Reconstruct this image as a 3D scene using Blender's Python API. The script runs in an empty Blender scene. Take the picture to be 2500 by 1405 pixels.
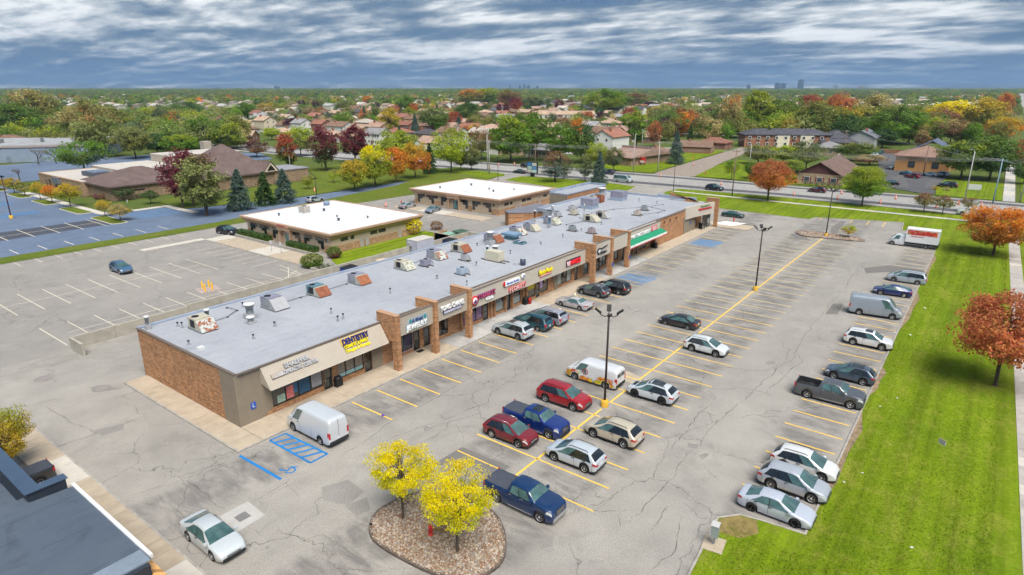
import bpy, bmesh, math, random
import numpy as np
from mathutils import Vector, Matrix
random.seed(7); RNG = np.random.default_rng(7)
SC = bpy.context.scene
COL = SC.collection
R = math.radians

# ------------------------------------------------------------------ camera, sky, sun, exposure
CAM_H, PITCH, YAW, FPX = 28.0, math.atan(489.5 / 1545), R(37.2), 1545.0
cd = bpy.data.cameras.new('camera'); cam = bpy.data.objects.new('camera', cd); COL.objects.link(cam)
cd.sensor_width = 36; cd.lens = 36 * FPX / 2500; cd.clip_start = 0.5; cd.clip_end = 40000
cam.location = (0, 0, CAM_H); cam.rotation_euler = (math.pi / 2 - PITCH, 0, YAW - math.pi / 2)
SC.camera = cam
HAZE_D = 0.00008
SUN_AZ, SUN_EL = R(236), R(58)          # direction the light comes from (from +X, counter-clockwise)

def nd(t, typ, ins=None, **props):
    n = t.nodes.new('ShaderNode' + typ)
    for k, v in props.items(): setattr(n, k, v)
    for k, v in (ins or {}).items():
        if isinstance(v, bpy.types.NodeSocket): t.links.new(v, n.inputs[k])
        else: n.inputs[k].default_value = v
    return n
def c4(c): return (c[0], c[1], c[2], 1)
def mixc(t, f, a, b, blend='MIX'):
    n = t.nodes.new('ShaderNodeMix'); n.data_type = 'RGBA'; n.blend_type = blend; n.clamp_factor = True
    for i, v in ((0, f), (6, a), (7, b)):
        if isinstance(v, bpy.types.NodeSocket): t.links.new(v, n.inputs[i])
        else: n.inputs[i].default_value = v if i == 0 else c4(v)
    return n.outputs[2]
def math_(t, op, a, b=0.0, c=0.0, clamp=False):
    n = t.nodes.new('ShaderNodeMath'); n.operation = op; n.use_clamp = clamp
    for i, v in enumerate((a, b, c)):
        if isinstance(v, bpy.types.NodeSocket): t.links.new(v, n.inputs[i])
        else: n.inputs[i].default_value = v
    return n.outputs[0]
def ramp(t, fac, stops, interp='LINEAR'):
    n = t.nodes.new('ShaderNodeValToRGB'); e = n.color_ramp.elements; n.color_ramp.interpolation = interp
    while len(e) < len(stops): e.new(0.5)
    for el, (p, c) in zip(e, stops):
        el.position = p; el.color = c4(c) if hasattr(c, '__len__') else (c, c, c, 1)
    t.links.new(fac, n.inputs[0]); return n.outputs[0]
def noise(t, vec, scale, detail=4, rough=.55, dist=0.0):
    n = nd(t, 'TexNoise', {'Scale': scale, 'Detail': detail, 'Roughness': rough, 'Distortion': dist})
    if vec is not None: t.links.new(vec, n.inputs['Vector'])
    return n.outputs['Fac']
def mapping(t, vec, loc=(0, 0, 0), rot=(0, 0, 0), scale=(1, 1, 1)):
    return nd(t, 'Mapping', {'Vector': vec, 'Location': loc, 'Rotation': rot, 'Scale': scale}).outputs[0]

W = bpy.data.worlds.new('World'); SC.world = W; W.use_nodes = True
def build_world():
    t = W.node_tree; t.nodes.clear()
    out = nd(t, 'OutputWorld')
    sky = nd(t, 'TexSky', sky_type='NISHITA', sun_disc=False, sun_elevation=SUN_EL, sun_rotation=math.pi / 2 - SUN_AZ)
    bg = nd(t, 'Background', {'Color': sky.outputs[0], 'Strength': 0.05})
    d = nd(t, 'TexCoord').outputs['Generated']
    s = nd(t, 'SeparateXYZ', {0: d})
    z = math_(t, 'MAXIMUM', s.outputs[2], 0.0)
    zz = math_(t, 'ADD', z, 0.13)
    p = nd(t, 'CombineXYZ', {0: math_(t, 'DIVIDE', s.outputs[0], zz), 1: math_(t, 'DIVIDE', s.outputs[1], zz), 2: 0.0}).outputs[0]
    # a cloud deck seen in perspective: rolls lie across the view, their near edges catch light
    pr = mapping(t, p, loc=(1.7, 32.2, 0), rot=(0, 0, -YAW), scale=(1.0, 0.62, 1))
    big = noise(t, pr, .75, 2, .5, .0)
    mid = noise(t, pr, 1.7, 7, .63, .12)
    off = noise(t, mapping(t, pr, loc=(.15, .04, 0)), 1.7, 3, .60, .12)
    v = math_(t, 'ADD', math_(t, 'MULTIPLY', big, .56), math_(t, 'ADD', math_(t, 'MULTIPLY', mid, .46), math_(t, 'MULTIPLY', math_(t, 'SUBTRACT', mid, off), .62)))
    v = math_(t, 'ADD', v, ramp(t, z, [(.008, 0), (.03, .07), (.075, .06), (.11, .012), (.2, .0)]))
    col = ramp(t, v, [(.35, (.016, .040, .088)), (.44, (.031, .058, .102)), (.51, (.056, .082, .118)), (.57, (.102, .126, .156)), (.63, (.175, .194, .214)), (.69, (.265, .278, .29)), (.82, (.33, .34, .35))])
    # low in the sky the far cloud bases sit in blue rain haze
    hz = ramp(t, z, [(0.0, .0), (.005, .95), (.02, .75), (.045, .3), (.09, 0.0)])
    col = mixc(t, math_(t, 'MULTIPLY', hz, .70), col, (.008, .058, .145))
    bg2 = nd(t, 'Background', {'Color': col, 'Strength': .58})
    gap = ramp(t, v, [(.36, .93), (.47, .97)])
    mx = nd(t, 'MixShader', {0: gap, 1: bg.outputs[0], 2: bg2.outputs[0]})
    t.links.new(mx.outputs[0], out.inputs[0])
build_world(); W.cycles.sampling_method = 'MANUAL'; W.cycles.sample_map_resolution = 256
sl = bpy.data.lights.new('sun', 'SUN'); sl.energy = 1.1; sl.angle = R(42); sl.color = (1, .955, .88)
so = bpy.data.objects.new('sun', sl); COL.objects.link(so)
so.rotation_euler = (math.pi / 2 - SUN_EL, 0, SUN_AZ + math.pi / 2)
SC.view_settings.view_transform = 'Standard'; SC.view_settings.look = 'None'
SC.view_settings.exposure = 2.45; SC.view_settings.gamma = 1.0
SC.render.engine = 'CYCLES'
SC.cycles.use_denoising = True
SC.cycles.max_bounces = 4; SC.cycles.diffuse_bounces = 2; SC.cycles.glossy_bounces = 2; SC.cycles.transmission_bounces = 2; SC.cycles.adaptive_threshold = .016; SC.cycles.adaptive_min_samples = 10; SC.cycles.use_light_tree = False
SC.cycles.transparent_max_bounces = 6; SC.cycles.volume_bounces = 0
SC.cycles.sample_clamp_indirect = 6

# ------------------------------------------------------------------ pixel of the photograph -> point on a level plane
_f = Vector((math.cos(YAW) * math.cos(PITCH), math.sin(YAW) * math.cos(PITCH), -math.sin(PITCH)))
_r = Vector((math.sin(YAW), -math.cos(YAW), 0)); _u = _r.cross(_f)
def ray(px, py): return _f + (px - 1250) / FPX * _r - (py - 702.5) / FPX * _u
def G(px, py, z=0.0):
    d = ray(px, py); k = (z - CAM_H) / d.z
    return Vector((k * d.x, k * d.y, z))
def height_at(p, py):
    lo, hi = 0., 90.
    for _ in range(40):
        m = (lo + hi) / 2; v = Vector((p[0], p[1], m - CAM_H)); y = 702.5 - FPX * v.dot(_u) / v.dot(_f)
        if y > py: lo = m
        else: hi = m
    return lo
def mpp(p): return Vector((p[0], p[1], -CAM_H)).dot(_f) / FPX    # metres per pixel at a point

# ------------------------------------------------------------------ materials
MATS = {}
def newmat(name):
    m = bpy.data.materials.new(name); m.use_nodes = True; t = m.node_tree; t.nodes.clear()
    o = nd(t, 'OutputMaterial'); b = nd(t, 'BsdfPrincipled'); t.links.new(b.outputs[0], o.inputs[0])
    MATS[name] = m; return m, t, b
def setb(t, b, **k):
    for n, v in k.items():
        n = {'col': 'Base Color', 'rough': 'Roughness', 'metal': 'Metallic', 'coat': 'Coat Weight', 'spec': 'Specular IOR Level', 'normal': 'Normal', 'emit': 'Emission Color', 'estr': 'Emission Strength', 'coatr': 'Coat Roughness'}.get(n, n)
        if isinstance(v, bpy.types.NodeSocket): t.links.new(v, b.inputs[n])
        else: b.inputs[n].default_value = c4(v) if hasattr(v, '__len__') and len(v) == 3 else v
def pos(t): return nd(t, 'NewGeometry').outputs['Position']
def objc(t): return nd(t, 'TexCoord').outputs['Object']
def bump(t, h, strength=.3, dist=.02): return nd(t, 'Bump', {'Height': h, 'Strength': strength, 'Distance': dist}).outputs[0]
def M(name, col, rough=.75, var=.12, scale=1.5, metal=0., coat=0., bmp=0., world=True, spec=.35):
    """a plain procedural surface: colour with uneven tone, grain and a little relief"""
    if name in MATS: return MATS[name]
    m, t, b = newmat(name)
    v = pos(t) if world else objc(t)
    n = noise(t, v, scale, 6, .6)
    f = ramp(t, n, [(.3, 1 - var), (.7, 1 + var)])
    c = mixc(t, 1.0, col, f, 'MULTIPLY')
    setb(t, b, col=c, rough=rough, metal=metal, coat=coat, spec=spec)
    if bmp: setb(t, b, normal=bump(t, noise(t, v, scale * 8, 3), bmp))
    return m
def asphalt(name, base, tint, crack=1.0, stains=None, cr_scale=.11, seed=0):
    m, t, b = newmat(name)
    v = mapping(t, pos(t), loc=(seed, seed * .7, 0))
    c = mixc(t, ramp(t, noise(t, v, .045, 3, .6), [(.35, 0), (.65, 1)]), base, tint)
    c = mixc(t, 1.0, c, ramp(t, noise(t, v, .32, 4, .65), [(.3, .88), (.72, 1.1)]), 'MULTIPLY')
    grain = noise(t, v, 9.0, 2, .7)
    c = mixc(t, 1.0, c, ramp(t, grain, [(.28, .80), (.72, 1.17)]), 'MULTIPLY')
    # dark worn / oily areas, broken up
    dk = ramp(t, noise(t, v, .16, 5, .7, .6), [(.55, 0), (.70, 1)])
    c = mixc(t, math_(t, 'MULTIPLY', dk, .38), c, (base[0] * .45, base[1] * .45, base[2] * .47))
    s = nd(t, 'SeparateXYZ', {0: pos(t)})
    if stains:                                     # parked cars leave oil and tyre dirt along the middle of the bays
        acc = None
        for a, bb in stains:
            mid, hw = (a + bb) / 2, abs(bb - a) / 2
            q = math_(t, 'ABSOLUTE', math_(t, 'SUBTRACT', s.outputs[1], mid))
            q = ramp(t, math_(t, 'DIVIDE', q, hw), [(.62, 1), (1.0, 0)])
            acc = q if acc is None else math_(t, 'MAXIMUM', acc, q)
        st = noise(t, mapping(t, pos(t), scale=(.9, .33, 1)), .9, 4, .66, .4)
        c = mixc(t, math_(t, 'MULTIPLY', math_(t, 'MULTIPLY', acc, ramp(t, st, [(.36, 0), (.62, 1)])), .8), c, (base[0] * .42, base[1] * .42, base[2] * .45))
        # bright strip of old paint dust / worn film
    # cracks: wandering joints of a warped cell pattern, broken here and there
    wob = nd(t, 'TexNoise', {'Vector': v, 'Scale': .35, 'Detail': 3.0, 'Roughness': .6})
    wv = nd(t, 'VectorMath', {0: v, 1: nd(t, 'VectorMath', {0: nd(t, 'VectorMath', {0: wob.outputs['Color'], 1: (.5, .5, .5)}, operation='SUBTRACT').outputs[0], 3: 3.4}, operation='SCALE').outputs[0]}, operation='ADD').outputs[0]
    vor = nd(t, 'TexVoronoi', {'Vector': wv, 'Scale': cr_scale}, feature='DISTANCE_TO_EDGE', voronoi_dimensions='2D').outputs['Distance']
    l1 = ramp(t, vor, [(.0016, 1), (.0046, 0)])
    br = ramp(t, noise(t, v, .09, 2), [(.39, 0), (.5, 1)])
    vor2 = nd(t, 'TexVoronoi', {'Vector': wv, 'Scale': cr_scale * 4.2}, feature='DISTANCE_TO_EDGE', voronoi_dimensions='2D').outputs['Distance']
    l2 = ramp(t, vor2, [(.007, 1), (.02, 0)])
    br2 = ramp(t, noise(t, v, .07, 3, .6), [(.575, 0), (.64, 1)])
    cr = math_(t, 'MAXIMUM', math_(t, 'MULTIPLY', l1, br), math_(t, 'MULTIPLY', math_(t, 'MULTIPLY', l2, br2), .7))
    c = mixc(t, math_(t, 'MULTIPLY', cr, .72 * crack), c, (.05, .047, .045))
    setb(t, b, col=c, rough=.88, spec=.25, normal=bump(t, grain, .25, .01))
    return m
def brick(name, c1, c2, mortar, world=True, sc=1.0):
    m, t, b = newmat(name)
    p = pos(t); s = nd(t, 'SeparateXYZ', {0: p})
    uv = nd(t, 'CombineXYZ', {0: math_(t, 'ADD', s.outputs[0], s.outputs[1]), 1: s.outputs[2], 2: 0.}).outputs[0]
    br = nd(t, 'TexBrick', {'Vector': uv, 'Color1': c4(c1), 'Color2': c4(c2), 'Mortar': c4(mortar), 'Scale': sc, 'Mortar Size': .012, 'Brick Width': .30, 'Row Height': .095, 'Bias': -.1, 'Mortar Smooth': .2})
    c = mixc(t, 1.0, br.outputs[0], ramp(t, noise(t, uv, .7, 6, .7), [(.3, .82), (.7, 1.15)]), 'MULTIPLY')
    wv = nd(t, 'TexWhiteNoise', {0: nd(t, 'VectorMath', {0: uv, 1: (.34, .105, 1)}, operation='SNAP').outputs[0]}, noise_dimensions='2D')
    c = mixc(t, 1.0, c, ramp(t, wv.outputs['Value'], [(0, .66), (1, 1.26)]), 'MULTIPLY')
    setb(t, b, col=c, rough=.9, spec=.2, normal=bump(t, br.outputs['Fac'], -.4, .01))
    return m
def membrane(name, base, tint, seam=2.0, dirt=.25, axis=0, dirtcol=(.25, .25, .25), lo=.55):
    m, t, b = newmat(name)
    p = pos(t); s = nd(t, 'SeparateXYZ', {0: p})
    c = mixc(t, ramp(t, noise(t, p, .12, 6, .6), [(.32, 0), (.68, 1)]), base, tint)
    c = mixc(t, 1.0, c, ramp(t, noise(t, p, 1.3, 6, .7), [(.3, .93), (.7, 1.05)]), 'MULTIPLY')
    c = mixc(t, 1.0, c, ramp(t, noise(t, mapping(t, p, scale=(.22, 3.2, 1) if axis else (3.2, .22, 1)), 1.0, 4, .6), [(.35, .955), (.65, 1.03)]), 'MULTIPLY')
    wob = math_(t, 'MULTIPLY', noise(t, p, 1.5, 3), .12)
    fr = math_(t, 'FRACT', math_(t, 'DIVIDE', math_(t, 'ADD', s.outputs[1 if axis else 0], wob), seam))
    ln = ramp(t, fr, [(0, 1), (.025, 1), (.04, 0)])
    br = ramp(t, noise(t, p, .55, 4), [(.44, 0), (.52, 1)])
    c = mixc(t, math_(t, 'MULTIPLY', math_(t, 'MULTIPLY', ln, br), .5), c, dirtcol)
    d = ramp(t, noise(t, p, .28, 7, .68, .8), [(lo, 0), (lo + .17, 1)])
    c = mixc(t, math_(t, 'MULTIPLY', d, dirt), c, dirtcol)
    setb(t, b, col=c, rough=.72, spec=.3, normal=bump(t, noise(t, p, 3.0, 5), .15, .02))
    return m
def grass(name, base, alt, dry, stripe=0.0, dryamt=.25):
    m, t, b = newmat(name)
    p = pos(t)
    c = mixc(t, ramp(t, noise(t, p, .11, 6, .62), [(.35, 0), (.65, 1)]), base, alt)
    if stripe:                                                         # mowing lanes along X
        st = noise(t, mapping(t, p, scale=(.018, .85, 1)), 1.0, 4, .6)
        c = mixc(t, 1.0, c, ramp(t, st, [(.36, 1 - stripe), (.5, 1), (.64, 1 + stripe)]), 'MULTIPLY')
        c = mixc(t, math_(t, 'MULTIPLY', ramp(t, noise(t, mapping(t, p, scale=(.12, .5, 1)), 1.0, 5, .7), [(.52, 0), (.7, 1)]), .35), c, dry)
    dn = math_(t, 'MULTIPLY', ramp(t, noise(t, p, .75, 8, .75), [(.5, 0), (.7, 1)]), dryamt)
    c = mixc(t, dn, c, dry)
    bl = noise(t, p, 5.5, 6, .8)
    c = mixc(t, 1.0, c, ramp(t, bl, [(.28, .62), (.72, 1.32)]), 'MULTIPLY')
    setb(t, b, col=c, rough=.95, spec=.08, normal=bump(t, bl, .5, .05))
    return m
def paintline(name, col, wear=.35):
    m, t, b = newmat(name)
    p = pos(t)
    w = ramp(t, noise(t, p, 3.5, 7, .75), [(.5, 0), (.68, 1)])
    c = mixc(t, math_(t, 'MULTIPLY', w, wear), col, (.22, .215, .205))
    c = mixc(t, 1.0, c, ramp(t, noise(t, p, .3, 3), [(.3, .9), (.7, 1.08)]), 'MULTIPLY')
    setb(t, b, col=c, rough=.8, spec=.2); return m
def siding(name, col, vertical=False, pitch=.16, depth=.16):
    m, t, b = newmat(name)
    p = pos(t); s = nd(t, 'SeparateXYZ', {0: p})
    v = math_(t, 'ADD', s.outputs[0], s.outputs[1]) if vertical else s.outputs[2]
    fr = math_(t, 'FRACT', math_(t, 'DIVIDE', v, pitch))
    c = mixc(t, ramp(t, fr, [(0, 1), (.10, 1), (.16, 0)]), col, tuple(x * (1 - depth * 2.2) for x in col))
    c = mixc(t, 1.0, c, ramp(t, noise(t, p, .6, 5, .6), [(.3, .93), (.7, 1.06)]), 'MULTIPLY')
    c = mixc(t, math_(t, 'MULTIPLY', ramp(t, noise(t, mapping(t, p, scale=(2.5, 2.5, .35)), 1.0, 5, .7), [(.56, 0), (.75, 1)]), .14), c, (.2, .18, .15))
    setb(t, b, col=c, rough=.7, normal=bump(t, fr, .5, .02)); return m
def shingle(name, usecolor=True, col=(.2, .15, .12)):
    m, t, b = newmat(name)
    p = pos(t) if not usecolor else objc(t)
    base = nd(t, 'ObjectInfo').outputs['Color'] if usecolor else None
    f = mixc(t, 1.0, ramp(t, noise(t, p, .5, 6, .65), [(.3, .78), (.7, 1.2)]), ramp(t, noise(t, mapping(t, p, scale=(2.5, 2.5, 7)), 1.2, 3, .7), [(.35, .85), (.65, 1.13)]), 'MULTIPLY')
    c = mixc(t, 1.0, base if usecolor else col, f, 'MULTIPLY')
    setb(t, b, col=c, rough=.9, spec=.15); return m
def glassmat(name, col, rough=.06):
    m, t, b = newmat(name)
    n = noise(t, objc(t), 1.2, 3)
    c = mixc(t, 1.0, col, ramp(t, n, [(.3, .6), (.7, 1.4)]), 'MULTIPLY')
    setb(t, b, col=c, rough=rough, spec=.7, coat=.6); b.inputs['Coat Roughness'].default_value = .03
    return m
def carpaint(name, col, metal=.35, rough=.32):
    m, t, b = newmat(name)
    o = objc(t)
    d = ramp(t, nd(t, 'SeparateXYZ', {0: o}).outputs[2], [(.22, 1), (.62, 0)])      # road film on the sills
    g = math_(t, 'MULTIPLY', math_(t, 'MULTIPLY', d, noise(t, o, 2.2, 5, .7)), .45)
    c = mixc(t, g, col, (.20, .19, .175))
    setb(t, b, col=c, metal=metal, rough=rough, coat=.8); b.inputs['Coat Roughness'].default_value = .06
    return m

ASPH = asphalt('old_asphalt', (.322, .300, .270), (.264, .248, .228), 1.0, [(44.2, 38.4), (30.8, 25.1), (24.3, 18.6), (11.2, 5.9)])
ASPH2 = asphalt('rear_asphalt', (.288, .268, .246), (.245, .230, .214), .8, None, .07, 31)
ASPH3 = asphalt('blue_asphalt', (.130, .172, .250), (.108, .145, .215), .3, None, .05, 63)
ROADM = asphalt('road_concrete', (.335, .325, .305), (.29, .28, .27), .3, None, .06, 11)
ROADK = asphalt('new_asphalt', (.105, .105, .112), (.085, .086, .093), .1, None, .05, 17)
PATCH = asphalt('patch_asphalt', (.185, .172, .16), (.155, .146, .138), .25, None, .2, 5)
PATCH2 = asphalt('patch_pale', (.265, .247, .227), (.228, .213, .198), .5, None, .3, 8)
SAND = M('tan_concrete', (.40, .33, .25), .88, .13, .8, bmp=.15)
CONC = M('grey_concrete', (.40, .385, .37), .88, .13, .8, bmp=.15)
CONCL = M('pale_concrete', (.49, .455, .40), .88, .08, .9, bmp=.1)
KERB = M('kerb_concrete', (.33, .305, .275), .9, .22, 1.6, bmp=.2)
WALLC = M('weathered_wall', (.36, .335, .285), .92, .2, .7, bmp=.25)
GRASS = grass('lawn_grass', (.105, .165, .006), (.145, .205, .008), (.30, .27, .06), .24, .42)
GRASS2 = grass('verge_grass', (.085, .125, .014), (.115, .148, .020), (.23, .20, .075), .05, .42)
LAND = grass('land_grass', (.075, .115, .022), (.10, .12, .035), (.16, .15, .06), .0, .3)
BRICK = brick('orange_brick', (.43, .205, .092), (.335, .150, .068), (.36, .265, .175))
BRICKT = brick('tan_brick', (.42, .235, .125), (.36, .195, .10), (.40, .30, .21))
BRICKB = brick('brown_brick', (.30, .205, .135), (.255, .165, .105), (.30, .23, .165))
ROOFG = membrane('grey_membrane', (.36, .375, .41), (.30, .315, .35), 1.05, .5, 1, (.22, .23, .26))
ROOFW = membrane('white_membrane', (.66, .67, .69), (.57, .585, .615), 2.4, .55, 0, (.30, .29, .29), .57)
ROOFK = membrane('dark_membrane', (.060, .082, .115), (.090, .112, .145), 1.9, .5, 1, (.030, .038, .055))
ROOFC = membrane('cream_membrane', (.52, .48, .43), (.46, .425, .385), 2.2, .3, 0, (.35, .32, .29))
STUCCO = M('brown_stucco', (.235, .195, .148), .9, .07, 1.2, bmp=.15)
TAN = siding('tan_panels', (.46, .315, .215), False, .28, .05)
TANS = M('tan_trim', (.44, .295, .205), .8, .06, .8)
FASC = siding('fascia_ribbed', (.41, .355, .29), True, .30, .05)
FASCP = M('fascia_plain', (.47, .425, .36), .75, .05, .5)
LAP = siding('lap_siding', (.44, .385, .32), False, .14, .16)
FLASH = M('metal_flashing', (.15, .12, .10), .5, .1, 2)
GLASS = glassmat('shop_glass', (.022, .027, .030)); GLASST = glassmat('tint_glass', (.03, .055, .06))
CGLASS = glassmat('car_glass', (.055, .115, .115)); CGLASSD = glassmat('privacy_glass', (.010, .014, .018))
FRAME = M('dark_frame', (.020, .018, .017), .45, .2, 3); BLACK = M('black_plastic', (.014, .014, .015), .55, .2, 4)
WHITE = M('white_paint', (.62, .62, .62), .5, .05, 1.5); RUST = M('rusty_steel', (.24, .085, .045), .85, .3, 2.2, bmp=.2)
GALV = M('galvanised', (.30, .32, .34), .45, .15, 3, metal=.35); LGREY = M('light_grey_metal', (.34, .345, .36), .5, .1, 2.5)
CREAM = M('cream_metal', (.44, .41, .33), .5, .1, 2); LILAC = M('lilac_metal', (.225, .225, .29), .5, .14, 2); TEALM = M('teal_metal', (.10, .19, .235), .5, .15, 2)
YEL = paintline('yellow_line', (.78, .50, .075), .3); YELF = paintline('faded_yellow', (.62, .49, .21), .5)
WHTL = paintline('white_line', (.66, .60, .48), .4); BLUL = paintline('blue_line', (.01, .17, .46), .2); BLUF = paintline('faded_blue', (.055, .21, .44), .7)

# ------------------------------------------------------------------ mesh helpers
class MB:
    def __init__(s): s.v = []; s.f = []; s.m = []; s.sm = []
    def add(s, vs, fs, mi=0, smooth=False):
        o = len(s.v); s.v += [tuple(v) for v in vs]
        for f in fs: s.f.append(tuple(i + o for i in f)); s.m.append(mi); s.sm.append(smooth)
        return s
    def box(s, x0, x1, y0, y1, z0, z1, mi=0):
        return s.add([(x0, y0, z0), (x1, y0, z0), (x1, y1, z0), (x0, y1, z0), (x0, y0, z1), (x1, y0, z1), (x1, y1, z1), (x0, y1, z1)],
              [(0, 3, 2, 1), (4, 5, 6, 7), (0, 1, 5, 4), (1, 2, 6, 5), (2, 3, 7, 6), (3, 0, 4, 7)], mi)
    def prism(s, poly, z0, z1, mi=0, cap=True):
        n = len(poly); vs = [(p[0], p[1], z0) for p in poly] + [(p[0], p[1], z1) for p in poly]
        fs = [(i, (i + 1) % n, n + (i + 1) % n, n + i) for i in range(n)]
        if cap: fs += [tuple(range(n, 2 * n)), tuple(range(n - 1, -1, -1))]
        return s.add(vs, fs, mi)
    def xzprism(s, poly, y0, y1, mi=0):          # polygon in (x,z) pushed along y
        n = len(poly); vs = [(p[0], y0, p[1]) for p in poly] + [(p[0], y1, p[1]) for p in poly]
        return s.add(vs, [(i, n + i, n + (i + 1) % n, (i + 1) % n) for i in range(n)] + [tuple(range(n)), tuple(range(2 * n - 1, n - 1, -1))], mi)
    def yzprism(s, poly, x0, x1, mi=0):
        n = len(poly); vs = [(x0, p[0], p[1]) for p in poly] + [(x1, p[0], p[1]) for p in poly]
        return s.add(vs, [(i, (i + 1) % n, n + (i + 1) % n, n + i) for i in range(n)] + [tuple(range(n - 1, -1, -1)), tuple(range(n, 2 * n))], mi)
    def cyl(s, a, b, r0, r1=None, n=10, mi=0, cap=True):
        a, b = Vector(a), Vector(b); r1 = r0 if r1 is None else r1
        d = (b - a).normalized(); x = d.orthogonal().normalized(); y = d.cross(x)
        vs = [a + (x * math.cos(6.28318 * i / n) + y * math.sin(6.28318 * i / n)) * r0 for i in range(n)] + [b + (x * math.cos(6.28318 * i / n) + y * math.sin(6.28318 * i / n)) * r1 for i in range(n)]
        s.add(vs, [(i, (i + 1) % n, n + (i + 1) % n, n + i) for i in range(n)], mi, True)
        if cap: o = len(s.v) - 2 * n; s.f += [tuple(o + n + i for i in range(n)), tuple(o + i for i in range(n - 1, -1, -1))]; s.m += [mi] * 2; s.sm += [False] * 2
        return s
    def tube(s, pts, r, n=6, mi=0):
        for a, b in zip(pts[:-1], pts[1:]): s.cyl(a, b, r, r, n, mi)
        return s
    def lathe(s, prof, c=(0, 0, 0), n=16, mi=0, axis='z'):
        vs = []; k = len(prof)
        for i in range(n):
            a = 6.28318 * i / n
            for r, h in prof:
                p = (r * math.cos(a), r * math.sin(a), h) if axis == 'z' else (r * math.cos(a), h, r * math.sin(a))
                vs.append((p[0] + c[0], p[1] + c[1], p[2] + c[2]))
        fs = []
        for i in range(n):
            j = (i + 1) % n
            for q in range(k - 1): fs.append((i * k + q, j * k + q, j * k + q + 1, i * k + q + 1) if axis == 'z' else (i * k + q, i * k + q + 1, j * k + q + 1, j * k + q))
        return s.add(vs, fs, mi, True)
    def mesh(s, name, mats):
        me = bpy.data.meshes.new(name); me.from_pydata(s.v, [], s.f)
        for m in (mats if isinstance(mats, (list, tuple)) else [mats]): me.materials.append(m)
        if s.f:
            me.polygons.foreach_set('material_index', s.m); me.polygons.foreach_set('use_smooth', s.sm)
        me.update(); return me
    def build(s, name, mats, parent=None, **k): return link(name, s.mesh(name, mats), parent, **k)
def link(name, data, parent=None, loc=None, rz=None, label=None, cat=None, group=None, kind=None, color=None):
    o = bpy.data.objects.new(name, data); COL.objects.link(o)
    if parent is not None: o.parent = parent
    if loc is not None: o.location = loc
    if rz is not None: o.rotation_euler = (0, 0, rz)
    if color is not None: o.color = (*color, 1)
    return tag(o, label, cat, group, kind)
def tag(o, label=None, cat=None, group=None, kind=None):
    for k, v in (('label', label), ('category', cat), ('group', group), ('kind', kind)):
        if v: o[k] = v
    return o
def thing(name, label, cat, loc=(0, 0, 0), rz=0, group=None): return link(name, None, None, loc, rz, label, cat, group)
def struct(name, mb, mats, label=None): return mb.build(name, mats, None, kind='structure', label=label)
def sheet(name, poly, z, mat, parent=None):
    mb = MB(); mb.add([(p[0], p[1], z) for p in poly], [tuple(range(len(poly)))])
    o = mb.build(name, mat, parent)
    bm = bmesh.new(); bm.from_mesh(o.data); bmesh.ops.triangulate(bm, faces=bm.faces)
    for f in bm.faces:
        if f.normal.z < 0: f.normal_flip()
    bm.to_mesh(o.data); bm.free()
    if parent is None: o['kind'] = 'structure'
    return o
def kerb(name, pts, parent=None, w=.16, h=.14, mat=None, closed=False):
    mb = MB(); n = len(pts); k = n if closed else n - 1
    for i in range(k):
        a, b = Vector(pts[i][:2]), Vector(pts[(i + 1) % n][:2]); d = b - a
        if d.length < 1e-4: continue
        d.normalize(); p = Vector((-d.y, d.x)) * w / 2; e = d * (w * .45)
        q = [a + p - e, a - p - e, b - p + e, b + p + e]
        mb.prism([(v.x, v.y) for v in q][::-1], -.05, h + .0007 * (i % 3), 0)
    o = mb.build(name, mat or KERB, parent)
    if parent is None: o['kind'] = 'structure'
    return o
def copy_tree(o, parent=None, **kw):
    c = o.copy(); COL.objects.link(c); c.parent = parent
    for ch in CHILD.get(o.name, None) or o.children: copy_tree(ch, c)
    return c
CHILD = {}
# ------------------------------------------------------------------ the land, lots, roads, lawns
mb = MB(); n = 64
mb.add([(14000 * math.cos(6.28318 * i / n), 14000 * math.sin(6.28318 * i / n), -.12) for i in range(n)], [tuple(range(n))])
struct('ground', mb, LAND)
LOT = sheet('parking_lot', [(-30, 10.2), (31, 10.2), (39, 8.2), (39.2, 5.6), (134, 5.9), (150, 9), (159.5, 13.6), (160, 40), (176, 72), (176, 86), (150, 90), (140, 79), (-30, 79)], 0, ASPH)
REAR = sheet('rear_parking_lot', [(-60, 79), (140, 79), (150, 90), (176, 86), (170, 132), (158, 128), (140, 124), (100, 127.5), (-60, 130.2)], .0, ASPH2)
CHLOT = sheet('church_parking_lot', [(-160, 134.6), (70, 132.5), (96, 137), (130, 141.5), (140, 146), (96, 146.5), (73, 154), (71.2, 147), (70.6, 161), (64, 160.5), (57, 168), (60, 210), (58, 236), (62, 330), (-160, 330)], .0, ASPH3)
NEAR = [(175.5, -400), (175.8, 0), (178, 14), (177.6, 45), (174.6, 72), (170.2, 132), (168.0, 160), (158, 300), (146, 470), (120, 900)]
FAR = [(205.5, -400), (204, -3), (201.7, 23), (199.6, 46.6), (201, 83), (198.0, 107), (193, 157), (189.5, 180), (180, 300), (168, 470), (142, 900)]
ROAD = sheet('cross_road', NEAR + FAR[::-1], -.004, ROADM)
def between(k, a, b):
    out = []
    for y in (-60, 0, 14, 45, 72, 100, 132, 160, 300):
        def at(P):
            for p, q in zip(P[:-1], P[1:]):
                if p[1] <= y <= q[1]: return p[0] + (q[0] - p[0]) * (y - p[1]) / (q[1] - p[1])
        n0, f0 = at(NEAR), at(FAR); out.append((n0 + (f0 - n0) * k, y))
    return out
for k0, k1 in ((.13, .30), (.80, .93)): sheet('fresh_asphalt_lane', between(k0, 0, 0) + between(k1, 0, 0)[::-1], .004, ROADK, ROAD)
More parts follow.
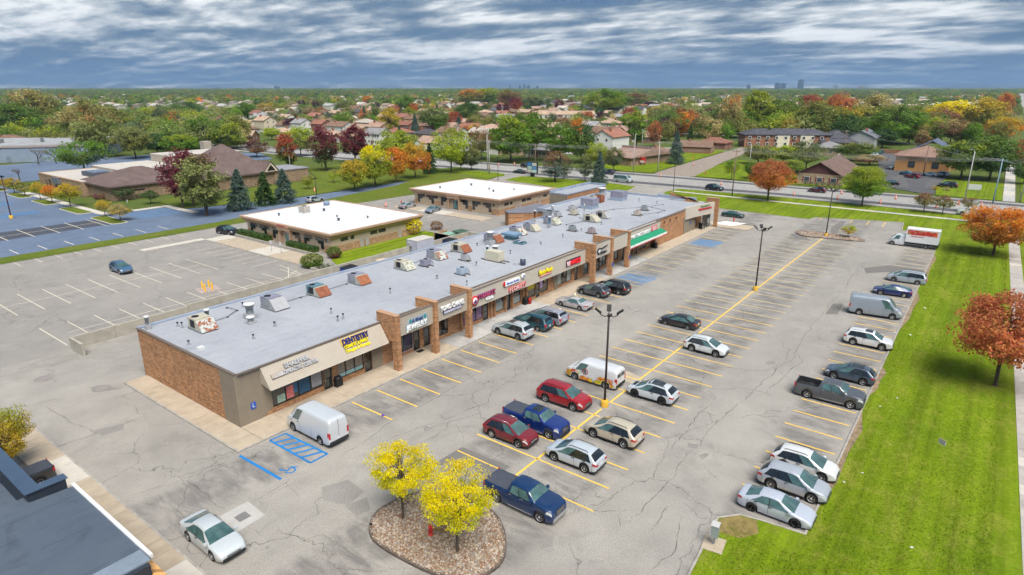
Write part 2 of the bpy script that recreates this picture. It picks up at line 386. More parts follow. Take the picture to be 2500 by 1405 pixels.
kerb('road_kerb', between(.004, 0, 0), ROAD, .2, .10, CONC); kerb('road_kerb', between(.996, 0, 0), ROAD, .2, .10, CONC)
sheet('side_street', [(200.5, 80), (203.5, 78.5), (250, 86), (300, 91), (420, 100), (419, 110), (300, 100), (240, 96), (203, 93), (200.5, 91)], -.006, M('dusty_street', (.26, .215, .18), .9, .15, .5))
sheet('main_road', [(-200, -13), (4000, -13), (4000, -40), (-200, -40)], -.006, ROADM)
LAWN = sheet('front_lawn', [(16, 10.1), (31.1, 10.4), (37.3, 10.8), (38.6, 9.8), (38.9, 8.3), (39.2, 5.7), (71.4, 5.9), (134, 6.2), (149.4, 8.8), (149.3, 13.2), (158.4, 14.1), (153, 30.4), (149.8, 31), (150.7, 52), (152.5, 62), (157, 69), (166, 72.6), (174.2, 72), (176.6, 45), (177, 14), (174.8, 0), (174.6, -12.2), (16, -12.2)], .085, GRASS)
kerb('lot_kerb', [(31.1, 10.3), (37.4, 10.8), (38.6, 9.7), (38.9, 8.3), (39.2, 5.65), (71.4, 5.85), (134, 6.15), (149.5, 8.8), (149.2, 13.2), (158.5, 14), (153, 30.5), (149.8, 31.05), (150.7, 52), (152.5, 62.1), (157, 69.1), (166, 72.7)], LAWN, .15, .115)
# worn dirt between kerb and grass
DIRT = M('bare_soil', (.23, .165, .105), .95, .35, 1.3, bmp=.3)
for (x0, x1, y) in ((41, 60, 5.35), (63, 72, 5.45), (84, 104, 5.5), (108, 131, 5.7)): sheet('bare_soil', [(x0, y + .42), (x0 + (x1 - x0) * .3, y - .15), (x0 + (x1 - x0) * .55, y - .02), (x0 + (x1 - x0) * .8, y - .28), (x1, y + .40)], .091, DIRT, LAWN)
sheet('bare_soil', [(37.2, 10.7), (38.4, 9.9), (38.7, 8.6), (37.4, 8.1), (36.2, 8.9), (36.0, 10.2)], .092, M('straw_grass', (.19, .145, .05), .95, .35, 2.0), LAWN)
VERGE = sheet('green_verge', [(-60, 129.9), (100, 127.3), (140, 124.2), (158, 128.2), (169.6, 132), (165, 200), (140, 200), (124, 172), (78, 172.5), (73, 168), (73, 154.3), (96, 146.9), (140, 146.4), (130, 141.8), (96, 137.4), (70, 132.8), (-60, 134.7)], .05, GRASS2)
sheet('church_lawn', [(58, 214), (64, 212), (64, 232), (58.5, 235)], .04, GRASS, None)
sheet('office_lawn', [(61, 80), (90, 79.5), (90, 90.6), (68, 90.9), (64, 87)], .045, GRASS)
for q in ([(203.5, 79), (205, 47), (206, 26), (214, 22.5), (217, 34), (250, 40), (260, 83), (250, 85.5)], [(206, 12), (206, -4), (244, -4.5), (244, 12.5), (222, 13.5)], [(206, -6.5), (206, -12.5), (420, -12.5), (420, -6.5)], [(203, 94), (240, 97), (300, 101), (300, 125), (200, 118)]): sheet('roadside_lawn', q, .02, GRASS)
sheet('roadside_lawn', [tuple(G(*p)[:2]) for p in ((1231, 440), (1273, 431), (1416, 438), (1552, 456), (1530, 466), (1478, 470), (1388, 461), (1353, 458))], .03, GRASS)
sheet('roadside_lawn', [tuple(G(*p)[:2]) for p in ((1065, 413), (1120, 409), (1228, 424), (1232, 430), (1190, 436))], .055, GRASS)
sheet('church_back_lot', [(62.5, 240), (150, 236), (160, 262), (150, 292), (62.5, 300)], -.002, ASPH3)
# walks made of single slabs
def walk(name, x0, x1, y0, y1, z, step, mats, along='x', gap=.022, jit=.0015, stop=None):
    p = sheet(name, [(x0, y0), (x1, y0), (x1, y1), (x0, y1)], z - .05, M('joint_sand', (.10, .09, .075), .95))
    a, b = (x0, x1) if along == 'x' else (y0, y1); i = 0; k = a
    while k < b - .2 and i < 300:
        e = min(k + step, b); mt = mats[int(i * 7919 % 13 * len(mats) / 13)] if not callable(mats) else mats(k)
        zz = z + random.uniform(-jit, jit) + .0011 * (i % 2); m2 = MB()
        if along == 'x': m2.box(k + gap / 2, e - gap / 2, y0, y1, z - .12, zz)
        else: m2.box(x0, x1, k + gap / 2, e - gap / 2, z - .12, zz)
        m2.build('slab', mt, p); k = e; i += 1
    return p
SAND2 = M('tan_concrete_dark', (.385, .315, .235), .9, .16, 1.1, bmp=.15); CONC2 = M('grey_concrete_dark', (.345, .335, .325), .9, .16, .9, bmp=.15)
CONC3 = M('warm_concrete', (.375, .345, .315), .9, .14, .9, bmp=.15); CONC4 = M('warm_concrete_dark', (.34, .31, .285), .9, .14, .9, bmp=.15)
walk('end_walk', 22.2, 24.28, 44.45, 64.9, .13, 1.55, [SAND, SAND2, SAND], 'y')
walk('front_walk', 24.31, 129.9, 44.45, 47.9, .13, 3.05, lambda x: (SAND if (x < 46 or 66.5 < x < 80 or x > 96 and int(x) % 3) else (CONC if int(x) % 2 else CONC2)))
lw = walk('lawn_walk', 20, 168.2, -7.87, -6.27, .115, 1.5, lambda x: CONCL if int(x * 2.3) % 11 == 0 else (CONC3 if int(x * 1.7) % 3 else CONC4))
lw.rotation_euler = (0, 0, .0135)
walk('corner_walk', 205.5, 420, -5.2, -2.6, .05, 3.0, [CONC, CONCL])
walk('roadside_walk', 168.3, 169.9, -10, 71.5, .11, 2.4, [CONCL, CONC], 'y')
walk('corner_pad', 129.93, 134.8, 38.2, 47.6, .128, 2.4, [SAND], 'y')
sheet('white_pad', [(132.2, 42.2), (136.6, 40.5), (136.4, 45.0), (132.4, 47)], .137, M('white_concrete', (.68, .66, .63), .85, .05))
kerb('walk_kerb', [(22.12, 64.9), (22.12, 44.38), (129.9, 44.38), (131, 43.3), (132.5, 38.6), (134, 37.4), (135.6, 38.2), (137, 42), (135, 47.6)], None, .17, .126)
walk('side_walk_west', 11.2, 13.5, 10, 62, .13, 1.6, lambda y: CONCL if (50 < y < 54.5 or y < 35.2) else (SAND if int(y * 3) % 3 else SAND2), 'y')
kerb('side_kerb', [(13.58, 8), (13.58, 62)], None, .16, .12)
walk('office_walk', 59.0, 63.6, 89.5, 119, .1, 2.9, [SAND, CONCL, SAND], 'y'); walk('office_walk', 104.6, 108.6, 87.5, 116, .1, 2.9, [SAND, CONCL], 'y')
walk('church_walk', 57.2, 59.0, 161, 214, .08, 3.0, [CONCL], 'y'); walk('church_walk', 64.0, 70.6, 160.6, 162.4, .09, 3.0, [CONCL]); walk('church_walk', 70.9, 72.6, 147.2, 162.4, .09, 3.0, [CONCL], 'y')
walk('curved_apron', 47.5, 59.0, 118.7, 120.4, .09, 3.0, [CONCL, SAND])
# patches and the concrete pad with the drain
def px_poly(pts): return [tuple(G(*p)[:2]) for p in pts]
for i, q in enumerate(([(1128, 1092), (1245, 1140), (1195, 1175), (1128, 1120), (1072, 1140), (1060, 1132)], [(1303, 1318), (1352, 1310), (1350, 1335), (1320, 1340)], [(1437, 1366), (1475, 1368), (1470, 1380), (1436, 1378)],
    [(2033, 742), (2060, 742), (2044, 768), (2014, 768)], [(1872, 883), (1893, 882), (1890, 891), (1868, 890)], [(1706, 1113), (1722, 1106), (1732, 1110), (1714, 1124)], [(1680, 1082), (1706, 1086), (1700, 1097), (1678, 1092)],
    [(225, 1052), (302, 1034), (302, 1050), (250, 1064)], [(785, 1190), (850, 1172), (890, 1200), (850, 1235), (790, 1222)], [(843, 1235), (895, 1215), (905, 1245), (870, 1262)], [(892, 1290), (930, 1255), (905, 1330)],
    [(2052, 540), (2066, 541), (2040, 572), (2072, 582), (2020, 582), (2030, 555)], [(1928, 572), (1960, 570), (1975, 585), (1945, 585)], [(2085, 555), (2125, 562), (2128, 566), (2082, 560)], [(2108, 655), (2170, 648), (2255, 660), (2258, 668), (2160, 665), (2115, 668)])):
    sheet('asphalt_patch', px_poly(q), .004 + .0005 * i, PATCH if i in (0, 11, 12, 14, 3) else PATCH2, LOT)
sheet('drain_apron', px_poly([(535, 1262), (605, 1224), (647, 1258), (572, 1304)]), .006, CONC, LOT)
mb = MB(); g = G(592, 1262)
for i in range(7): mb.box(g.x - .42, g.x + .42, g.y - .38 + i * .115, g.y - .32 + i * .115, .008, .014)
mb.build('drain_grate', M('iron', (.03, .03, .035), .6), LOT)
for (a, b) in ((248, 949), (107, 925)):
    g = G(a, b); mb = MB(); mb.cyl((g.x, g.y, .0), (g.x, g.y, .012), .55, .55, 20); mb.build('manhole_cover', M('manhole_iron', (.24, .21, .20), .7), LOT)
    mb = MB(); mb.cyl((g.x, g.y, .0), (g.x, g.y, .007), .85, .85, 20); mb.build('manhole_collar', PATCH2, LOT)
sheet('asphalt_patch', px_poly([(215, 948), (240, 942), (300, 948), (262, 956)]), .0033, PATCH2, LOT)
sheet('concrete_patch', px_poly([(1528, 905), (1566, 922), (1545, 938), (1524, 930)]), .003, SAND, LOT)
# long sealed cracks drawn where they run
CRK = M('crack_seal', (.085, .078, .072), .85, .3, 3)
def crack(pts, w=.045, parent=None):
    P = [G(*p) for p in pts]; Q = []; off = Vector((0, 0, 0))
    for a, b in zip(P[:-1], P[1:]):
        n = max(2, int((b - a).length / .38))
        for i in range(n):
            off = off * .88 + Vector((random.gauss(0, .085), random.gauss(0, .085), 0)); Q.append(a.lerp(b, i / n) + off)
    mb = MB(); vs = []
    for i, q in enumerate(Q):
        d = (Q[min(i + 1, len(Q) - 1)] - Q[max(i - 1, 0)]); d = Vector((-d.y, d.x, 0)); d.normalize(); ww = w * random.uniform(.12, .75) * min(1, .3 + i * .2, .3 + (len(Q) - 1 - i) * .2)
        vs += [q + d * ww + Vector((0, 0, .003)), q - d * ww + Vector((0, 0, .003))]
    mb.add(vs, [(2 * i, 2 * i + 1, 2 * i + 3, 2 * i + 2) for i in range(len(Q) - 1)])
    return mb.build('crack', CRK, parent or LOT)
for c in ([(830, 1115), (1000, 1008), (1120, 937), (1290, 855)], [(1040, 1004), (1095, 1022), (1130, 1008), (1185, 985), (1195, 962), (1290, 905), (1330, 870)], [(1098, 1025), (1088, 1050), (1036, 1090)], [(1120, 1040), (1125, 1090)], [(1420, 1225), (1430, 1243), (1470, 1253), (1560, 1246)], [(1505, 1254), (1507, 1292)],
    [(1538, 1278), (1640, 1168), (1700, 1090)], [(1580, 1300), (1650, 1235), (1665, 1220)], [(1700, 1100), (1720, 1065), (1795, 1000), (1860, 940), (1940, 880), (1985, 790), (2070, 690), (2110, 640)], [(1640, 1100), (1645, 1085), (1690, 1030), (1720, 1000), (1745, 975)], [(1745, 975), (1680, 940), (1720, 948), (1830, 953), (1895, 970)], [(1795, 1025), (1840, 1012), (1925, 1018)], [(1718, 1130), (1735, 1155), (1770, 1178)], [(1740, 1100), (1830, 1125), (1860, 1145)],
    [(1560, 985), (1562, 1010), (1550, 1030)], [(1868, 965), (1960, 885), (1945, 860)], [(0, 1038), (140, 1092), (300, 1040), (390, 1000)], [(140, 1092), (225, 1062), (120, 985)], [(60, 990), (130, 975), (170, 968)], [(460, 1170), (540, 1125), (580, 1105)], [(460, 1170), (560, 1245)], [(340, 1205), (460, 1170)], [(0, 912), (90, 888), (185, 852)], [(620, 1225), (710, 1175), (685, 1165)], [(700, 1180), (735, 1215)], [(880, 1360), (800, 1310), (740, 1330), (660, 1290)], [(1000, 870), (1110, 840), (1190, 822)], [(1190, 905), (1240, 870), (1265, 858)], [(1590, 1405), (1650, 1330), (1668, 1260)], [(1674, 1230), (1695, 1270), (1740, 1262)], [(1690, 1200), (1678, 1215), (1696, 1230)], [(1750, 830), (1830, 800), (1880, 815)]): crack(c)
for c in ([(60, 820), (150, 760), (230, 735)], [(480, 655), (540, 650), (590, 668)], [(250, 830), (130, 770)]): crack(c, .05, REAR)

# ------------------------------------------------------------------ painted lines, every one its own piece
_lm = {}
def line(parent, x0, y0, x1, y1, w, mat, z=.0095):
    d = Vector((x1 - x0, y1 - y0)); L = d.length; key = (round(L, 2), w, mat.name)
    if key not in _lm: _lm[key] = MB().add([(0, -w / 2, 0), (L, -w / 2, 0), (L, w / 2, 0), (0, w / 2, 0)], [(0, 1, 2, 3)]).mesh('stall_line', mat)
    return link('stall_line', _lm[key], parent, (x0, y0, z), math.atan2(d.y, d.x))
for i in range(32):
    x = 33.2 + i * 3.055
    if 82.5 < x < 89.5: continue
    if x > 112 and x < 118: continue
    line(LOT, x, 43.95, x, 38.45, .15, YEL if x < 82 else YELF)
for i in range(1, 34):
    x = 35.9 + (i - 1) * 2.955
    if x < 42: pass
    far = x > 78
    line(LOT, x, 30.95 if x > 35 else 24.9, x, 18.35, .15, YELF if far else YEL)
line(LOT, 33.0, 24.75, 46.1, 24.75, .19, YEL); line(LOT, 47.6, 24.75, 90.0, 24.7, .19, YEL); line(LOT, 91.2, 24.7, 133.6, 24.5, .19, YEL)
line(LOT, 33.0, 30.6, 33.0, 25.6, .12, YEL); line(LOT, 32.95, 23.2, 32.95, 17.9, .12, YEL)
for i in range(34):
    x = 42.4 + i * 2.81
    line(LOT, x, 10.75, x, 6.15, .15, YEL if x < 95 else YELF)
for px in ((2090, 555, 2080, 545), (2121, 558, 2133, 546), (2165, 559, 2170, 550)): pass
for y in (17.2, 20.2, 23.4, 29.4): line(LOT, 151.0, y - .2, 157.0 - (y > 28) * 2, y, .15, YEL)
# accessible bays
def wheelchair(parent, x, y, s, rz, mat, z=.0125):
    mb = MB()
    def ring(cx, cy, r, w, a0, a1, n=14):
        vs = []
        for i in range(n + 1):
            a = a0 + (a1 - a0) * i / n; vs += [(cx + math.cos(a) * r, cy + math.sin(a) * r, 0), (cx + math.cos(a) * (r - w), cy + math.sin(a) * (r - w), 0)]
        mb.add(vs, [(2 * i, 2 * i + 2, 2 * i + 3, 2 * i + 1) for i in range(n)][::1])
    ring(0, 0, .42, .12, 2.4, 6.6); ring(-.12, .78, .13, .129, 0, 6.283)
    mb.add([(-.2, .62, .0007), (-.06, .62, .0007), (-.02, .12, .0007), (-.16, .12, .0007)], [(3, 2, 1, 0)]); mb.add([(-.1, .25, .0014), (.38, .25, .0014), (.38, .13, .0014), (-.1, .13, .0014)], [(3, 2, 1, 0)]); mb.add([(.36, .2, .0021), (.48, .2, .0021), (.62, -.28, .0021), (.5, -.28, .0021)], [(3, 2, 1, 0)])
    o = mb.build('wheelchair_symbol', mat, parent, loc=(x, y, z), rz=rz); o.scale = (s, s, 1); return o
line(LOT, *G(585, 1113)[:2], *G(686, 1171)[:2], .24, BLUL)
h0, h1, h2, h3 = G(659, 1076), G(697, 1059), G(799, 1109), G(758, 1131)
for a, b in ((h0, h1), (h1, h2), (h2, h3), (h3, h0)): line(LOT, a.x, a.y, b.x, b.y, .2, BLUL, .0105)
for i in range(1, 6):
    a = h0.lerp(h3, i / 6 - .06); b = h1.lerp(h2, i / 6 + .06); line(LOT, a.x, a.y, b.x, b.y, .24, BLUL, .0112)
g = G(709, 1149); wheelchair(LOT, g.x, g.y, 1.0, 0.4, BLUL)
for x in (82.6, 88.9): line(LOT, x, 43.8, x, 38.4, .14, BLUF)
for y0, y1 in ((43.6, 38.6),):
    for x in (84.3, 87.2): line(LOT, x, y0, x, y1, .2, BLUF, .0101)
    for i in range(7): line(LOT, 84.3, 43.5 - i * .72, 87.2, 42.9 - i * .72, .3, BLUF, .0115)
wheelchair(LOT, 83.4, 39.3, .8, .2, BLUF); wheelchair(LOT, 88.0, 39.3, .8, .2, BLUF)
for i in range(9): line(LOT, 111.9, 43.3 - i * .52, 117.2, 42.9 - i * .52, .30, BLUF, .0115)
# rear lot rows and the church lot
for i in range(17):
    x = 16 + i * 3.0
    if x > 59.5: continue
    line(REAR, x, 129.2, x, 124.6, .11, WHTL)
for i in range(13):
    x = 22.5 + i * 3.0
    if x < 50: line(REAR, x, 107.4, x, 96.8, .11, WHTL)
    if x < 56: line(REAR, x, 89.2, x, 80.5, .11, WHTL)
line(REAR, 19, 102.2, 49, 102.0, .10, WHTL, .008); line(REAR, 24, 85, 53, 84.9, .10, WHTL, .008)
for i in range(7): line(REAR, 53.5, 94 + i * 2.9, 58.6, 94 + i * 2.9, .11, WHTL)
for i in range(7): line(REAR, 98.5, 92 + i * 2.9, 104.2, 92 + i * 2.9, .10, WHTL)
for i in range(4): line(REAR, 47 + i * 3, 81 + i, 57, 84 + i * 2.5, .11, WHTL)
for i in range(12):
    x = 12 + i * 4.3
    if x < 60: line(CHLOT, x, 139.2, x, 134.4, .16, WHTL); line(CHLOT, x - 2, 158.5, x - 2, 148.0, .16, WHTL)
line(CHLOT, 6, 153.3, 57, 153.2, .14, WHTL, .0085)
for i in range(3): line(CHLOT, 8 + i * 4, 176, 8 + i * 4, 165, .16, WHTL)
sheet('dark_patch', [(26, 158), (54, 157.5), (56, 149), (30, 148.8)], .004, M('dark_seal', (.058, .066, .085), .85, .15, .6), CHLOT)
for (cx, cy) in ((36, 172), (46, 178), (35, 188), (46, 197), (44, 214), (52, 226)):
    for i in range(6): line(CHLOT, cx - 5 + i * .0, cy - 2.2 + i * .8, cx + 4, cy - 2.0 + i * .8, .36, BLUF, .0105)
for i in range(8): line(CHLOT, 61, 150.5 + i * 1.1, 70.2, 149.0 + i * 1.3, .3, BLUF, .0105)
for y in range(250, 320, 6):
    for x in (10, 34): line(CHLOT, x, y, x + 9, y, .16, WHTL)
for y in (262, 300):  line(CHLOT, 60, y, 66, y + 2, .16, WHTL)
# ------------------------------------------------------------------ retail strip building
FIT = []
def text(s, loc, size, mat, parent=None, rx=90, rz=0, ext=.04, bold=.0, shear=0., width=None, name='lettering', align='LEFT'):
    c = bpy.data.curves.new(name, 'FONT'); c.body = s; c.size = size; c.extrude = ext; c.offset = bold; c.shear = shear; c.align_x = align; c.resolution_u = 2; c.materials.append(mat)
    o = link(name, c, parent, loc); o.rotation_euler = (R(rx), 0, R(rz))
    if width: FIT.append((o, width))
    return o
RZ = 5.05
shop = thing('retail_building', 'long single-storey brick shopping strip with pale grey flat roof and storefront signs', 'building', (24.3, 47.7, 0))
SO = Vector((-24.3, -47.7, 0))
def sp(mb, name, mats, parent=None):      # a part of the strip given in world coordinates
    mb.v = [(v[0] - 24.3, v[1] - 47.7, v[2]) for v in mb.v]; return mb.build(name, mats, parent or shop)
mb = MB()
mb.prism([(24.31, 48.02), (129.8, 48.02), (129.8, 58), (131.0, 58.4), (129, 70.5), (101.3, 70.5), (101.3, 65.4), (24.31, 65.4)], 0, RZ - .06, 0, False)
sp(mb, 'wall', BRICK)
sp(MB().prism([(24.5, 47.6), (129.6, 47.3), (130.0, 58.2), (128.8, 70.3), (101.5, 70.3), (101.5, 65.2), (24.5, 65.2)], RZ - .2, RZ - .02), 'roof', ROOFG)
mb = MB()                                   # parapet: low along the near end, higher along the back
mb.box(24.31, 101.3, 65.1, 65.45, RZ - .3, RZ + .16); mb.box(101.05, 101.4, 65.45, 70.3, RZ - .3, RZ + .33); mb.box(101.05, 129.0, 70.28, 70.62, RZ - .3, RZ + .35); mb.yzprism([(58, RZ - .3), (70.4, RZ - .3), (70.4, RZ + .36), (58, RZ + .36)], 128.9, 129.25)
mb.box(129.3, 129.9, 49.5, 58.2, RZ - .3, RZ + .62)
sp(mb, 'parapet', M('parapet_membrane', (.27, .315, .40), .7, .1, .8))
mb = MB(); mb.box(24.24, 24.5, 47.62, 65.5, RZ - .06, RZ + .07); mb.box(24.5, 118.2, 47.4, 47.62, RZ - .07, RZ + .05); mb.box(105.3, 118.2, 47.1, 47.38, RZ - .07, RZ + .06)
sp(mb, 'edge_flashing', FLASH)
sp(MB().box(24.26, 25.0, 47.66, 50.0, .1, RZ - .07), 'corner_panel', STUCCO)
# storefront walls with real openings
OPEN = [('w', 27.5, 32.95, .65, 2.6, (28.94, 30.26, 31.59)), ('d', 33.0, 34.0), ('w', 34.65, 37.92, .65, 2.6, (35.67, 36.79)), ('d', 38.0, 38.95),
 ('w', 42.2, 44.8, .62, 2.7, (43.6,)), ('d', 44.88, 45.85), ('d', 46.5, 47.45), ('w', 48.1, 50.45, .6, 2.6, (49.6,)), ('w', 53.1, 56.8, .55, 2.7, (54.4, 55.6)), ('d', 56.88, 57.85),
 ('w', 59.3, 61.05, .5, 2.7, ()), ('d', 61.6, 62.5), ('w', 63.0, 64.75, .5, 2.7, ()), ('w', 66.3, 68.2, .5, 2.7, ()), ('d', 68.28, 69.2), ('w', 69.3, 71.2, .5, 2.7, ()), ('w', 73.7, 77.5, .5, 2.7, (74.9, 76.2)), ('d', 78.4, 79.25), ('w', 80.9, 82.3, .45, 2.6, ()),
 ('d', 82.8, 83.7), ('d', 85.0, 85.9), ('w', 86.0, 87.9, .6, 2.7, (86.95,)), ('w', 89.6, 92.0, .7, 2.6, (90.8,)), ('d', 93.3, 94.1), ('w', 95.4, 97.4, .6, 2.6, (96.4,)), ('d', 98.2, 99.1), ('w', 99.7, 102.7, .6, 2.7, (100.7, 101.7))]
mb = MB(); x = 26.2
mb.xzprism([(25.0, .1), (26.3, .1), (27.4, .65), (27.5, .66), (27.5, 3.4), (25.0, 3.4)][::-1], 47.67, 48.0, 1)
x = 27.5; mb.box(26.2, 27.5, 47.72, 48, .1, .62)
for o in OPEN:
    z0, z1 = (o[3], o[4]) if o[0] == 'w' else (.14, 2.45)
    st = 1 if (39 < o[1] < 41 or 72 < o[1] < 74) else 0
    if o[1] > x + .01: mb.box(x, o[1], 47.7, 48.0, .1, 3.4, 0)
    if z0 > .2: mb.box(o[1], o[2], 47.7, 48.0, .1, z0, 0)
    mb.box(o[1], o[2], 47.7, 48.0, z1, 3.4, 0); x = o[2]
mb.box(x, 105.0, 47.7, 48.0, .1, 3.4, 0); mb.box(105.0, 118.6, 47.2, 48.0, .1, RZ - .08, 0)
sp(mb, 'storefront_wall', [BRICK, STUCCO])
for q in (MB().box(24.99, 27.0, 47.66, 48.0, 3.4, RZ - .09), MB().box(39.0, 40.35, 47.62, 47.70, .12, 3.3), MB().xzprism([(71.9, 3.2), (73.62, 3.2), (73.62, .15), (73.0, .15)], 47.6, 47.68), MB().box(118.6, 124.6, 47.3, 48.0, .1, 3.2), MB().xzprism([(117.6, 3.6), (118.6, 3.6), (118.6, .12), (118.45, .12)], 47.1, 47.19)): sp(q, 'stucco_panel', STUCCO)
for x0, w in ((52.55, .32), (58.15, .3), (58.85, .3), (61.15, .28), (62.6, .26), (64.95, .3), (65.75, .3), (84.15, .3), (88.6, .3), (94.5, .3)): sp(MB().box(x0, x0 + w, 47.45, 47.71, .12, 3.2), 'pilaster', BRICK)
HANDLE = M('handle_steel', (.5, .5, .5), .3, .05, metal=.8)
for o in OPEN:
    if o[0] == 'w':
        _, a, b, z0, z1, mul = o; xs = [a] + list(mul) + [b]
        f = MB()
        for xx in xs: f.box(max(a, xx - .035), min(b, xx + .035), 47.74, 47.86, z0, z1)
        f.box(a, b, 47.745, 47.855, z0, z0 + .07); f.box(a, b, 47.745, 47.855, z1 - .08, z1)
        wo = sp(f, 'window', FRAME)
        for i in range(len(xs) - 1): sp(MB().box(xs[i] + .03, xs[i + 1] - .03, 47.79, 47.81, z0 + .06, z1 - .06), 'pane', GLASS if a < 80 else GLASST, wo)
    else:
        a, b = o[1], o[2]; f = MB(); f.box(a, a + .09, 47.72, 47.84, .14, 2.45); f.box(b - .09, b, 47.72, 47.84, .14, 2.45); f.box(a + .09, b - .09, 47.725, 47.835, 2.33, 2.45); f.box(a + .09, b - .09, 47.725, 47.835, .14, .32); f.box(a + .09, b - .09, 47.727, 47.832, 1.15, 1.22)
        do = sp(f, 'door', FRAME); sp(MB().box(a + .085, b - .085, 47.77, 47.79, .3, 2.35), 'pane', GLASS, do); sp(MB().box(a + .14, a + .17, 47.66, 47.72, .95, 1.3), 'handle', HANDLE, do)
# window posters and lettering, flat print
PR = lambda n, c: M(n, c, .6, .25, 6.0)
for (x0, x1, z0, z1, m) in ((28.05, 28.85, .8, 1.55, PR('poster_green', (.35, .5, .40))), (29.0, 29.75, .85, 2.0, PR('poster_pink', (.70, .20, .19))), (29.78, 30.2, 1.2, 2.1, PR('poster_blue', (.05, .16, .30))), (30.35, 31.5, .8, 2.2, PR('poster_navy', (.03, .10, .19))), (31.7, 32.8, .9, 2.45, PR('blind_grey', (.30, .30, .33))),
      (34.75, 35.6, 1.2, 2.45, PR('blind_tan', (.25, .22, .18))), (34.75, 37.8, .74, 1.12, PR('frost_teal', (.24, .40, .41))), (35.8, 36.7, 1.2, 2.45, PR('blind_tan', (.25, .22, .18))), (36.9, 37.8, 1.2, 2.45, PR('blind_tan', (.25, .22, .18))), (43.7, 44.6, 1.0, 2.3, PR('poster_dark', (.06, .05, .10))), (53.2, 54.3, .62, 1.5, PR('poster_plum', (.14, .05, .15))), (54.5, 55.5, .62, 1.6, PR('poster_plum2', (.20, .12, .22))), (55.7, 56.7, .62, 2.3, PR('poster_mauve', (.26, .16, .24))),
      (59.4, 60.95, .6, 1.7, PR('display_pale', (.33, .36, .34))), (63.1, 64.65, .6, 1.5, PR('display_pale', (.33, .36, .34))), (66.4, 68.1, 1.6, 2.6, PR('poster_yellow', (.52, .42, .03))), (69.4, 70.0, 1.2, 2.5, PR('poster_lilac', (.55, .38, .66))), (70.3, 70.8, 2.0, 2.6, PR('poster_yellow', (.52, .42, .03))), (68.45, 69.0, 1.5, 2.2, PR('poster_yellow', (.52, .42, .03))), (73.8, 74.8, .6, 2.4, PR('display_pale', (.33, .36, .34))), (76.3, 77.4, .6, 2.4, PR('display_pale', (.33, .36, .34))), (86.1, 86.85, 1.7, 2.6, PR('poster_white', (.6, .6, .6))), (95.5, 96.3, 1.3, 2.3, PR('poster_pastry', (.40, .30, .24))), (99.8, 100.6, .9, 2.3, PR('poster_pastry', (.40, .30, .24))), (101.8, 102.6, .9, 2.3, PR('poster_pastry', (.40, .30, .24)))):
    sp(MB().box(x0, x1, 47.775, 47.785, z0, z1), 'window_poster', m)
for i in range(30):                                       # string of lights round the jewellery window
    k = i / 30 * 8.4
    if k < 2.1: q = (42.3, 2.65 - k)
    elif k < 4.6: q = (42.3 + k - 2.1, .55)
    elif k < 6.7: q = (44.75, .55 + k - 4.6)
    else: q = (43.55, .6 + k - 6.7)
    sp(MB().box(q[0] - .04, q[0] + .04, 47.69, 47.72, q[1] - .04, q[1] + .04), 'light_bulb', M('bulb_blue', (.25, .45, .95), .4))
NW = M('red_valance', (.62, .05, .05), .6)
for a, b in ((86.0, 87.9), (89.6, 91.9)): sp(MB().box(a, b, 47.5, 47.68, 2.62, 2.85), 'red_valance', NW)
# tilted lap-sided fascia at the near end: each board a real step
mb = MB(); nb = 13
for i in range(nb):
    t0, t1 = i / nb, (i + 1) / nb; ya, za = 47.5 - 1.25 * (1 - t0), 3.08 + 1.82 * t0; yb, zb = 47.5 - 1.25 * (1 - t1), 3.08 + 1.82 * t1
    mb.add([(26.75, ya - .045, za), (40.05, ya - .045, za), (40.05, yb, zb), (26.75, yb, zb)], [(0, 1, 2, 3)]); mb.add([(26.75, ya - .045, za), (40.05, ya - .045, za), (40.05, ya, za), (26.75, ya, za)], [(3, 2, 1, 0)])
mb.yzprism([(46.25, 3.08), (47.7, 3.4), (47.7, 4.93), (47.5, 4.92)], 26.62, 26.75); mb.yzprism([(46.25, 3.08), (47.7, 3.4), (47.7, 4.93), (47.5, 4.92)], 40.05, 40.18)
mb.add([(26.75, 46.21, 3.08), (40.05, 46.21, 3.08), (40.05, 47.7, 3.3), (26.75, 47.7, 3.3)], [(3, 2, 1, 0)]); mb.box(26.62, 40.18, 47.45, 47.75, 4.9, 4.99)
sp(mb, 'lap_fascia', LAP)
# brick columns with wing walls
def column(x, yf, w=.55, top=6.05, back=48.1, cut=3.25):
    mb = MB(); mb.box(x, x + w, yf, yf + .72, .1, cut + .4); mb.yzprism([(yf + .001, cut + .3), (yf + .72, cut), (47.7, cut - .05), (back, cut + 1.6), (back, top), (yf + .001, top)], x + .001, x + w - .001)
    o = sp(mb, 'column', BRICK); sp(MB().box(x - .03, x + w + .03, yf - .03, back + .03, top, top + .06), 'coping', M('column_coping', (.42, .25, .15), .8, .1), o)
for x in (40.3, 45.85, 51.45): column(x, 45.2)
for x in (78.75, 84.1, 89.75): column(x, 44.65)
column(128.95, 44.45, .6, 6.1, 47.0); column(127.6, 50.5, .5, 5.9, 54.5, 5.0)
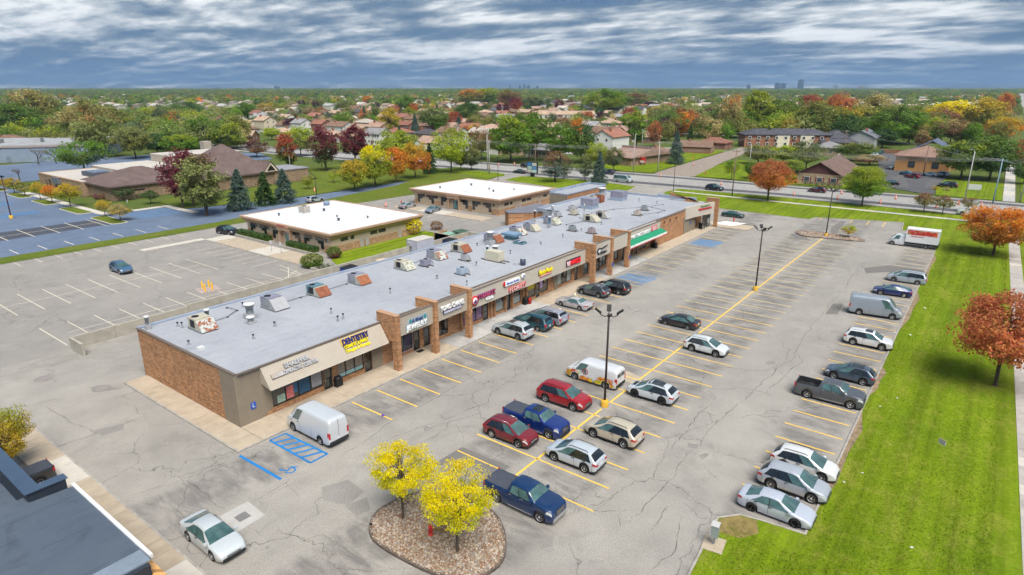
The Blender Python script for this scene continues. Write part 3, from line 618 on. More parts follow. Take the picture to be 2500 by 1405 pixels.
# flat fascias between the columns
def fascia(x0, x1, y, z0, z1, mat, back=47.9, name='fascia', soffit=.45):
    mb = MB(); mb.yzprism([(y, z0), (y + .9, z0 - soffit), (back, z0 - soffit), (back, RZ - .25), (y + .35, z1), (y, z1)], x0, x1)
    o = sp(mb, name, mat); sp(MB().box(x0 - .02, x1 + .02, y - .03, y + .4, z1, z1 + .06), 'coping', FLASH, o); return o
fascia(40.87, 45.83, 45.5, 3.65, 5.68, FASC); fascia(46.42, 51.43, 45.5, 3.6, 5.70, FASC)
fascia(52.02, 78.73, 46.15, 3.1, 5.22, FASCP, soffit=.15)
fascia(79.32, 84.08, 44.95, 3.72, 5.92, FASCP); fascia(84.67, 89.73, 44.95, 3.72, 5.9, FASCP)
fascia(90.32, 105.0, 46.3, 3.2, 5.08, FASCP, soffit=.1)
mb = MB(); P = [(118.5, 47.05), (121.6, 46.75), (128.9, 45.2)]
for (a, b) in zip(P[:-1], P[1:]):
    mb.prism([a, b, (b[0], b[1] + .5), (a[0], a[1] + .5)], 2.95 + .1, 5.36)
o = sp(mb, 'fascia', FASCP)
mb = MB(); mb.box(124.7, 128.9, 45.9, 46.0, 2.3, 3.1, 0)
for x in (124.75, 126.2, 127.5, 128.85): mb.box(x - .05, x + .05, 45.88, 46.0, .14, 3.1)
mb.box(124.7, 128.9, 45.87, 46.0, 2.25, 2.4)
wo = sp(mb, 'entrance_doors', FRAME)
for a, b in ((124.8, 126.15), (126.25, 127.45), (127.55, 128.8)): sp(MB().box(a, b, 45.93, 45.95, .2, 3.0), 'pane', GLASST, wo)
AWN = M('awning_green', (.01, .22, .11), .7, .1, 1); mb = MB(); mb.yzprism([(45.1, 3.12), (46.2, 3.40), (46.2, 3.85), (45.1, 3.34)], 90.4, 105.3); aw = sp(mb, 'awning', AWN)
sp(MB().box(90.38, 105.32, 45.03, 45.1, 3.0, 3.32), 'white_band', M('awning_white', (.72, .72, .70), .7), aw); sp(MB().box(90.39, 105.31, 45.05, 45.12, 2.84, 3.0), 'red_band', M('awning_red', (.55, .08, .07), .7), aw)
for x in (108.5, 111.2, 114.0): sp(MB().box(x - .12, x + .12, 46.95, 47.2, 4.0, 4.4), 'wall_lamp', M('lamp_rust', (.16, .08, .05), .6))
BLUES = M('blue_sign', (.02, .09, .42), .5, .05)
for (x, y, z) in ((84.3, 44.63, 1.9), (89.95, 44.63, 1.9), (121.6, 47.28, 1.9)):
    o = sp(MB().box(x - .02, x + .36, y - .02, y, z - .3, z + .3), 'accessible_sign', BLUES); 
o = sp(MB().box(25.42, 25.9, 47.62, 47.66, 1.35, 1.95), 'accessible_sign', BLUES)
b = MB(); b.box(1.28, 1.36, -.1, -.085, 1.78, 1.86); b.box(1.26, 1.32, -.1, -.086, 1.55, 1.76); b.box(1.3, 1.48, -.1, -.087, 1.5, 1.56); b.build('sign_symbol', WHITE, shop)

# raised block, brick shed behind
blk = thing('brick_annex', 'boxy brick annex with taupe end wall and grey rimmed roof behind the strip', 'building', (117.6, 74, 0))
b = MB(); b.box(0, 17.2, 0, 4.6, 0, 5.4, 0); b.build('wall', BRICK, blk); MB().box(-.06, 0, -.02, 4.62, 0, 5.42).build('end_wall', STUCCO, blk)
b = MB(); b.box(-.08, 17.3, -.08, .2, 5.4, 5.6); b.box(-.08, 17.3, 4.4, 4.7, 5.4, 6.0); b.box(-.08, .2, .2, 4.4, 5.4, 5.6); b.box(17.0, 17.3, .2, 4.4, 5.4, 5.9); b.build('parapet', M('blue_grey_coping', (.26, .31, .40), .6, .3, 1.5), blk); MB().box(.2, 17, .2, 4.4, 5.36, 5.45).build('roof', ROOFG, blk)
shed = thing('brick_shed', 'low brick shed with dark flat roof behind the retail strip', 'shed', (103.8, 72.4, 0))
MB().prism([(0, 7.3), (1.3, 9.2), (6.5, 9.2), (12.5, 9.0), (12.5, 0), (6.6, 0)], 0, 2.8).build('wall', BRICK, shed); MB().prism([(-.1, 7.3), (1.25, 9.3), (6.5, 9.3), (12.6, 9.1), (12.6, -.1), (6.55, -.1)], 2.8, 2.95).build('roof', M('slate_roof', (.16, .16, .19), .8, .15, .6), shed)

# ------------------------------------------------------------------ signs on the strip
def sign(label, x, y, z, name='shop_sign'): return thing(name, label, 'sign', (x, y, z))
SILV = M('letter_silver', (.42, .42, .44), .45, .1); TANB = M('sign_raceway', (.36, .31, .255), .7)
s = sign('silver block letters of the chiropractic center sign on tan raceway', 27.4, 46.68, 3.82)
MB().add([(-.25, .06, .02), (.9, .06, .02), (.9, .30, .36), (-.25, .30, .36), (-.25, -.08, .1), (.9, -.08, .1), (.9, .16, .44), (-.25, .16, .44)], [(0, 3, 2, 1), (4, 5, 6, 7), (0, 1, 5, 4), (1, 2, 6, 5), (2, 3, 7, 6), (3, 0, 4, 7)]).build('raceway', TANB, s)
for q in ((1.22, .26, .50, 'SHAEFFER', .56, 2.6), (.0, -.02, .06, 'CHIROPRACTIC CENTER', .50, 4.5)): text(q[3], q[:3], q[4], SILV, s, 60, 0, .07, .016, width=q[5]); text(q[3], (q[0] - .03, q[1] + .05, q[2] - .02), q[4] * 1.04, M('letter_edge', (.16, .15, .15), .6), s, 60, 0, .03, .018, width=q[5] + .06)
DKB_ = M('letter_shadow', (.03, .03, .05), .5); NAVY = M('letter_navy', (.012, .022, .16), .4); YLW = M('letter_yellow', (.82, .68, .02), .45); BACKY = M('sign_back_yellow', (.70, .45, .03), .6)
s = sign('dentistry sign in navy letters over yellow lines beside brick column', 34.95, 46.56, 3.62)
text('DENTISTRY', (.03, .36, .70), .82, NAVY, s, 62, 0, .10, .02, width=3.2); text('DENTISTRY', (-.03, .43, .68), .86, BACKY, s, 62, 0, .04, .05, width=3.3)
for q in ((.08, .19, .36, 'COSMETIC & FAMILY'), (.1, .0, .0, 'Douglas & Karolyn')): text(q[3], q[:3], .44, YLW, s, 60, 0, .07, .012, width=2.95); text(q[3], (q[0] - .03, q[1] + .05, q[2] - .03), .46, DKB_, s, 60, 0, .03, .02, width=3.0)
WL = M('letter_white', (.82, .82, .82), .45); DKB = M('letter_shadow', (.03, .03, .05), .5); TEALS = M('gem_teal', (.01, .22, .26), .3)
s = sign('jewelry sign in white letters with teal gems on ribbed fascia', 41.9, 45.46, 4.0)
MB().xzprism([(-.1, -.05), (3.0, -.05), (3.2, .65), (2.9, 1.25), (.5, 1.15), (-.05, .6)], -.05, .0).build('backing', M('backing_grey', (.30, .36, .40), .6), s); text('JEWELRY', (.05, -.07, .02), .75, WL, s, 90, 0, .06, .02, width=2.95); text('A Great', (.75, -.07, .72), .5, M('letter_blue', (.03, .06, .20), .4), s, 90, 0, .05, .01, .25, width=1.6)
for x in (.55, 2.65): MB().xzprism([(x - .2, .95), (x, 1.18), (x + .2, .95), (x, .68)], -.1, -.02).build('gem', TEALS, s)
s = sign('white chapel sign with dark shadow between two brick columns', 46.95, 45.46, 4.25)
text('YONO CHAPEL', (0, -.07, .42), .78, WL, s, 90, 0, .06, .02, width=3.95); text('YONO CHAPEL', (.05, -.02, .38), .78, DKB, s, 90, 0, .02, .05, width=3.97); text('ARRANGEMENT CENTER', (.55, -.07, 0), .36, M('letter_dim', (.5, .5, .62), .5), s, 90, 0, .05, .008, width=2.95); MB().box(.45, 3.6, -.03, 0, -.06, .3).build('backing', M('backing_navy', (.03, .03, .10), .5), s)
PUR = M('letter_purple', (.16, .03, .17), .45); REDS = M('sign_red', (.55, .02, .03), .4)
s = sign('round red emblem beside purple cafe lettering', 52.8, 46.1, 3.42)
b = MB(); b.lathe([(0, -.12), (.62, -.12), (.62, 0)], (.62, 0, .62), 24, 0, 'y'); b.build('emblem', REDS, s); b = MB(); b.lathe([(0, -.15), (.40, -.15), (.40, -.1)], (.62, 0, .62), 20, 0, 'y'); b.build('emblem_disc', WL, s)
b = MB(); b.xzprism([(.4, .35), (.62, .3), (.84, .35), (.9, .7), (.72, .6), (.62, .95), (.52, .6), (.34, .7)], -.18, -.14); b.build('emblem_flame', PUR, s)
text('STARBUZZ', (1.2, -.06, .62), .8, PUR, s, 90, 0, .07, .025, width=3.3); text('STARBUZZ', (1.25, -.12, .64), .76, M('letter_pink', (.62, .10, .13), .4), s, 90, 0, .02, .0, width=3.15); text('Cafe', (2.6, -.06, .14), .55, WL, s, 90, 0, .05, .02, .3, width=1.4)
s = sign('red florist letters beneath a pill-shaped service sign', 59.1, 46.1, 3.22)
b = MB(); b.xzprism([(.0, 1.25), (.15, 1.1), (3.0, 1.1), (3.2, 1.3), (3.2, 1.55), (3.0, 1.75), (.15, 1.75), (0, 1.6)], -.12, 0); b.build('pill_backing', WL, s); MB().xzprism([(-.2, 1.3), (.1, 1.08), (.1, 1.77), (-.2, 1.55)], -.14, 0).build('red_cap', REDS, s); text('Flowers Service', (.35, -.14, 1.28), .38, M('letter_cobalt', (.03, .09, .42), .4), s, 90, 0, .02, .006, .3, width=2.6)
b = MB(); b.lathe([(0, -.12), (.36, -.12), (.36, 0)], (3.95, 0, 1.6), 20, 0, 'y'); b.build('round_logo', WL, s); MB().xzprism([(3.75, 1.4), (3.95, 1.85), (4.2, 1.5), (4.05, 1.62)], -.15, -.12).build('round_logo_mark', M('letter_cobalt', (.03, .09, .42), .4), s)
text('FLORIST', (.9, -.06, .15), .82, M('letter_red', (.62, .03, .03), .4), s, 90, 0, .07, .03, width=3.6); text('FLORIST', (.95, -.13, .17), .78, WL, s, 90, 0, .01, -.005, width=3.2)
s = sign('yellow pizza shop lettering over a small red strip', 66.5, 46.1, 3.72)
text('Hungry Howies', (.1, -.06, .38), .8, YLW, s, 90, 0, .08, .03, .15, width=3.2); text('Hungry Howies', (.07, .0, .33), .8, DKB, s, 90, 0, .04, .075, .15, width=3.25); MB().box(.4, 3.1, -.08, 0, -.02, .30).build('red_strip', M('strip_red', (.62, .13, .11), .5), s); text('FLAVORED CRUST PIZZA', (.5, -.09, .06), .2, WL, s, 90, 0, .01, .0, width=2.5)
s = sign('red nails sign with pale first letters', 73.4, 46.1, 3.62)
text('NAILS', (1.0, -.08, .1), .95, M('letter_bright_red', (.85, .02, .03), .4), s, 90, 0, .08, .03, width=2.75); MB().xzprism([(-.05, 0), (3.75, .0), (3.85, .95), (.0, 1.0)], -.03, 0).build('backing', DKB, s); text('BE', (.15, -.08, .15), .85, M('letter_blush', (.85, .55, .6), .4), s, 90, 0, .06, .02, width=.8)
s = sign('guitar-shaped outline logo sign on cream fascia', 79.9, 44.9, 4.2)
b = MB(); b.xzprism([(.1, .3), (.35, .05), (.9, .0), (.9, .12), (.45, .2), (.3, .4), (.5, .7), (.85, .85), (1.2, .65), (3.2, .95), (3.2, 1.08), (1.15, .85), (.9, 1.05), (.35, .95), (.05, .6)], -.08, 0); b.build('guitar_outline', DKB, s); b = MB(); b.xzprism([(.32, .42), (.5, .68), (.85, .8), (.95, .6), (.7, .35)], -.1, -.02); b.build('guitar_body', WL, s); text('Guitars', (.95, -.06, .02), .5, DKB, s, 90, 0, .05, .02, .2, width=1.9)
s = sign('bakery lettering above the green awning', 93.4, 46.25, 3.82)
text("MARTINO'S BAKERY", (0, -.05, .08), .92, WL, s, 90, 0, .08, .02, width=7.6); text("MARTINO'S BAKERY", (-.05, .0, .05), .92, DKB, s, 90, 0, .04, .06, width=7.65); MB().box(7.85, 10.0, -.1, 0, .1, .92).build('red_panel', M('panel_red', (.58, .06, .09), .45), s)
[MB().box(8.15, 9.65, -.112, -.1, .2 + i * .24, .3 + i * .24).build('printed_line', WL, s) for i in range(3)]
s = sign('red and green restaurant lettering by the far entrance', 122.9, 46.42, 3.75)
text("Antonio's", (.9, -.08, .95), .75, M('letter_green', (.03, .13, .05), .4), s, 90, -12, .07, .03, .2, width=3.6); text('ITALIAN RESTAURANT', (.3, -.08, .52), .42, M('letter_maroon', (.42, .02, .03), .4), s, 90, -12, .06, .03, width=4.7); text('PIZZERIA', (1.2, -.1, .02), .42, M('letter_maroon', (.42, .02, .03), .4), s, 90, -12, .06, .03, width=3.0)

# ------------------------------------------------------------------ roof equipment
def rtu(px, label, body=LILAC, hood=RUST, sc=1.0, cheek=CREAM, y=59.7, g=None, dx=0):
    p = G(px[0], px[1], RZ) if g is None else Vector((*g, RZ))
    o = thing('rooftop_unit', label, 'rooftop unit', (p.x, p.y, RZ - .02), 0, 'rooftop air units on the strip'); o.scale = (sc, sc, sc)
    MB().box(-.75, .75, -.05, 1.35, .22, 1.15).build('cabinet', body, o); b = MB()
    for yy in (-1.0, 1.2): b.box(-.9, .9, yy - .06, yy + .06, 0, .2)
    b.box(-.85, -.75, -1.0, 1.3, .08, .2); b.box(.75, .85, -1.0, 1.3, .08, .2); b.build('curb', GALV, o)
    b = MB(); b.lathe([(0, 1.19), (.33, 1.19), (.36, 1.15), (.36, 1.1)], (-.25, .85, 0), 14); b.build('fan_guard', BLACK, o)
    b = MB(); b.yzprism([(-.06, .16), (-.06, 1.04), (-.40, 1.04), (-1.22, .16)], -.78, .78); hd = b.build('intake_hood', cheek, o)
    b = MB(); b.add([(-.82, -1.27, .13), (.82, -1.27, .13), (.82, -.41, 1.07), (-.82, -.41, 1.07), (-.82, -1.24, .11), (.82, -1.24, .11), (.82, -.38, 1.05), (-.82, -.38, 1.05)], [(0, 1, 2, 3), (7, 6, 5, 4), (0, 4, 5, 1), (1, 5, 6, 2), (2, 6, 7, 3), (3, 7, 4, 0)]); b.build('hood_panel', hood, hd)
    MB().box(-.78, -.75, .1, .9, .3, 1.0).build('louvre', BLACK if body is not LILAC else GALV, o); return o
DREST = {}
RUSTP = newmat('peeling_paint'); _t, _b = RUSTP[1], RUSTP[2]; setb(_t, _b, col=mixc(_t, ramp(_t, noise(_t, pos(_t), 2.0, 5, .7, .4), [(.47, 0), (.50, 1)]), (.26, .09, .045), (.42, .46, .44)), rough=.8); RUSTP = RUSTP[0]
GRN = newmat('flaking_hood'); _t, _b = GRN[1], GRN[2]; setb(_t, _b, col=mixc(_t, ramp(_t, noise(_t, pos(_t), 3.0, 5, .7, .4), [(.52, 0), (.57, 1)]), (.45, .47, .40), (.20, .15, .09)), rough=.8); GRN = GRN[0]
rtu(None, 'cream roof unit with peeling rust-edged hood near the strip end wall', CREAM, RUSTP, 1.05, g=(28.3, 60.0)); rtu(None, 'lilac grey roof unit with pale unpainted hood, second from the end wall', LILAC, LGREY, 1.1, LGREY, g=(36.3, 59.9))
rtu(None, 'teal roof unit with brown rusted hood, third from the end wall', TEALM, RUST, 1.0, g=(42.0, 59.9)); rtu(None, 'grey roof unit with orange rust hood and white patch, fourth along', LILAC, M('rust_orange', (.30, .11, .055), .85, .3, 2.2), 1.0, g=(47.9, 59.8))
rtu(None, 'cream roof unit with flaking greenish hood, fifth along the roof', CREAM, GRN, 1.0, GRN, g=(55.7, 60.0)); rtu(None, 'lilac roof unit with half-stripped rusty hood beside the white trailer', LILAC, RUSTP, 1.05, g=(62.2, 60.3))
rtu(None, 'cream roof unit with clean brown hood, seventh along the roof', CREAM, RUST, 1.05, g=(67.2, 60.2)); rtu(None, 'lilac roof unit with dark brown hood beside the blue steel hood', LILAC, RUST, 1.1, g=(74.8, 60.2))
rtu(None, 'lilac roof unit with orange streaked hood past the blue steel hood', LILAC, RUSTP, 1.05, g=(81.3, 60.3)); rtu(None, 'lilac roof unit with rounded cream hood, tenth along the roof', LILAC, CREAM, 1.05, g=(85.0, 60.2)); rtu(None, 'lilac roof unit with teal and orange flaps by the blue stack', LILAC, GRN, 1.1, g=(91.5, 60.4)); rtu(None, 'cream roof unit with sloped cream hood in the middle of far roof', CREAM, CREAM, 1.05, g=(97.6, 56.0))
rtu(None, 'rusty grey roof unit with tilted intake, farthest of the hooded units', M('stained_metal', (.25, .23, .22), .7, .3, 2), LGREY, 1.0, g=(101.8, 56.0))
def condenser(g, label, mat, w=1.0, d=.9, h=.8, rails=True, name='condenser_unit', fan=True):
    o = thing(name, label, 'rooftop unit', (g[0], g[1], RZ - .02), 0, 'condensers on the strip roof')
    MB().box(-w / 2, w / 2, -d / 2, d / 2, .16, .16 + h).build('cabinet', mat, o)
    if rails:
        b = MB()
        for x in (-w * .35, w * .35): b.box(x - .05, x + .05, -d * 1.1, d * 1.1, .0, .15)
        b.build('timber_rails', M('timber_dark', (.10, .09, .075), .9), o)
    if fan: b = MB(); b.lathe([(0, .2 + h), (.3, .2 + h), (.33, .15 + h)], (0, 0, 0), 12); b.build('fan_guard', BLACK, o)
    b = MB(); b.tube([(w / 2, 0, .4), (w / 2 + .4, -.2, .45), (w / 2 + .55, -.25, .05)], .04); b.build('pipe', BLACK, o); return o
GENM = M('generator_cream', (.50, .47, .37), .5, .06, 1)
gen = thing('rooftop_generator', 'large cream louvred generator box on timber rails on the roof', 'generator', (66.1, 53.2, RZ - .02)); MB().box(-.65, .65, -1.2, 1.2, .15, 1.45).build('cabinet', GENM, gen)
b = MB(); [b.box(-.67, .67, -1.22, -1.18, .35 + i * .15, .43 + i * .15) for i in range(6)]; b.build('louvre', M('louvre_cream', (.56, .52, .42), .6), gen); b = MB(); b.box(-.5, -.4, -2.2, 2.0, 0, .14); b.box(.4, .5, -2.2, 2.0, 0, .14); b.build('timber_rails', M('timber_dark', (.10, .09, .075), .9), gen)
for g, l, m, w in (((58.4, 58.9), 'grey condenser box on long timbers between hooded units', LILAC, 1.3), ((58.3, 52.3), 'pale blue condenser on crossed timbers near the chapel sign', M('pale_blue_metal', (.30, .37, .45), .5), 1.2), ((88.7, 54.7), 'small grey condenser with hose, first of the pair mid-roof', GALV, .9), ((89.0, 51.2), 'small rust-sided condenser with hose near the far columns', M('rust_grey', (.30, .24, .25), .7, .2, 3), .9), ((97.3, 63.4), 'tall grey condenser box beside the blue tarp', LGREY, 1.3), ((100.9, 62.0), 'low beige condenser by the back parapet', CREAM, 1.4), ((104.5, 64.6), 'beige square condenser near the back step', LGREY, 1.5), ((113.0, 53.4), 'blue grey condenser box near the far facade', GALV, 1.1), ((107.6, 52.2), 'rust-framed condenser on legs near the far facade', M('rust_beige', (.42, .36, .32), .7, .2, 3), 1.3), ((63.6, 56.5), 'small square grey vent box mid-roof', LGREY, .7)): condenser(g, l, m, w)
o = thing('condenser_unit', 'dark navy round condenser standing alone above the pizza sign', 'rooftop unit', (66.6, 48.7, RZ - .02)); b = MB(); b.lathe([(0, .95), (.38, .95), (.38, .08), (.3, .0)], n=16); b.build('cabinet', M('navy_metal', (.05, .06, .10), .5), o); b = MB(); b.lathe([(0, 1.0), (.3, 1.0), (.37, .95)], n=16); b.build('lid', LGREY, o); b = MB(); b.tube([(.0, .35, .2), (-.2, .9, .25), (-.5, 1.3, .05)], .04); b.build('hose', LGREY, o)
for g, l, m, s_ in (((108.8, 63.2), 'large lilac air handler on blue-grey plinth, back of far roof', LILAC, 1.0), ((120.6, 63.0), 'large lilac air handler standing alone at the far roof end', LILAC, .95)):
    o = thing('air_handler', l, 'rooftop unit', (g[0], g[1], RZ - .02), 0, 'large air handlers'); MB().box(-1.3 * s_, 1.3 * s_, -1.3, 1.3, 0, .75).build('plinth', M('plinth_blue', (.27, .33, .42), .6), o); MB().box(-1.25 * s_, 1.25 * s_, -1.4, 1.4, .75, 2.0).build('cabinet', m, o); b = MB(); [b.box(-1.27 * s_, -1.25 * s_, -.9 + i * .7, -.75 + i * .7, .9, 1.5) for i in range(3)]; b.build('access_panel', LGREY, o)
for g, l, m in (((113.6, 65.6), 'beige air unit with white top behind the lilac handler', CREAM), ((115.8, 65.0), 'rusty framed air unit behind the lilac handler', RUST), ((94.9, 63.6), 'grey cabinet beside the white mushroom vent', GALV)):
    o = thing('air_handler', l, 'rooftop unit', (g[0], g[1], RZ - .02), 0, 'large air handlers'); MB().box(-.8, .8, -.8, .8, .2, 1.5).build('cabinet', m, o); b = MB(); [b.box(x - .08, x + .08, -.85, .85, 0, .2) for x in (-.6, .6)]; b.build('curb', RUST if m is RUST else GALV, o); b = MB(); b.lathe([(0, 1.56), (.45, 1.56), (.5, 1.5)], n=14); b.build('fan_guard', BLACK, o)
o = thing('skylight_hood', 'blue steel gravity hood with ribbed lid on the strip roof', 'roof hood', (78.0, 59.3, RZ - .02)); BLUM = M('hood_blue', (.13, .24, .36), .5, .1, 2); MB().box(-.75, .75, -.85, .85, 0, .65).build('base', TEALM, o); b = MB(); b.prism([(-1.0, -1.3), (1.0, -1.3), (1.0, 1.3), (-1.0, 1.3)], .65, 1.0); b.build('lid', BLUM, o); b = MB(); [b.box(-1.02, 1.02, -1.1 + i * .55, -1.04 + i * .55, 1.0, 1.05) for i in range(5)]; b.build('rib', M('rib_pale', (.35, .42, .48), .5), o)
o = thing('open_curb', 'low teal open roof curb in front of the blue hood', 'roof curb', (76.3, 56.4, RZ - .02)); b = MB(); b.box(-.6, .6, -.9, -.82, 0, .32); b.box(-.6, .6, .82, .9, 0, .32); b.box(-.6, -.52, -.82, .82, 0, .32); b.box(.52, .6, -.82, .82, 0, .32); b.build('frame', TEALM, o); MB().box(-.52, .52, -.82, .82, 0, .06).build('curb_shade', BLACK, o); MB().box(-.52, .52, -.3, .1, .32, .36).build('lid', M('plinth_blue', (.27, .33, .42), .6), o)  # black slab inside the frame paints the darkness of the hole
def vent(p, label, h=.5, r=.07, cap=True, mat=None, group='small vent pipes on the strip roof'):
    b = MB(); b.lathe([(r * 2.6, 0), (r * 2.2, .05), (r * 1.1, .16), (r, .18), (r, h), (r * .6, h)], n=8)
    o = b.build('vent_pipe', mat or M('vent_grey', (.20, .22, .25), .6), None, loc=(p.x, p.y, RZ - .02), label=label, cat='vent pipe', group=group)
    if cap: b = MB(); b.lathe([(0, h + .12), (r * 1.7, h + .08), (r * 1.7, h), (r * .5, h)], n=8); b.build('cap', BLACK, o)
VP = [(434, 797), (445, 800), (461, 842), (619, 827), (593, 750), (602, 753), (671, 797), (809, 766), (825, 784), (838, 779), (953, 716), (969, 640), (1067, 681), (1140, 697), (1163, 649), (1165, 601), (1246, 620), (1320, 598), (1374, 580), (1419, 565), (1468, 549), (1560, 492), (1604, 498)]
NB = ['near the end wall', 'beside the first hooded unit', 'in front of the first hooded unit', 'above the chiropractic sign', 'by the back parapet', 'beside the tall white flue', 'between chiropractic sign and flue', 'above the dentistry sign', 'beside white stub above the dentistry sign', 'at the dentistry corner', 'above the jewelry sign', 'beside the back parapet mid-roof', 'in front of the pale blue condenser', 'between timbers and generator', 'beside the generator', 'behind the generator', 'above the florist sign', 'past the generator', 'beyond the teal curb', 'beside the small condensers', 'above the nails sign', 'on the far roof', 'near the far facade']
for q, l in zip(VP, NB): vent(G(*q, RZ), 'small dark vent pipe ' + l, random.uniform(.35, .55))
def flue(p, label, h=1.4, r=.22, mat=GALV):
    o = thing('flue', label, 'flue', (p.x, p.y, RZ - .02), 0, 'metal flues on the strip roof'); b = MB(); b.box(-r * 1.3, r * 1.3, -r * 1.3, r * 1.3, 0, h * .35); b.build('base', LGREY, o); b = MB(); b.lathe([(r, h * .35), (r, h * .8), (r * 1.15, h * .8), (r * 1.15, h)], n=14); b.build('stack', mat, o); b = MB(); b.lathe([(0, h + .14), (r * 1.5, h + .1), (r * 1.6, h - .02), (r, h - .04)], n=14); b.build('cowl', WHITE, o)
flue(G(612, 778, RZ), 'tall white capped flue on grey box mid near roof', 1.6, .38); flue(G(613, 790, RZ), 'short crumpled white cap vent beside the tall flue', .7, .28); flue(G(362, 804, RZ), 'galvanised capped vent at the back corner of the end wall', 1.3, .17); flue(Vector((29.6, 61.6, 0)), 'silver flue behind the first hooded unit', 1.3, .2)
flue(Vector((72.9, 59.5, 0)), 'silver three-tier flue beside the brown hood unit', 2.0, .4); flue(Vector((68.0, 54.6, 0)), 'silver ball ventilator behind the generator', 1.5, .35); flue(Vector((67.2, 55.4, 0)), 'blue stub stack behind the generator', 1.5, .16, BLUM); flue(Vector((88.6, 59.2, 0)), 'tall blue stack in front of the lilac unit', 1.9, .2, BLUM); flue(Vector((94.3, 62.4, 0)), 'white mushroom flue at the back parapet', 2.6, .2, WHITE); flue(Vector((91.0, 64.0, 0)), 'rusty brown flue by the back parapet', 2.0, .15, RUST); flue(Vector((99.0, 58.6, 0)), 'slim white double pipe on the far roof', 2.6, .1, WHITE); flue(Vector((123.9, 69, 0)), 'big silver globe ventilator at the far back corner', 1.6, .6)
b = MB(); b.box(-.3, .3, -.22, .22, 0, .22); b.build('roof_hatch', WHITE, None, loc=(*G(490, 852, RZ)[:2], RZ - .02), label='small white roof vent hood near the front of the near roof', cat='roof vent')
mb = MB()
def gasline(pts):
    for a, c in zip(pts[:-1], pts[1:]): mb.cyl((a[0], a[1], RZ + .12), (c[0], c[1], RZ + .12), .035, .035, 6)
    for p in pts: mb.box(p[0] - .1, p[0] + .1, p[1] - .1, p[1] + .1, RZ - .02, RZ + .1)
gasline([(29, 60.8), (31.5, 61.2), (33.2, 62.3), (33, 64)]); gasline([(37.5, 60.5), (40.0, 60.6), (41.2, 60.4)]); gasline([(43.5, 60.5), (46.5, 60.6)]); gasline([(56.5, 60.8), (60.5, 61.2)]); gasline([(64, 61), (66, 61.2)]); gasline([(92, 58), (97, 57), (99, 59.5)]); gasline([(104, 60), (110, 58.5), (116, 54.5), (121, 53)]); gasline([(108, 52), (112, 50), (115, 50), (116.5, 53.5)]); gasline([(103, 64.2), (108, 65), (113, 66)])
mb.build('gas_line', M('gas_pipe', (.10, .10, .11), .6), None, label='thin dark gas piping on blocks running between rooftop units', cat='pipe')

# ------------------------------------------------------------------ bins, walls behind, trailer
def bin_(p, label, h=1.0, w=.38):
    o = thing('trash_bin', label, 'trash bin', (p.x, p.y, .13), 0, 'black bins on the front walk'); b = MB(); b.prism([(-w, -w * .8), (w, -w * .8), (w, w * .8), (-w, w * .8)], 0, h * .8); b.build('body', BLACK, o); b = MB(); b.lathe([(w * 1.08, h * .8), (w * 1.1, h * .86), (w * .9, h), (0, h + .04)], n=12); b.build('lid', M('bin_lid', (.02, .02, .024), .4), o)
bin_(G(826, 945), 'black square bin beside the chiropractic door'); bin_(G(1283, 745), 'black bin beside the red can at the florist windows'); bin_(G(1599, 608), 'black bin at the end of the bakery awning'); bin_(G(1710, 559), 'black bin by the far entrance doors')
g = G(1293, 744); b = MB(); b.lathe([(.0, 0), (.22, 0), (.27, .72), (.29, .75), (0, .78)], n=12); b.build('red_can', M('red_plastic', (.6, .03, .02), .45), None, loc=(g.x, g.y, .13), label='small red can standing against the black bin', cat='can')
b = MB(); b.box(-.45, .45, -.3, .3, 0, .02); b.build('door_mat', BLACK, None, loc=(45.4, 47.2, .135), label='black door mat outside the jewelry door', cat='mat')
rw = thing('retaining_wall', 'long weathered concrete retaining wall between alley and rear lot', 'wall', (22.6, 78.6, 0))
x = 0; hs = 1.3; k = 0
while x < 51.5:
    L = 4.3; h = 1.55 + (.12 if x > 9 else -.1) + .02 * (k % 2); MB().box(x + .015, min(x + L, 51.8) - .015, 0, .32, -.1, h).build('wall_panel', WALLC, rw); x += L; k += 1
MB().box(-.3, .0, -3.0, .32, -.1, 1.42).build('end_panel', WALLC, rw)
for i in range(3): MB().box(56.5 + i * 3.6, 60.05 + i * 3.6, 0.05, .35, -.1, 1.5).build('wall_panel', WALLC, rw)
for a in ((62.6, 62.9, .35, 4.6), (67.0, 67.3, -2.3, .05)): MB().box(a[0], a[1], a[2], a[3], -.1, 1.6).build('wall_panel', WALLC, rw)
tr = thing('storage_trailer', 'white box storage trailer with side cooling unit at the alley wall', 'trailer', (74.7, 77.2, 0)); TRW = M('trailer_white', (.40, .42, .50), .5, .06, 1); MB().box(0, 4.1, 0, 2.6, .25, 2.62).build('body', TRW, tr); MB().box(-.03, 4.13, -.03, 2.63, 2.62, 2.72).build('roof', M('trailer_roof', (.48, .45, .41), .7), tr)
MB().box(-.45, -.002, 1.3, 2.2, 1.7, 2.35).build('cooling_unit', LGREY, tr); b = MB(); [b.box(-.02, 0, .2 + i * 1.2, .26 + i * 1.2, .3, 2.6) for i in range(3)]; b.box(-.02, 4.12, -.02, 0, .25, .38); b.build('frame_rail', GALV, tr); b = MB(); [b.cyl((x, -.0, .25), (x, .25, .25), .25, .25, 12) for x in (.8, 3.3)]; b.build('wheel', BLACK, tr)
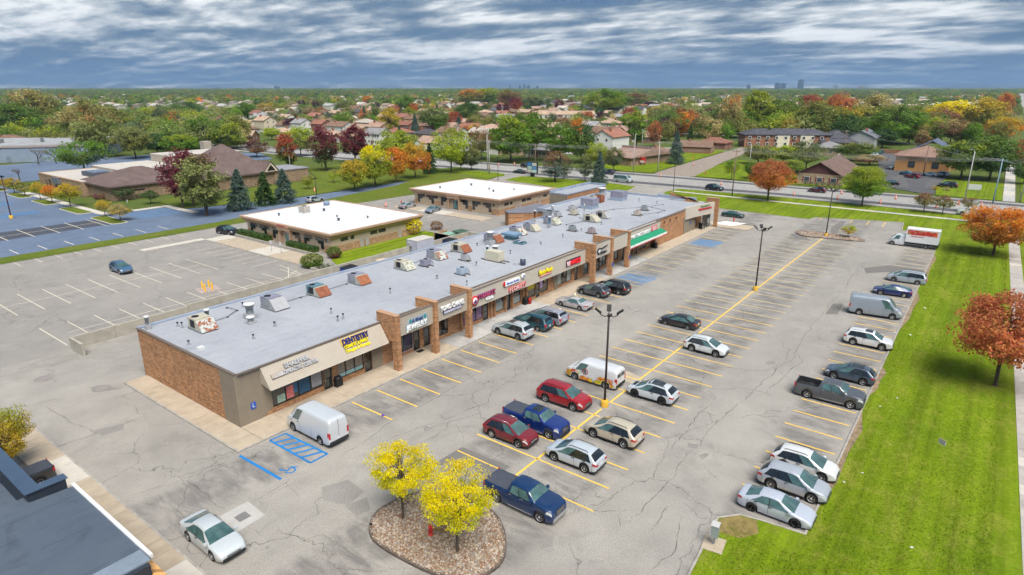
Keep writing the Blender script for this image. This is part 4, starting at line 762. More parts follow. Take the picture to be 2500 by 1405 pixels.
def dumpster(p, label, mat, lid, rz=0, s=1.0, z=0):
    o = thing('dumpster', label, 'dumpster', (p[0], p[1], z), rz); b = MB(); b.yzprism([(-.8, .15), (.8, .15), (.95, 1.1), (.95, 1.35), (-.95, 1.2), (-.95, 1.05)], -1.1 * s, 1.1 * s); b.build('body', mat, o); b = MB(); b.add([(-1.12 * s, -1.0, 1.22), (1.12 * s, -1.0, 1.22), (1.12 * s, 1.0, 1.38), (-1.12 * s, 1.0, 1.38), (-1.12 * s, -1.0, 1.28), (1.12 * s, -1.0, 1.28), (1.12 * s, 1.0, 1.44), (-1.12 * s, 1.0, 1.44)], [(0, 3, 2, 1), (4, 5, 6, 7), (0, 1, 5, 4), (1, 2, 6, 5), (2, 3, 7, 6), (3, 0, 4, 7)]); b.build('lid', lid, o); b = MB(); [b.box(x, x + .1, -1.0, 1.0, .6, .75) for x in (-1.2 * s, 1.1 * s)]; b.build('side_rail', mat, o)
dumpster((60.2, 77.3), 'blue dumpster with dark lid against the retaining wall', M('dumpster_blue', (.02, .06, .26), .5, .15), BLACK, .1, 1.1); dumpster((83.5, 77.6), 'navy dumpster beyond the white trailer', M('dumpster_navy', (.02, .03, .10), .5), BLACK, .2); dumpster((90.0, 80.8), 'green dumpster in the enclosure behind the strip', M('dumpster_green', (.04, .09, .05), .6), M('lid_green', (.05, .10, .06), .6), 0, 1.2)
enc = thing('dumpster_enclosure', 'low brick enclosure with a pale green lid inside by the office', 'enclosure', (85.2, 79.6, 0)); MB().box(0, .25, 0, 3.9, 0, 1.5).build('brick_wall', BRICKT, enc); MB().box(.25, 3.6, 3.65, 3.9, 0, 1.5).build('brick_wall', BRICKT, enc); MB().box(1.0, 3.2, 1.2, 3.2, .1, 1.25).build('green_bin', M('bin_green_pale', (.20, .38, .30), .6), enc)
b = MB(); [b.box(-.6 + i * .28, -.36 + i * .28, -.05, .05, 0, 1.1) for i in range(5)]; b.box(-.6, .8, .05, .1, .2, .32); b.build('pallet', M('pallet_wood', (.50, .32, .16), .85, .2, 3), None, loc=(86.8, 78.3, 0), label='wooden pallet leaning on the alley wall', cat='pallet'); b = MB(); b.box(-.9, .9, -.5, .5, 0, .1); b.build('mattress_board', M('beige_board', (.55, .42, .30), .8), None, loc=(66.8, 77.6, 1.0), label='beige board propped at the top of the alley wall', cat='board')
# bollard pad
bp = thing('bollard_pad', 'worn concrete pad in the rear lot', 'pad', (*G(507, 708)[:2], 0)); MB().prism([(-1.6, -1.3), (1.4, -1.6), (1.8, 1.1), (-1.2, 1.6)], 0, .08).build('slab', M('pink_concrete', (.36, .29, .27), .9, .2, 1.5), bp)
for i, (q, l) in enumerate((((495, 708), 'front-left'), ((502, 714), 'front'), ((511, 703), 'back'), ((519, 710), 'right'))):
    g = G(*q); b = MB(); b.lathe([(.11, 0), (.11, 1.05), (.07, 1.16), (0, 1.19)], n=12); b.build('bollard', M('bollard_yellow', (.78, .44, .02), .5, .12, 3), None, loc=(g.x, g.y, .08), label='yellow steel bollard, %s one of four on the pad' % l, cat='bollard', group='yellow bollards in the rear lot')
# ------------------------------------------------------------------ two tan offices with white roofs
BEIGE = M('beige_band', (.46, .37, .265), .85, .06, .8)
HEDGE = None
def stepwin(root, face, u, flip=False, n=3, wide=.85):
    """stepped ribbon of dark lites; face: function (u, z, depth)->world xyz on that wall"""
    for i in range(n):
        j = n - 1 - i if flip else i
        z0 = (1.95, 1.45, .55)[j] if n == 3 else 1.95
        a, b = u + i * wide, u + (i + 1) * wide - .05
        f = MB(); q = [face(a, z0, .05), face(b, z0, .05), face(b, 2.55, .05), face(a, 2.55, .05), face(a, z0, -.03), face(b, z0, -.03), face(b, 2.55, -.03), face(a, 2.55, -.03)]
        f.add(q, [(0, 3, 2, 1), (4, 5, 6, 7), (0, 1, 5, 4), (1, 2, 6, 5), (2, 3, 7, 6), (3, 0, 4, 7)])
        w = f.build('window', FRAME, root); g = MB(); m = (a + b) / 2
        for (c, d) in ((a + .06, m - .03), (m + .03, b - .06)):
            g.add([face(c, z0 + .07, .062), face(d, z0 + .07, .062), face(d, 2.48, .062), face(c, 2.48, .062)], [(0, 1, 2, 3)])
        g.build('pane', GLASS, w)
def office(x0, y0, W_, D_, label, door_c, sgn=False):
    o = thing('office_building', label, 'building', (x0, y0, 0))
    MB().box(0, W_, 0, D_, 0, 2.75).build('wall', BEIGE, o)
    # brick dado broken by the window steps
    gaps = [(D_ * .5 - 1.6, D_ * .5 + 1.6)]
    def fx(u, z, d): return (-d, u, z)
    def fy(u, z, d): return (u, -d, z)
    starts = [(2.2, False), (5.4, True), (9.2, None), (D_ * .5 + 2.2, False), (D_ * .5 + 5.6, True), (D_ * .5 + 9.2, None)]
    stepA = [(1.2, 1.5), (2.2, 3), (5.4, -3), (9.4, 2), (D_ / 2 - 4.2, 3), (D_ / 2 + 2.0, -3), (D_ / 2 + 5.6, 2), (D_ - 6.6, 3), (D_ - 3.6, -3)]
    for u, k in stepA:
        if k == 1.5: stepwin(o, fx, u, False, 1, .6)
        elif k == 2: stepwin(o, fx, u, False, 2, .8)
        else: stepwin(o, fx, u, k > 0, 3)
    segs = [(-.02, 2.1), (8.0, D_ / 2 - 4.3), (D_ / 2 + 4.6, D_ - 6.7), (D_ - 1.0, D_ + .02)]
    for a, b in segs: MB().xzprism([(0, 0)] * 0 or [(-.06, 0), (0, 0), (0, 1.35), (-.06, 1.35)][::-1], a, b).build('brick_dado', BRICKT, o)
    for (u, n_) in ((2.0, 2), (4.2, 1), (W_ * .42, 2), (W_ * .52, 2), (W_ - 3.0, 2)): stepwin(o, fy, u, False, n_, .85)
    b = MB(); b.box(-.02, W_ + .02, -.07, 0, 0, 1.35); b.build('brick_dado', BRICKT, o)
    for u in (W_ * .30, W_ * .36, W_ * .75):
        b = MB(); b.box(u, u + .8, -.12, -.07, .1, 1.7); b.build('side_door', M('door_grey', (.36, .33, .32), .6), o)
    # entrance bay with teal door
    b = MB(); b.box(-.75, .0, D_ / 2 - 1.9, D_ / 2 + 1.7, 2.35, 3.0); b.box(-.7, 0, D_ / 2 + 1.45, D_ / 2 + 1.7, 0, 2.35); b.box(-.7, 0, D_ / 2 - 1.9, D_ / 2 - 1.65, 0, 2.35); b.build('entrance_bay', TANS, o)
    b = MB(); b.xzprism([(-.78, 2.35), (-.75, 2.35), (-.75, 2.8), (-.78, 2.8)], D_ / 2 - .6, D_ / 2 + .6); b.build('gable_trim', M('trim_brown', (.16, .09, .055), .7), o)
    d = MB().box(-.08, -.03, D_ / 2 - 1.0, D_ / 2 + .4, .1, 2.3).build('door', FRAME, o); MB().box(-.1, -.085, D_ / 2 - .85, D_ / 2 + .25, .2, 2.2).build('pane', glassmat('teal_glass', (.07, .20, .22)) if 'teal_glass' not in MATS else MATS['teal_glass'], d)
    # flared tan fascia and roof trim
    b = MB()
    def ring(off0, z0, off1, z1, notch=0):
        P0 = [(-off0, -off0), (W_ + off0, -off0), (W_ + off0, D_ + off0), (-off0, D_ + off0)]; P1 = [(-off1, -off1), (W_ + off1, -off1), (W_ + off1, D_ + off1), (-off1, D_ + off1)]
        b.add([(p[0], p[1], z0) for p in P0] + [(p[0], p[1], z1) for p in P1], [(i, (i + 1) % 4, 4 + (i + 1) % 4, 4 + i) for i in range(4)])
    ring(.08, 2.62, .25, 2.7); ring(.25, 2.7, .85, 3.42); ring(.85, 3.42, .72, 3.45); b.build('fascia', TAN, o)
    b = MB(); ring(.72, 3.45, .98, 3.52); ring(.98, 3.52, .98, 3.86); ring(.98, 3.86, .7, 3.9); ring(.7, 3.9, .68, 3.72); b.build('roof_trim', TANS, o)
    b = MB(); b.box(-1.15, -.6, D_ * .5 - 2.1, D_ * .5 + 1.9, 3.4, 3.88); b.box(-.95, -.3, D_ * .5 - 2.0, D_ * .5 + 1.8, 2.7, 3.4); b.build('entrance_fascia', TANS, o)
    b = MB(); b.box(-.69, W_ + .69, -.69, D_ + .69, 3.6, 3.73); b.build('roof', ROOFW, o)
    if sgn: b = MB(); b.box(-1.19, -1.15, D_ * .5 - 1.4, D_ * .5 + 1.3, 3.45, 3.75); b.build('name_board', M('board_maroon', (.42, .10, .10), .6), o)
    for (u, v, h, r) in ((4, D_ - 5, .4, .15), (8.0, 8.0, .35, .2), (10, 11, .3, .12), (12.5, D_ - 8, .4, .2), (13, 5.5, .3, .12)):
        q = MB(); q.lathe([(r * 1.6, 0), (r, .08), (r, h), (r * 1.5, h), (r * 1.4, h + .12), (0, h + .15)], n=10); q.build('roof_vent', M('vent_dark', (.06, .06, .065), .6), o, loc=(u, v, 3.72))
    return o
office(66.7, 90.2, 20.8, 26.4, 'tan office with white flat roof, hedges and teal door, nearer of the pair', 0, True)
office(111.8, 88.6, 20.8, 27.0, 'tan office with white flat roof and stepped windows, farther of the pair', 0)
o = thing('rooftop_unit', 'beige square unit on the nearer white roof', 'rooftop unit', (75.3, 109.7, 3.72)); MB().box(-.7, .7, -.95, .95, .18, 1.45).build('cabinet', M('unit_beige', (.40, .37, .33), .6), o); MB().box(-.75, .75, -1.0, 1.0, 0, .18).build('curb', WHITE, o); b = MB(); b.lathe([(0, 1.52), (.4, 1.52), (.45, 1.45)], n=12); b.build('fan_guard', BLACK, o)
o = thing('rooftop_fan', 'blue grey fan housing near the back edge of white roof', 'roof fan', (83.2, 113, 3.72)); b = MB(); b.lathe([(.5, 0), (.5, .2), (.62, .25), (.66, .9), (.5, 1.05), (0, 1.1)], n=14); b.build('housing', M('fan_blue', (.20, .26, .36), .5), o); MB().box(-.6, .6, -.6, .6, 0, .15).build('curb', WHITE, o)
# planters of the near office
for (y0, y1, l) in ((106.5, 117.3, 'longer clipped hedge in low block planter left of office door'), (92.3, 101.0, 'shorter clipped hedge in low block planter right of office door')):
    o = thing('planter', 'low grey block planter ' + ('left of the office door' if y0 > 100 else 'right of the office door'), 'planter', (64.4, y0, 0)); b = MB(); b.box(-.25, 0, 0, y1 - y0, 0, .4); b.box(0, 1.5, -.25, 0, 0, .4); b.box(0, 1.5, y1 - y0, y1 - y0 + .25, 0, .4); b.build('block_wall', WALLC, o); MB().box(0, 1.5, 0, y1 - y0, 0, .3).build('soil', DIRT, o)
gd = thing('planting_bed', 'low block-edged bed with small round shrubs beside the ramp', 'planter', (58.6, 80.6, 0)); MB().box(0, 2.8, 0, 4.2, 0, .25).build('soil', M('mulch_grey', (.14, .14, .12), .95, .3, 3), gd); b = MB(); b.box(-.25, 0, -.2, 4.4, 0, .35); b.box(0, 2.8, 4.2, 4.4, 0, .35); b.build('block_wall', WALLC, gd)

# ------------------------------------------------------------------ church / hall with hip roofs
ROOFB = shingle('brown_shingle', False, (.135, .098, .092))
ch = thing('church_hall', 'low brown brick church with dark purple-brown hip roofs and cream flat roof wing', 'building', (85, 173, 0))
def hiproof(mb, x0, x1, y0, y1, z0, z1, ov=.6, ridge=None):
    x0 -= ov; x1 += ov; y0 -= ov; y1 += ov
    if ridge is None:
        w, d = x1 - x0, y1 - y0
        if w >= d: r = [(x0 + d / 2, (y0 + y1) / 2), (x1 - d / 2, (y0 + y1) / 2)]
        else: r = [((x0 + x1) / 2, y0 + w / 2), ((x0 + x1) / 2, y1 - w / 2)]
    else: r = ridge
    v = [(x0, y0, z0), (x1, y0, z0), (x1, y1, z0), (x0, y1, z0), (r[0][0], r[0][1], z1), (r[1][0], r[1][1], z1)]
    if x1 - x0 >= y1 - y0 or ridge is not None: f = [(0, 1, 5, 4), (1, 2, 5), (2, 3, 4, 5), (3, 0, 4)]
    else: f = [(0, 1, 4), (1, 2, 5, 4), (2, 3, 5), (3, 0, 4, 5)]
    mb.add(v, f + [(3, 2, 1, 0)]); mb.box(x0, x1, y0, y1, z0 - .35, z0 - .01)
MB().box(3, 25, 1, 21, 0, 3.5).build('wall', BRICKB, ch)
b = MB(); hiproof(b, 3, 25, 1, 21, 3.85, 12.0, .8, [(14.6, 10.6), (15.4, 10.6)]); b.build('roof', ROOFB, ch)
MB().box(-18, -.0, 6.5, 26, 0, 3.45).build('wall', BRICKB, ch); b = MB(); hiproof(b, -18.2, 4, 6.5, 26, 3.75, 7.2, .7); b.build('roof', ROOFB, ch)
MB().box(25.02, 37, 0.6, 12, 0, 3.6).build('wall', BRICKB, ch); MB().box(24.9, 37.3, .4, 12.2, 3.6, 3.9).build('roof', M('grey_shingle_flat', (.25, .25, .28), .8), ch)
b = MB(); b.box(-20, -5, 20.6, 51, 0, 3.85); b.build('wall', BRICKB, ch); MB().box(-19.8, -5.2, 20.8, 50.8, 3.8, 3.98).build('roof', ROOFC, ch); b = MB(); b.box(-20.1, -19.8, 20.5, 51.1, 3.85, 4.12); b.box(-20.1, -5, 50.8, 51.1, 3.85, 4.1); b.build('roof_edge', M('copper_edge', (.40, .25, .15), .7), ch)
b = MB(); b.box(-5, 12, 30, 53, 0, 4.5); b.build('wall', M('tan_block', (.40, .35, .29), .85), ch); MB().box(-5.1, 12.1, 29.9, 53.1, 4.5, 4.7).build('roof', ROOFC, ch)
b = MB(); b.box(12.2, 36, 36.8, 51, 0, 6.8); b.build('wall', M('tan_block', (.40, .35, .29), .85), ch); MB().box(12.1, 36.2, 36.6, 51.2, 6.8, 7.1).build('roof', ROOFC, ch); MB().box(33.8, 36.6, 57, 60, 0, 9.2).build('chimney', M('tan_block', (.40, .35, .29), .85), ch)
b = MB(); b.box(-14.4, -9.5, 26, 34.5, 3.98, 5.2); b.build('roof_screen', M('screen_slate', (.075, .085, .11), .6), ch); b = MB(); [b.box(-14 + i * 1.5, -12.8 + i * 1.5, 27, 33.5, 5.2, 5.4) for i in range(3)]; b.build('roof_plant', M('plant_blue', (.16, .20, .27), .6), ch)
for (x, y, z0, z1, w) in ((-20.03, 45, .4, 2.6, .5), (-20.03, 42.8, .2, 2.9, .5), (-20.03, 41.8, .2, 2.9, .5), (-19.0, 20.57, .8, 2.4, 1.2)):
    if y > 30: b = MB().box(x - .03, x, y, y + w, z0, z1)
    else: b = MB().box(x + 2, x + 2 + w, y - .03, y, z0, z1)
    f = b.build('window', FRAME, ch)
b = MB(); b.box(-20.6, -20.0, 34.5, 39, 2.1, 3.85); b.build('entrance_canopy', M('canopy_slate', (.13, .145, .165), .7), ch); MB().box(-20.1, -20.02, 35, 38.5, .0, 2.1).build('door', FRAME, ch); MB().box(-20.08, -20.02, 23.3, 27.2, .1, 2.5).build('porch_shade_panel', M('porch_shade', (.07, .05, .04), .8), ch)  # porch is a flat panel on the wall, its shade painted as dark colour
MB().xzprism([(-14, 2.0), (-10, 2.0), (-10, 2.35), (-14, 2.35)], 6.45, 6.5).build('window', FRAME, ch)
# cream gabled dormer
b = MB(); b.xzprism([(21.4, 3.9), (26.2, 3.9), (23.8, 6.6)], .1, 5.5); dm = b.build('dormer', M('dormer_cream', (.58, .49, .38), .8), ch); MB().xzprism([(22.4, 4.2), (25.2, 4.2), (23.8, 5.9)], .03, .1).build('window', FRAME, dm); b = MB(); b.add([(21.1, -.1, 3.9), (23.8, -.1, 6.95), (23.8, 7, 6.95), (21.1, 3, 3.9)], [(0, 1, 2, 3)]); b.add([(26.5, -.1, 3.9), (23.8, -.1, 6.95), (23.8, 7, 6.95), (26.5, 3, 3.9)], [(3, 2, 1, 0)]); b.build('dormer_roof', ROOFB, dm)

# ------------------------------------------------------------------ dark-roofed building in the near corner
dk = thing('dark_roof_building', 'building with dark blue-grey membrane roof and parapets in the near corner', 'building', (0, 0, 0))
ZB = 5.0
MB().prism([(-30, 26.9), (10.1, 26.9), (10.1, 41.1), (8.5, 41.1), (8.5, 42), (-30, 42)], -.1, ZB - .21).prism([(-30, 42), (7.95, 42), (7.95, 58), (-30, 58)], -.1, ZB - 1.31).build('wall', brick('sandy_brick', (.50, .27, .10), (.44, .235, .085), (.40, .26, .13)), dk)
MB().prism([(-30, 27.1), (10.1, 30.9), (10.1, 41.0), (8.0, 41.2), (8.0, 42.04), (-30, 42.04)], ZB - .2, ZB).build('roof', ROOFK, dk)
MB().prism([(-30, 42.05), (7.9, 42.05), (7.9, 58), (-30, 58)], ZB - 1.3, ZB - 1.0).build('lower_roof', ROOFK, dk)
NVY = M('navy_coping', (.075, .115, .175), .35, .08, 1.2, metal=.3); DKP = M('dark_parapet', (.025, .032, .046), .6)
b = MB(); b.box(7.9, 8.55, 41.25, 58, ZB - 1.2, ZB + .55); b.box(8.55, 9.9, 41.25, 41.75, ZB - .2, ZB + .55); b.build('parapet', DKP, dk); b = MB(); b.box(7.8, 8.65, 41.15, 58, ZB + .55, ZB + .62); b.box(8.65, 10.0, 41.15, 41.85, ZB + .551, ZB + .62); b.build('coping', NVY, dk)
b = MB(); b.box(10.08, 10.26, 31.0, 41.15, ZB - .1, ZB + .12); b.build('white_edge', M('edge_white', (.74, .74, .75), .5), dk)
b = MB(); b.yzprism([(29.6, 2.2), (31.0, 2.2), (31.0, ZB + .6), (29.6, ZB + .6)], -30, 9.6); b.build('front_parapet', DKP, dk); b = MB(); b.box(-30, 9.75, 29.9, 31.05, ZB + .6, ZB + .68); b.build('front_coping', M('coping_silver', (.34, .40, .46), .3, .15, 1.2, metal=.5), dk); b = MB(); b.box(8.6, 10.05, 27.2, 31.0, -.1, ZB - .02); b.build('brick_pier', MATS['sandy_brick'], dk)
bd = thing('mulch_bed', 'dark mulch bed between walk and dark-roofed building', 'planting bed', (9.3, 43, 0)); MB().prism([(0, 0), (1.5, 0), (1.6, 3), (.9, 5), (0, 5)], 0, .16).build('mulch', M('mulch_dark', (.075, .05, .04), .95, .4, 5, bmp=.5), bd)

# ------------------------------------------------------------------ houses
SHG = shingle('house_shingle'); WALLH = newmat('house_wall'); _t, _b = WALLH[1], WALLH[2]
_c = nd(_t, 'ObjectInfo').outputs['Color']; setb(_t, _b, col=mixc(_t, 1.0, _c, ramp(_t, noise(_t, objc(_t), 1.2, 5, .6), [(.3, .88), (.7, 1.1)]), 'MULTIPLY'), rough=.85); WALLH = WALLH[0]
WWIN = M('window_white', (.62, .62, .60), .6); HGL = glassmat('house_glass', (.035, .045, .055), .1); GDOOR = M('garage_white', (.60, .58, .54), .6); HDOOR = M('house_door', (.16, .07, .05), .6)
def gableroof(mb, x0, x1, y0, y1, z0, z1, ov=.5, axis='x'):
    if axis == 'x':
        m = (y0 + y1) / 2
        for s0, s1 in ((y0 - ov, m), (y1 + ov, m)):
            k = ov * (z1 - z0) / ((y1 - y0) / 2)
            mb.add([(x0 - ov, s0, z0 - k), (x1 + ov, s0, z0 - k), (x1 + ov, s1, z1), (x0 - ov, s1, z1), (x0 - ov, s0, z0 - k + .16), (x1 + ov, s0, z0 - k + .16), (x1 + ov, s1, z1 + .16), (x0 - ov, s1, z1 + .16)], [(0, 3, 2, 1), (4, 5, 6, 7), (0, 1, 5, 4), (1, 2, 6, 5), (2, 3, 7, 6), (3, 0, 4, 7)])
    else:
        t = MB(); gableroof(t, y0, y1, x0, x1, z0, z1, ov, 'x'); mb.add([(v[1], v[0], v[2]) for v in t.v], [f[::-1] for f in t.f])
_hm = {}
def house_mesh(kind):
    if kind in _hm: return _hm[kind]
    w, d, h, rt = {'ranch': (14, 9, 2.9, 2.2), 'hip': (13, 10, 2.9, 2.4), 'two': (11, 9, 5.4, 2.4), 'colonial': (12.5, 8.5, 5.5, 2.2), 'quad': (14, 9.5, 4.2, 2.2), 'small': (9.5, 8.5, 2.8, 2.0)}[kind]
    A = {}; b = MB(); b.box(-w / 2, w / 2, -d / 2, d / 2, -.1, h)
    if kind in ('ranch', 'two', 'colonial', 'quad'):
        for x in (-w / 2, w / 2): b.add([(x, -d / 2, h), (x, d / 2, h), (x, 0, h + rt)], [(0, 1, 2)])
    if kind in ('colonial', 'quad', 'ranch'): b.box(-w / 2 + 1, -w / 2 + 6.4, -d / 2 - 3.2, -d / 2, -.1, 2.7); b.add([(-w / 2 + 1, -d / 2 - 3.2, 2.7), (-w / 2 + 6.4, -d / 2 - 3.2, 2.7), (-w / 2 + 3.7, -d / 2 - 3.2, 4.2)], [(0, 1, 2)])
    A['wall'] = (b.mesh('wall', WALLH), 'w')
    b = MB()
    if kind in ('hip', 'small'): hiproof(b, -w / 2, w / 2, -d / 2, d / 2, h + .2, h + rt, .6)
    else: gableroof(b, -w / 2, w / 2, -d / 2, d / 2, h, h + rt)
    if kind in ('colonial', 'quad', 'ranch'): gableroof(b, -w / 2 + 1, -w / 2 + 6.4, -d / 2 - 3.2, 0, 2.7, 4.2, .4, 'y')
    A['roof'] = (b.mesh('roof', SHG), 'r')
    A['chimney'] = (MB().box(w * .18, w * .18 + .9, .6, 1.5, h, h + rt + .9).mesh('chimney', WALLH), 'c')
    win = []
    zs = (1.0, 3.7) if h > 5 else (1.0,)
    for z in zs:
        for x in (w * .12, w * .27, w * .42) + ((-w * .15, -w * .38) if z > 3 or kind in ('hip', 'small', 'two') else ()): win.append(MB().box(x - .55, x + .55, -d / 2 - .06, -d / 2 - .0, z, z + 1.25).mesh('window', [WWIN]))
        for s in (-1, 1):
            for y in (-d * .22, d * .2): win.append(MB().box(min(s * (w / 2 + .06), s * w / 2), max(s * (w / 2 + .06), s * w / 2), y - .5, y + .5, z, z + 1.15).mesh('window', [WWIN]))
    A['wins'] = win
    A['gd'] = MB().box(-w / 2 + 1.5, -w / 2 + 5.9, -d / 2 - 3.26, -d / 2 - 3.2, 0, 2.2).mesh('garage_door', GDOOR) if kind in ('colonial', 'quad', 'ranch') else MB().box(-w * .42, -w * .42 + 2.6, -d / 2 - .07, -d / 2 - .0, 0, 2.2).mesh('garage_door', GDOOR)
    A['door'] = MB().box(.0 - .5, .5, -d / 2 - .08, -d / 2 - .0, 0, 2.1).mesh('door', HDOOR)
    _pane = []
    for m in win:
        vs = np.array([v.co[:] for v in m.vertices]); lo, hi = vs.min(0), vs.max(0); c = (lo + hi) / 2; e = (hi - lo) / 2
        k = 1 if e[1] < .1 else 0; q = MB(); s = -1 if (c[k] < 0) else 1
        lo2, hi2 = lo + .12, hi - .12
        if k == 1: q.box(lo2[0], hi2[0], lo[1] - .012, lo[1] - .002, lo2[2], hi2[2])
        else: q.box((hi[0] + .002) if s > 0 else lo[0] - .012, (hi[0] + .012) if s > 0 else lo[0] - .002, lo2[1], hi2[1], lo2[2], hi2[2])
        _pane.append(q.mesh('pane', HGL))
    A['panes'] = _pane; _hm[kind] = A; return A
ROOFC_ = {'brown': (.20, .125, .09), 'tan': (.40, .285, .205), 'grey': (.26, .25, .255), 'dark': (.085, .078, .085), 'pink': (.37, .245, .19), 'slate': (.15, .16, .19), 'rust': (.26, .12, .085), 'pale': (.46, .40, .35)}
WALLC_ = {'white': (.66, .65, .62), 'brick': (.27, .13, .085), 'tan brick': (.40, .29, .20), 'cream': (.58, .50, .38), 'blue': (.12, .25, .40), 'grey': (.36, .36, .37), 'yellow': (.60, .49, .28), 'red brick': (.24, .095, .065)}
KN = {'ranch': 'ranch house', 'hip': 'bungalow', 'two': 'two-storey house', 'colonial': 'two-storey house with garage wing', 'quad': 'split-level house', 'small': 'cottage'}
def zone(x, y):
    v = Vector((x, y, -CAM_H)); k = v.dot(_f); s = v.dot(_r) / k; i = int((s + .86) / 1.72 * 9)
    return '%s %s' % ('near street' if k < 420 else 'middle streets' if k < 600 else 'far streets', ['far left edge', 'well left', 'left', 'just left of centre', 'centre', 'just right of centre', 'right', 'well right', 'far right edge'][max(0, min(8, i))])
def house(kind, x, y, rz, wall, roof, label=None, group='houses of the neighbourhood', detail=True, s=1.0, z=-.1):
    A = house_mesh(kind)
    o = thing('house', label or '%s-roofed %s %s, %s' % (roof, wall, KN[kind], zone(x, y)), 'house', (x, y, z), rz, group); o.scale = (s, s, s)
    wc, rc = WALLC_[wall], ROOFC_[roof]; j = random.uniform(.85, 1.15)
    link('wall', A['wall'][0], o, color=wc); link('roof', A['roof'][0], o, color=tuple(c * j for c in rc)); link('chimney', A['chimney'][0], o, color=WALLC_['brick'])
    if detail:
        link('door', A['door'], o); link('garage_door', A['gd'], o)
        for m, p in zip(A['wins'], A['panes']): w = link('window', m, o); link('pane', p, w)
    return o
OCC = []      # (x, y, r) footprints kept clear of scattered trees
def hpx(kind, px, py, rz, wall, roof, label, s=1.0):
    g = G(px, py); OCC.append((g.x, g.y, 11)); return house(kind, g.x, g.y, rz, wall, roof, label, None, True, s)
# ------------------------------------------------------------------ particular buildings across the road
hpx('colonial', 1490, 368, math.pi, 'white', 'rust', 'white two-storey house with red-brown roof and dark half-timber gable', 1.25)
hpx('hip', 1745, 362, math.pi / 2, 'red brick', 'rust', 'small red brick house with orange-brown roof beside the bright lawn'); hpx('ranch', 1700, 372, math.pi * .55, 'brick', 'brown', 'low brick ranch house behind the side street, left of the bright lawn')
hpx('small', 2020, 378, 0, 'tan brick', 'grey', 'grey-roofed brick garage beside the apartment block', 1.2); hpx('quad', 2105, 360, math.pi, 'grey', 'slate', 'dark grey-roofed house with two skylights in front of the woods', 1.3)
hpx('two', 1013, 310, math.pi * .6, 'yellow', 'brown', 'pale yellow two-storey house left of the round green tree', 1.1); hpx('hip', 1600, 385, math.pi, 'brick', 'brown', 'brown brick bungalow right behind the low brown building', .9)
hpx('ranch', 590, 345, math.pi * .7, 'brick', 'tan', 'tan-roofed brick ranch house with lamp posts in front', 1.1); hpx('ranch', 395, 330, math.pi * .8, 'white', 'grey', 'white-walled ranch house seen through trees beyond the church', 1.1); hpx('two', 640, 300, math.pi * .8, 'white', 'grey', 'white gabled house beyond the light green tree left of centre'); hpx('hip', 30, 365, math.pi * .9, 'tan brick', 'brown', 'brown bungalow at the far left edge behind trees', 1.3)
# brown office with sloping roofs
o = thing('low_brown_building', 'low brown building with two sloping brown roofs across the road', 'building', (*G(1572, 398)[:2], 0), R(-8)); OCC.append((o.location.x, o.location.y, 18)); MB().box(-13, 13, -3, 9, 0, 3.2).build('wall', BRICKB, o); RB2 = shingle('tan_brown_shingle', False, (.30, .205, .165))
for (a, c, z) in ((-13.8, -1, 5.4), (-1, 13.8, 6.2)): b = MB(); b.xzprism([(a, 3.0), (c, 3.0), ((c if a < -5 else a), z)], -4, 10); b.build('roof', RB2, o)
# apartment block
o = thing('apartment_block', 'two-storey brick and cream apartment block with dark hip roof', 'building', (*G(1915, 358)[:2], 0), R(-58)); OCC.append((o.location.x, o.location.y, 22)); RB3 = shingle('charcoal_shingle', False, (.075, .075, .09)); BR2 = brick('red_brick', (.30, .125, .075), (.25, .10, .06), (.30, .20, .14))
MB().box(-21, 19, -6, 6, 0, 6.0).build('wall', BR2, o); b = MB(); hiproof(b, -21, 19, -6, 6, 6.1, 8.6, .7); b.build('roof', RB3, o)
for x in (-6, 5): MB().box(x, x + 6, -6.6, -6.0, 0, 6).build('cream_bay', WALLH, o, color=(.60, .54, .42))
MB().box(19, 27, -7, 5, 0, 4.6).build('wall', WALLH, o, color=(.60, .54, .42)); b = MB(); hiproof(b, 19, 27, -7, 5, 4.7, 8.2, .8); b.build('roof', RB3, o); b = MB(); hiproof(b, 14, 30, -10, -6, 2.9, 4.4, .6); b.build('roof', RB3, o)
for i in range(9):
    for z in (1.0, 3.9): w = MB().box(-19.5 + i * 4.2, -18.0 + i * 4.2, -6.72, -6.62, z, z + 1.4).build('window', WWIN, o); MB().box(-19.35 + i * 4.2, -18.15 + i * 4.2, -6.74, -6.725, z + .15, z + 1.25).build('pane', HGL, w)
# brick office with brown gable roof right of the orange maple
o = thing('brick_office', 'tan brick office with brown hipped gable roof and red shutters across the road', 'building', (216, 41.5, 0)); OCC.append((222, 45, 18)); BR3 = brick('buff_brick', (.42, .31, .20), (.36, .25, .155), (.42, .34, .25))
MB().box(-9, 17, -5.5, 6.5, 0, 3.3).build('wall', BR3, o); b = MB(); gableroof(b, -9, 17, -5.5, 6.5, 3.3, 6.6, .7, 'x'); b.build('roof', shingle('cocoa_shingle', False, (.155, .105, .09)), o); b = MB(); b.add([(-9.02, -5.5, 3.3), (-9.02, 6.5, 3.3), (-9.02, .5, 6.5)], [(2, 1, 0)]); b.build('gable_wall', M('gable_plum', (.11, .045, .045), .8), o)
for y in (-3.6, .2, 3.8):
    w = MB().box(-9.08, -9.0, y - .8, y + .8, .9, 2.3).build('window', WWIN, o); MB().box(-9.1, -9.085, y - .7, y + .7, 1.0, 2.2).build('pane', HGL, w)
    for s in (-1, 1): MB().box(-9.07, -9.0, y + s * 1.05 - .2, y + s * 1.05 + .2, .9, 2.3).build('shutter', M('shutter_red', (.22, .05, .045), .7), o)
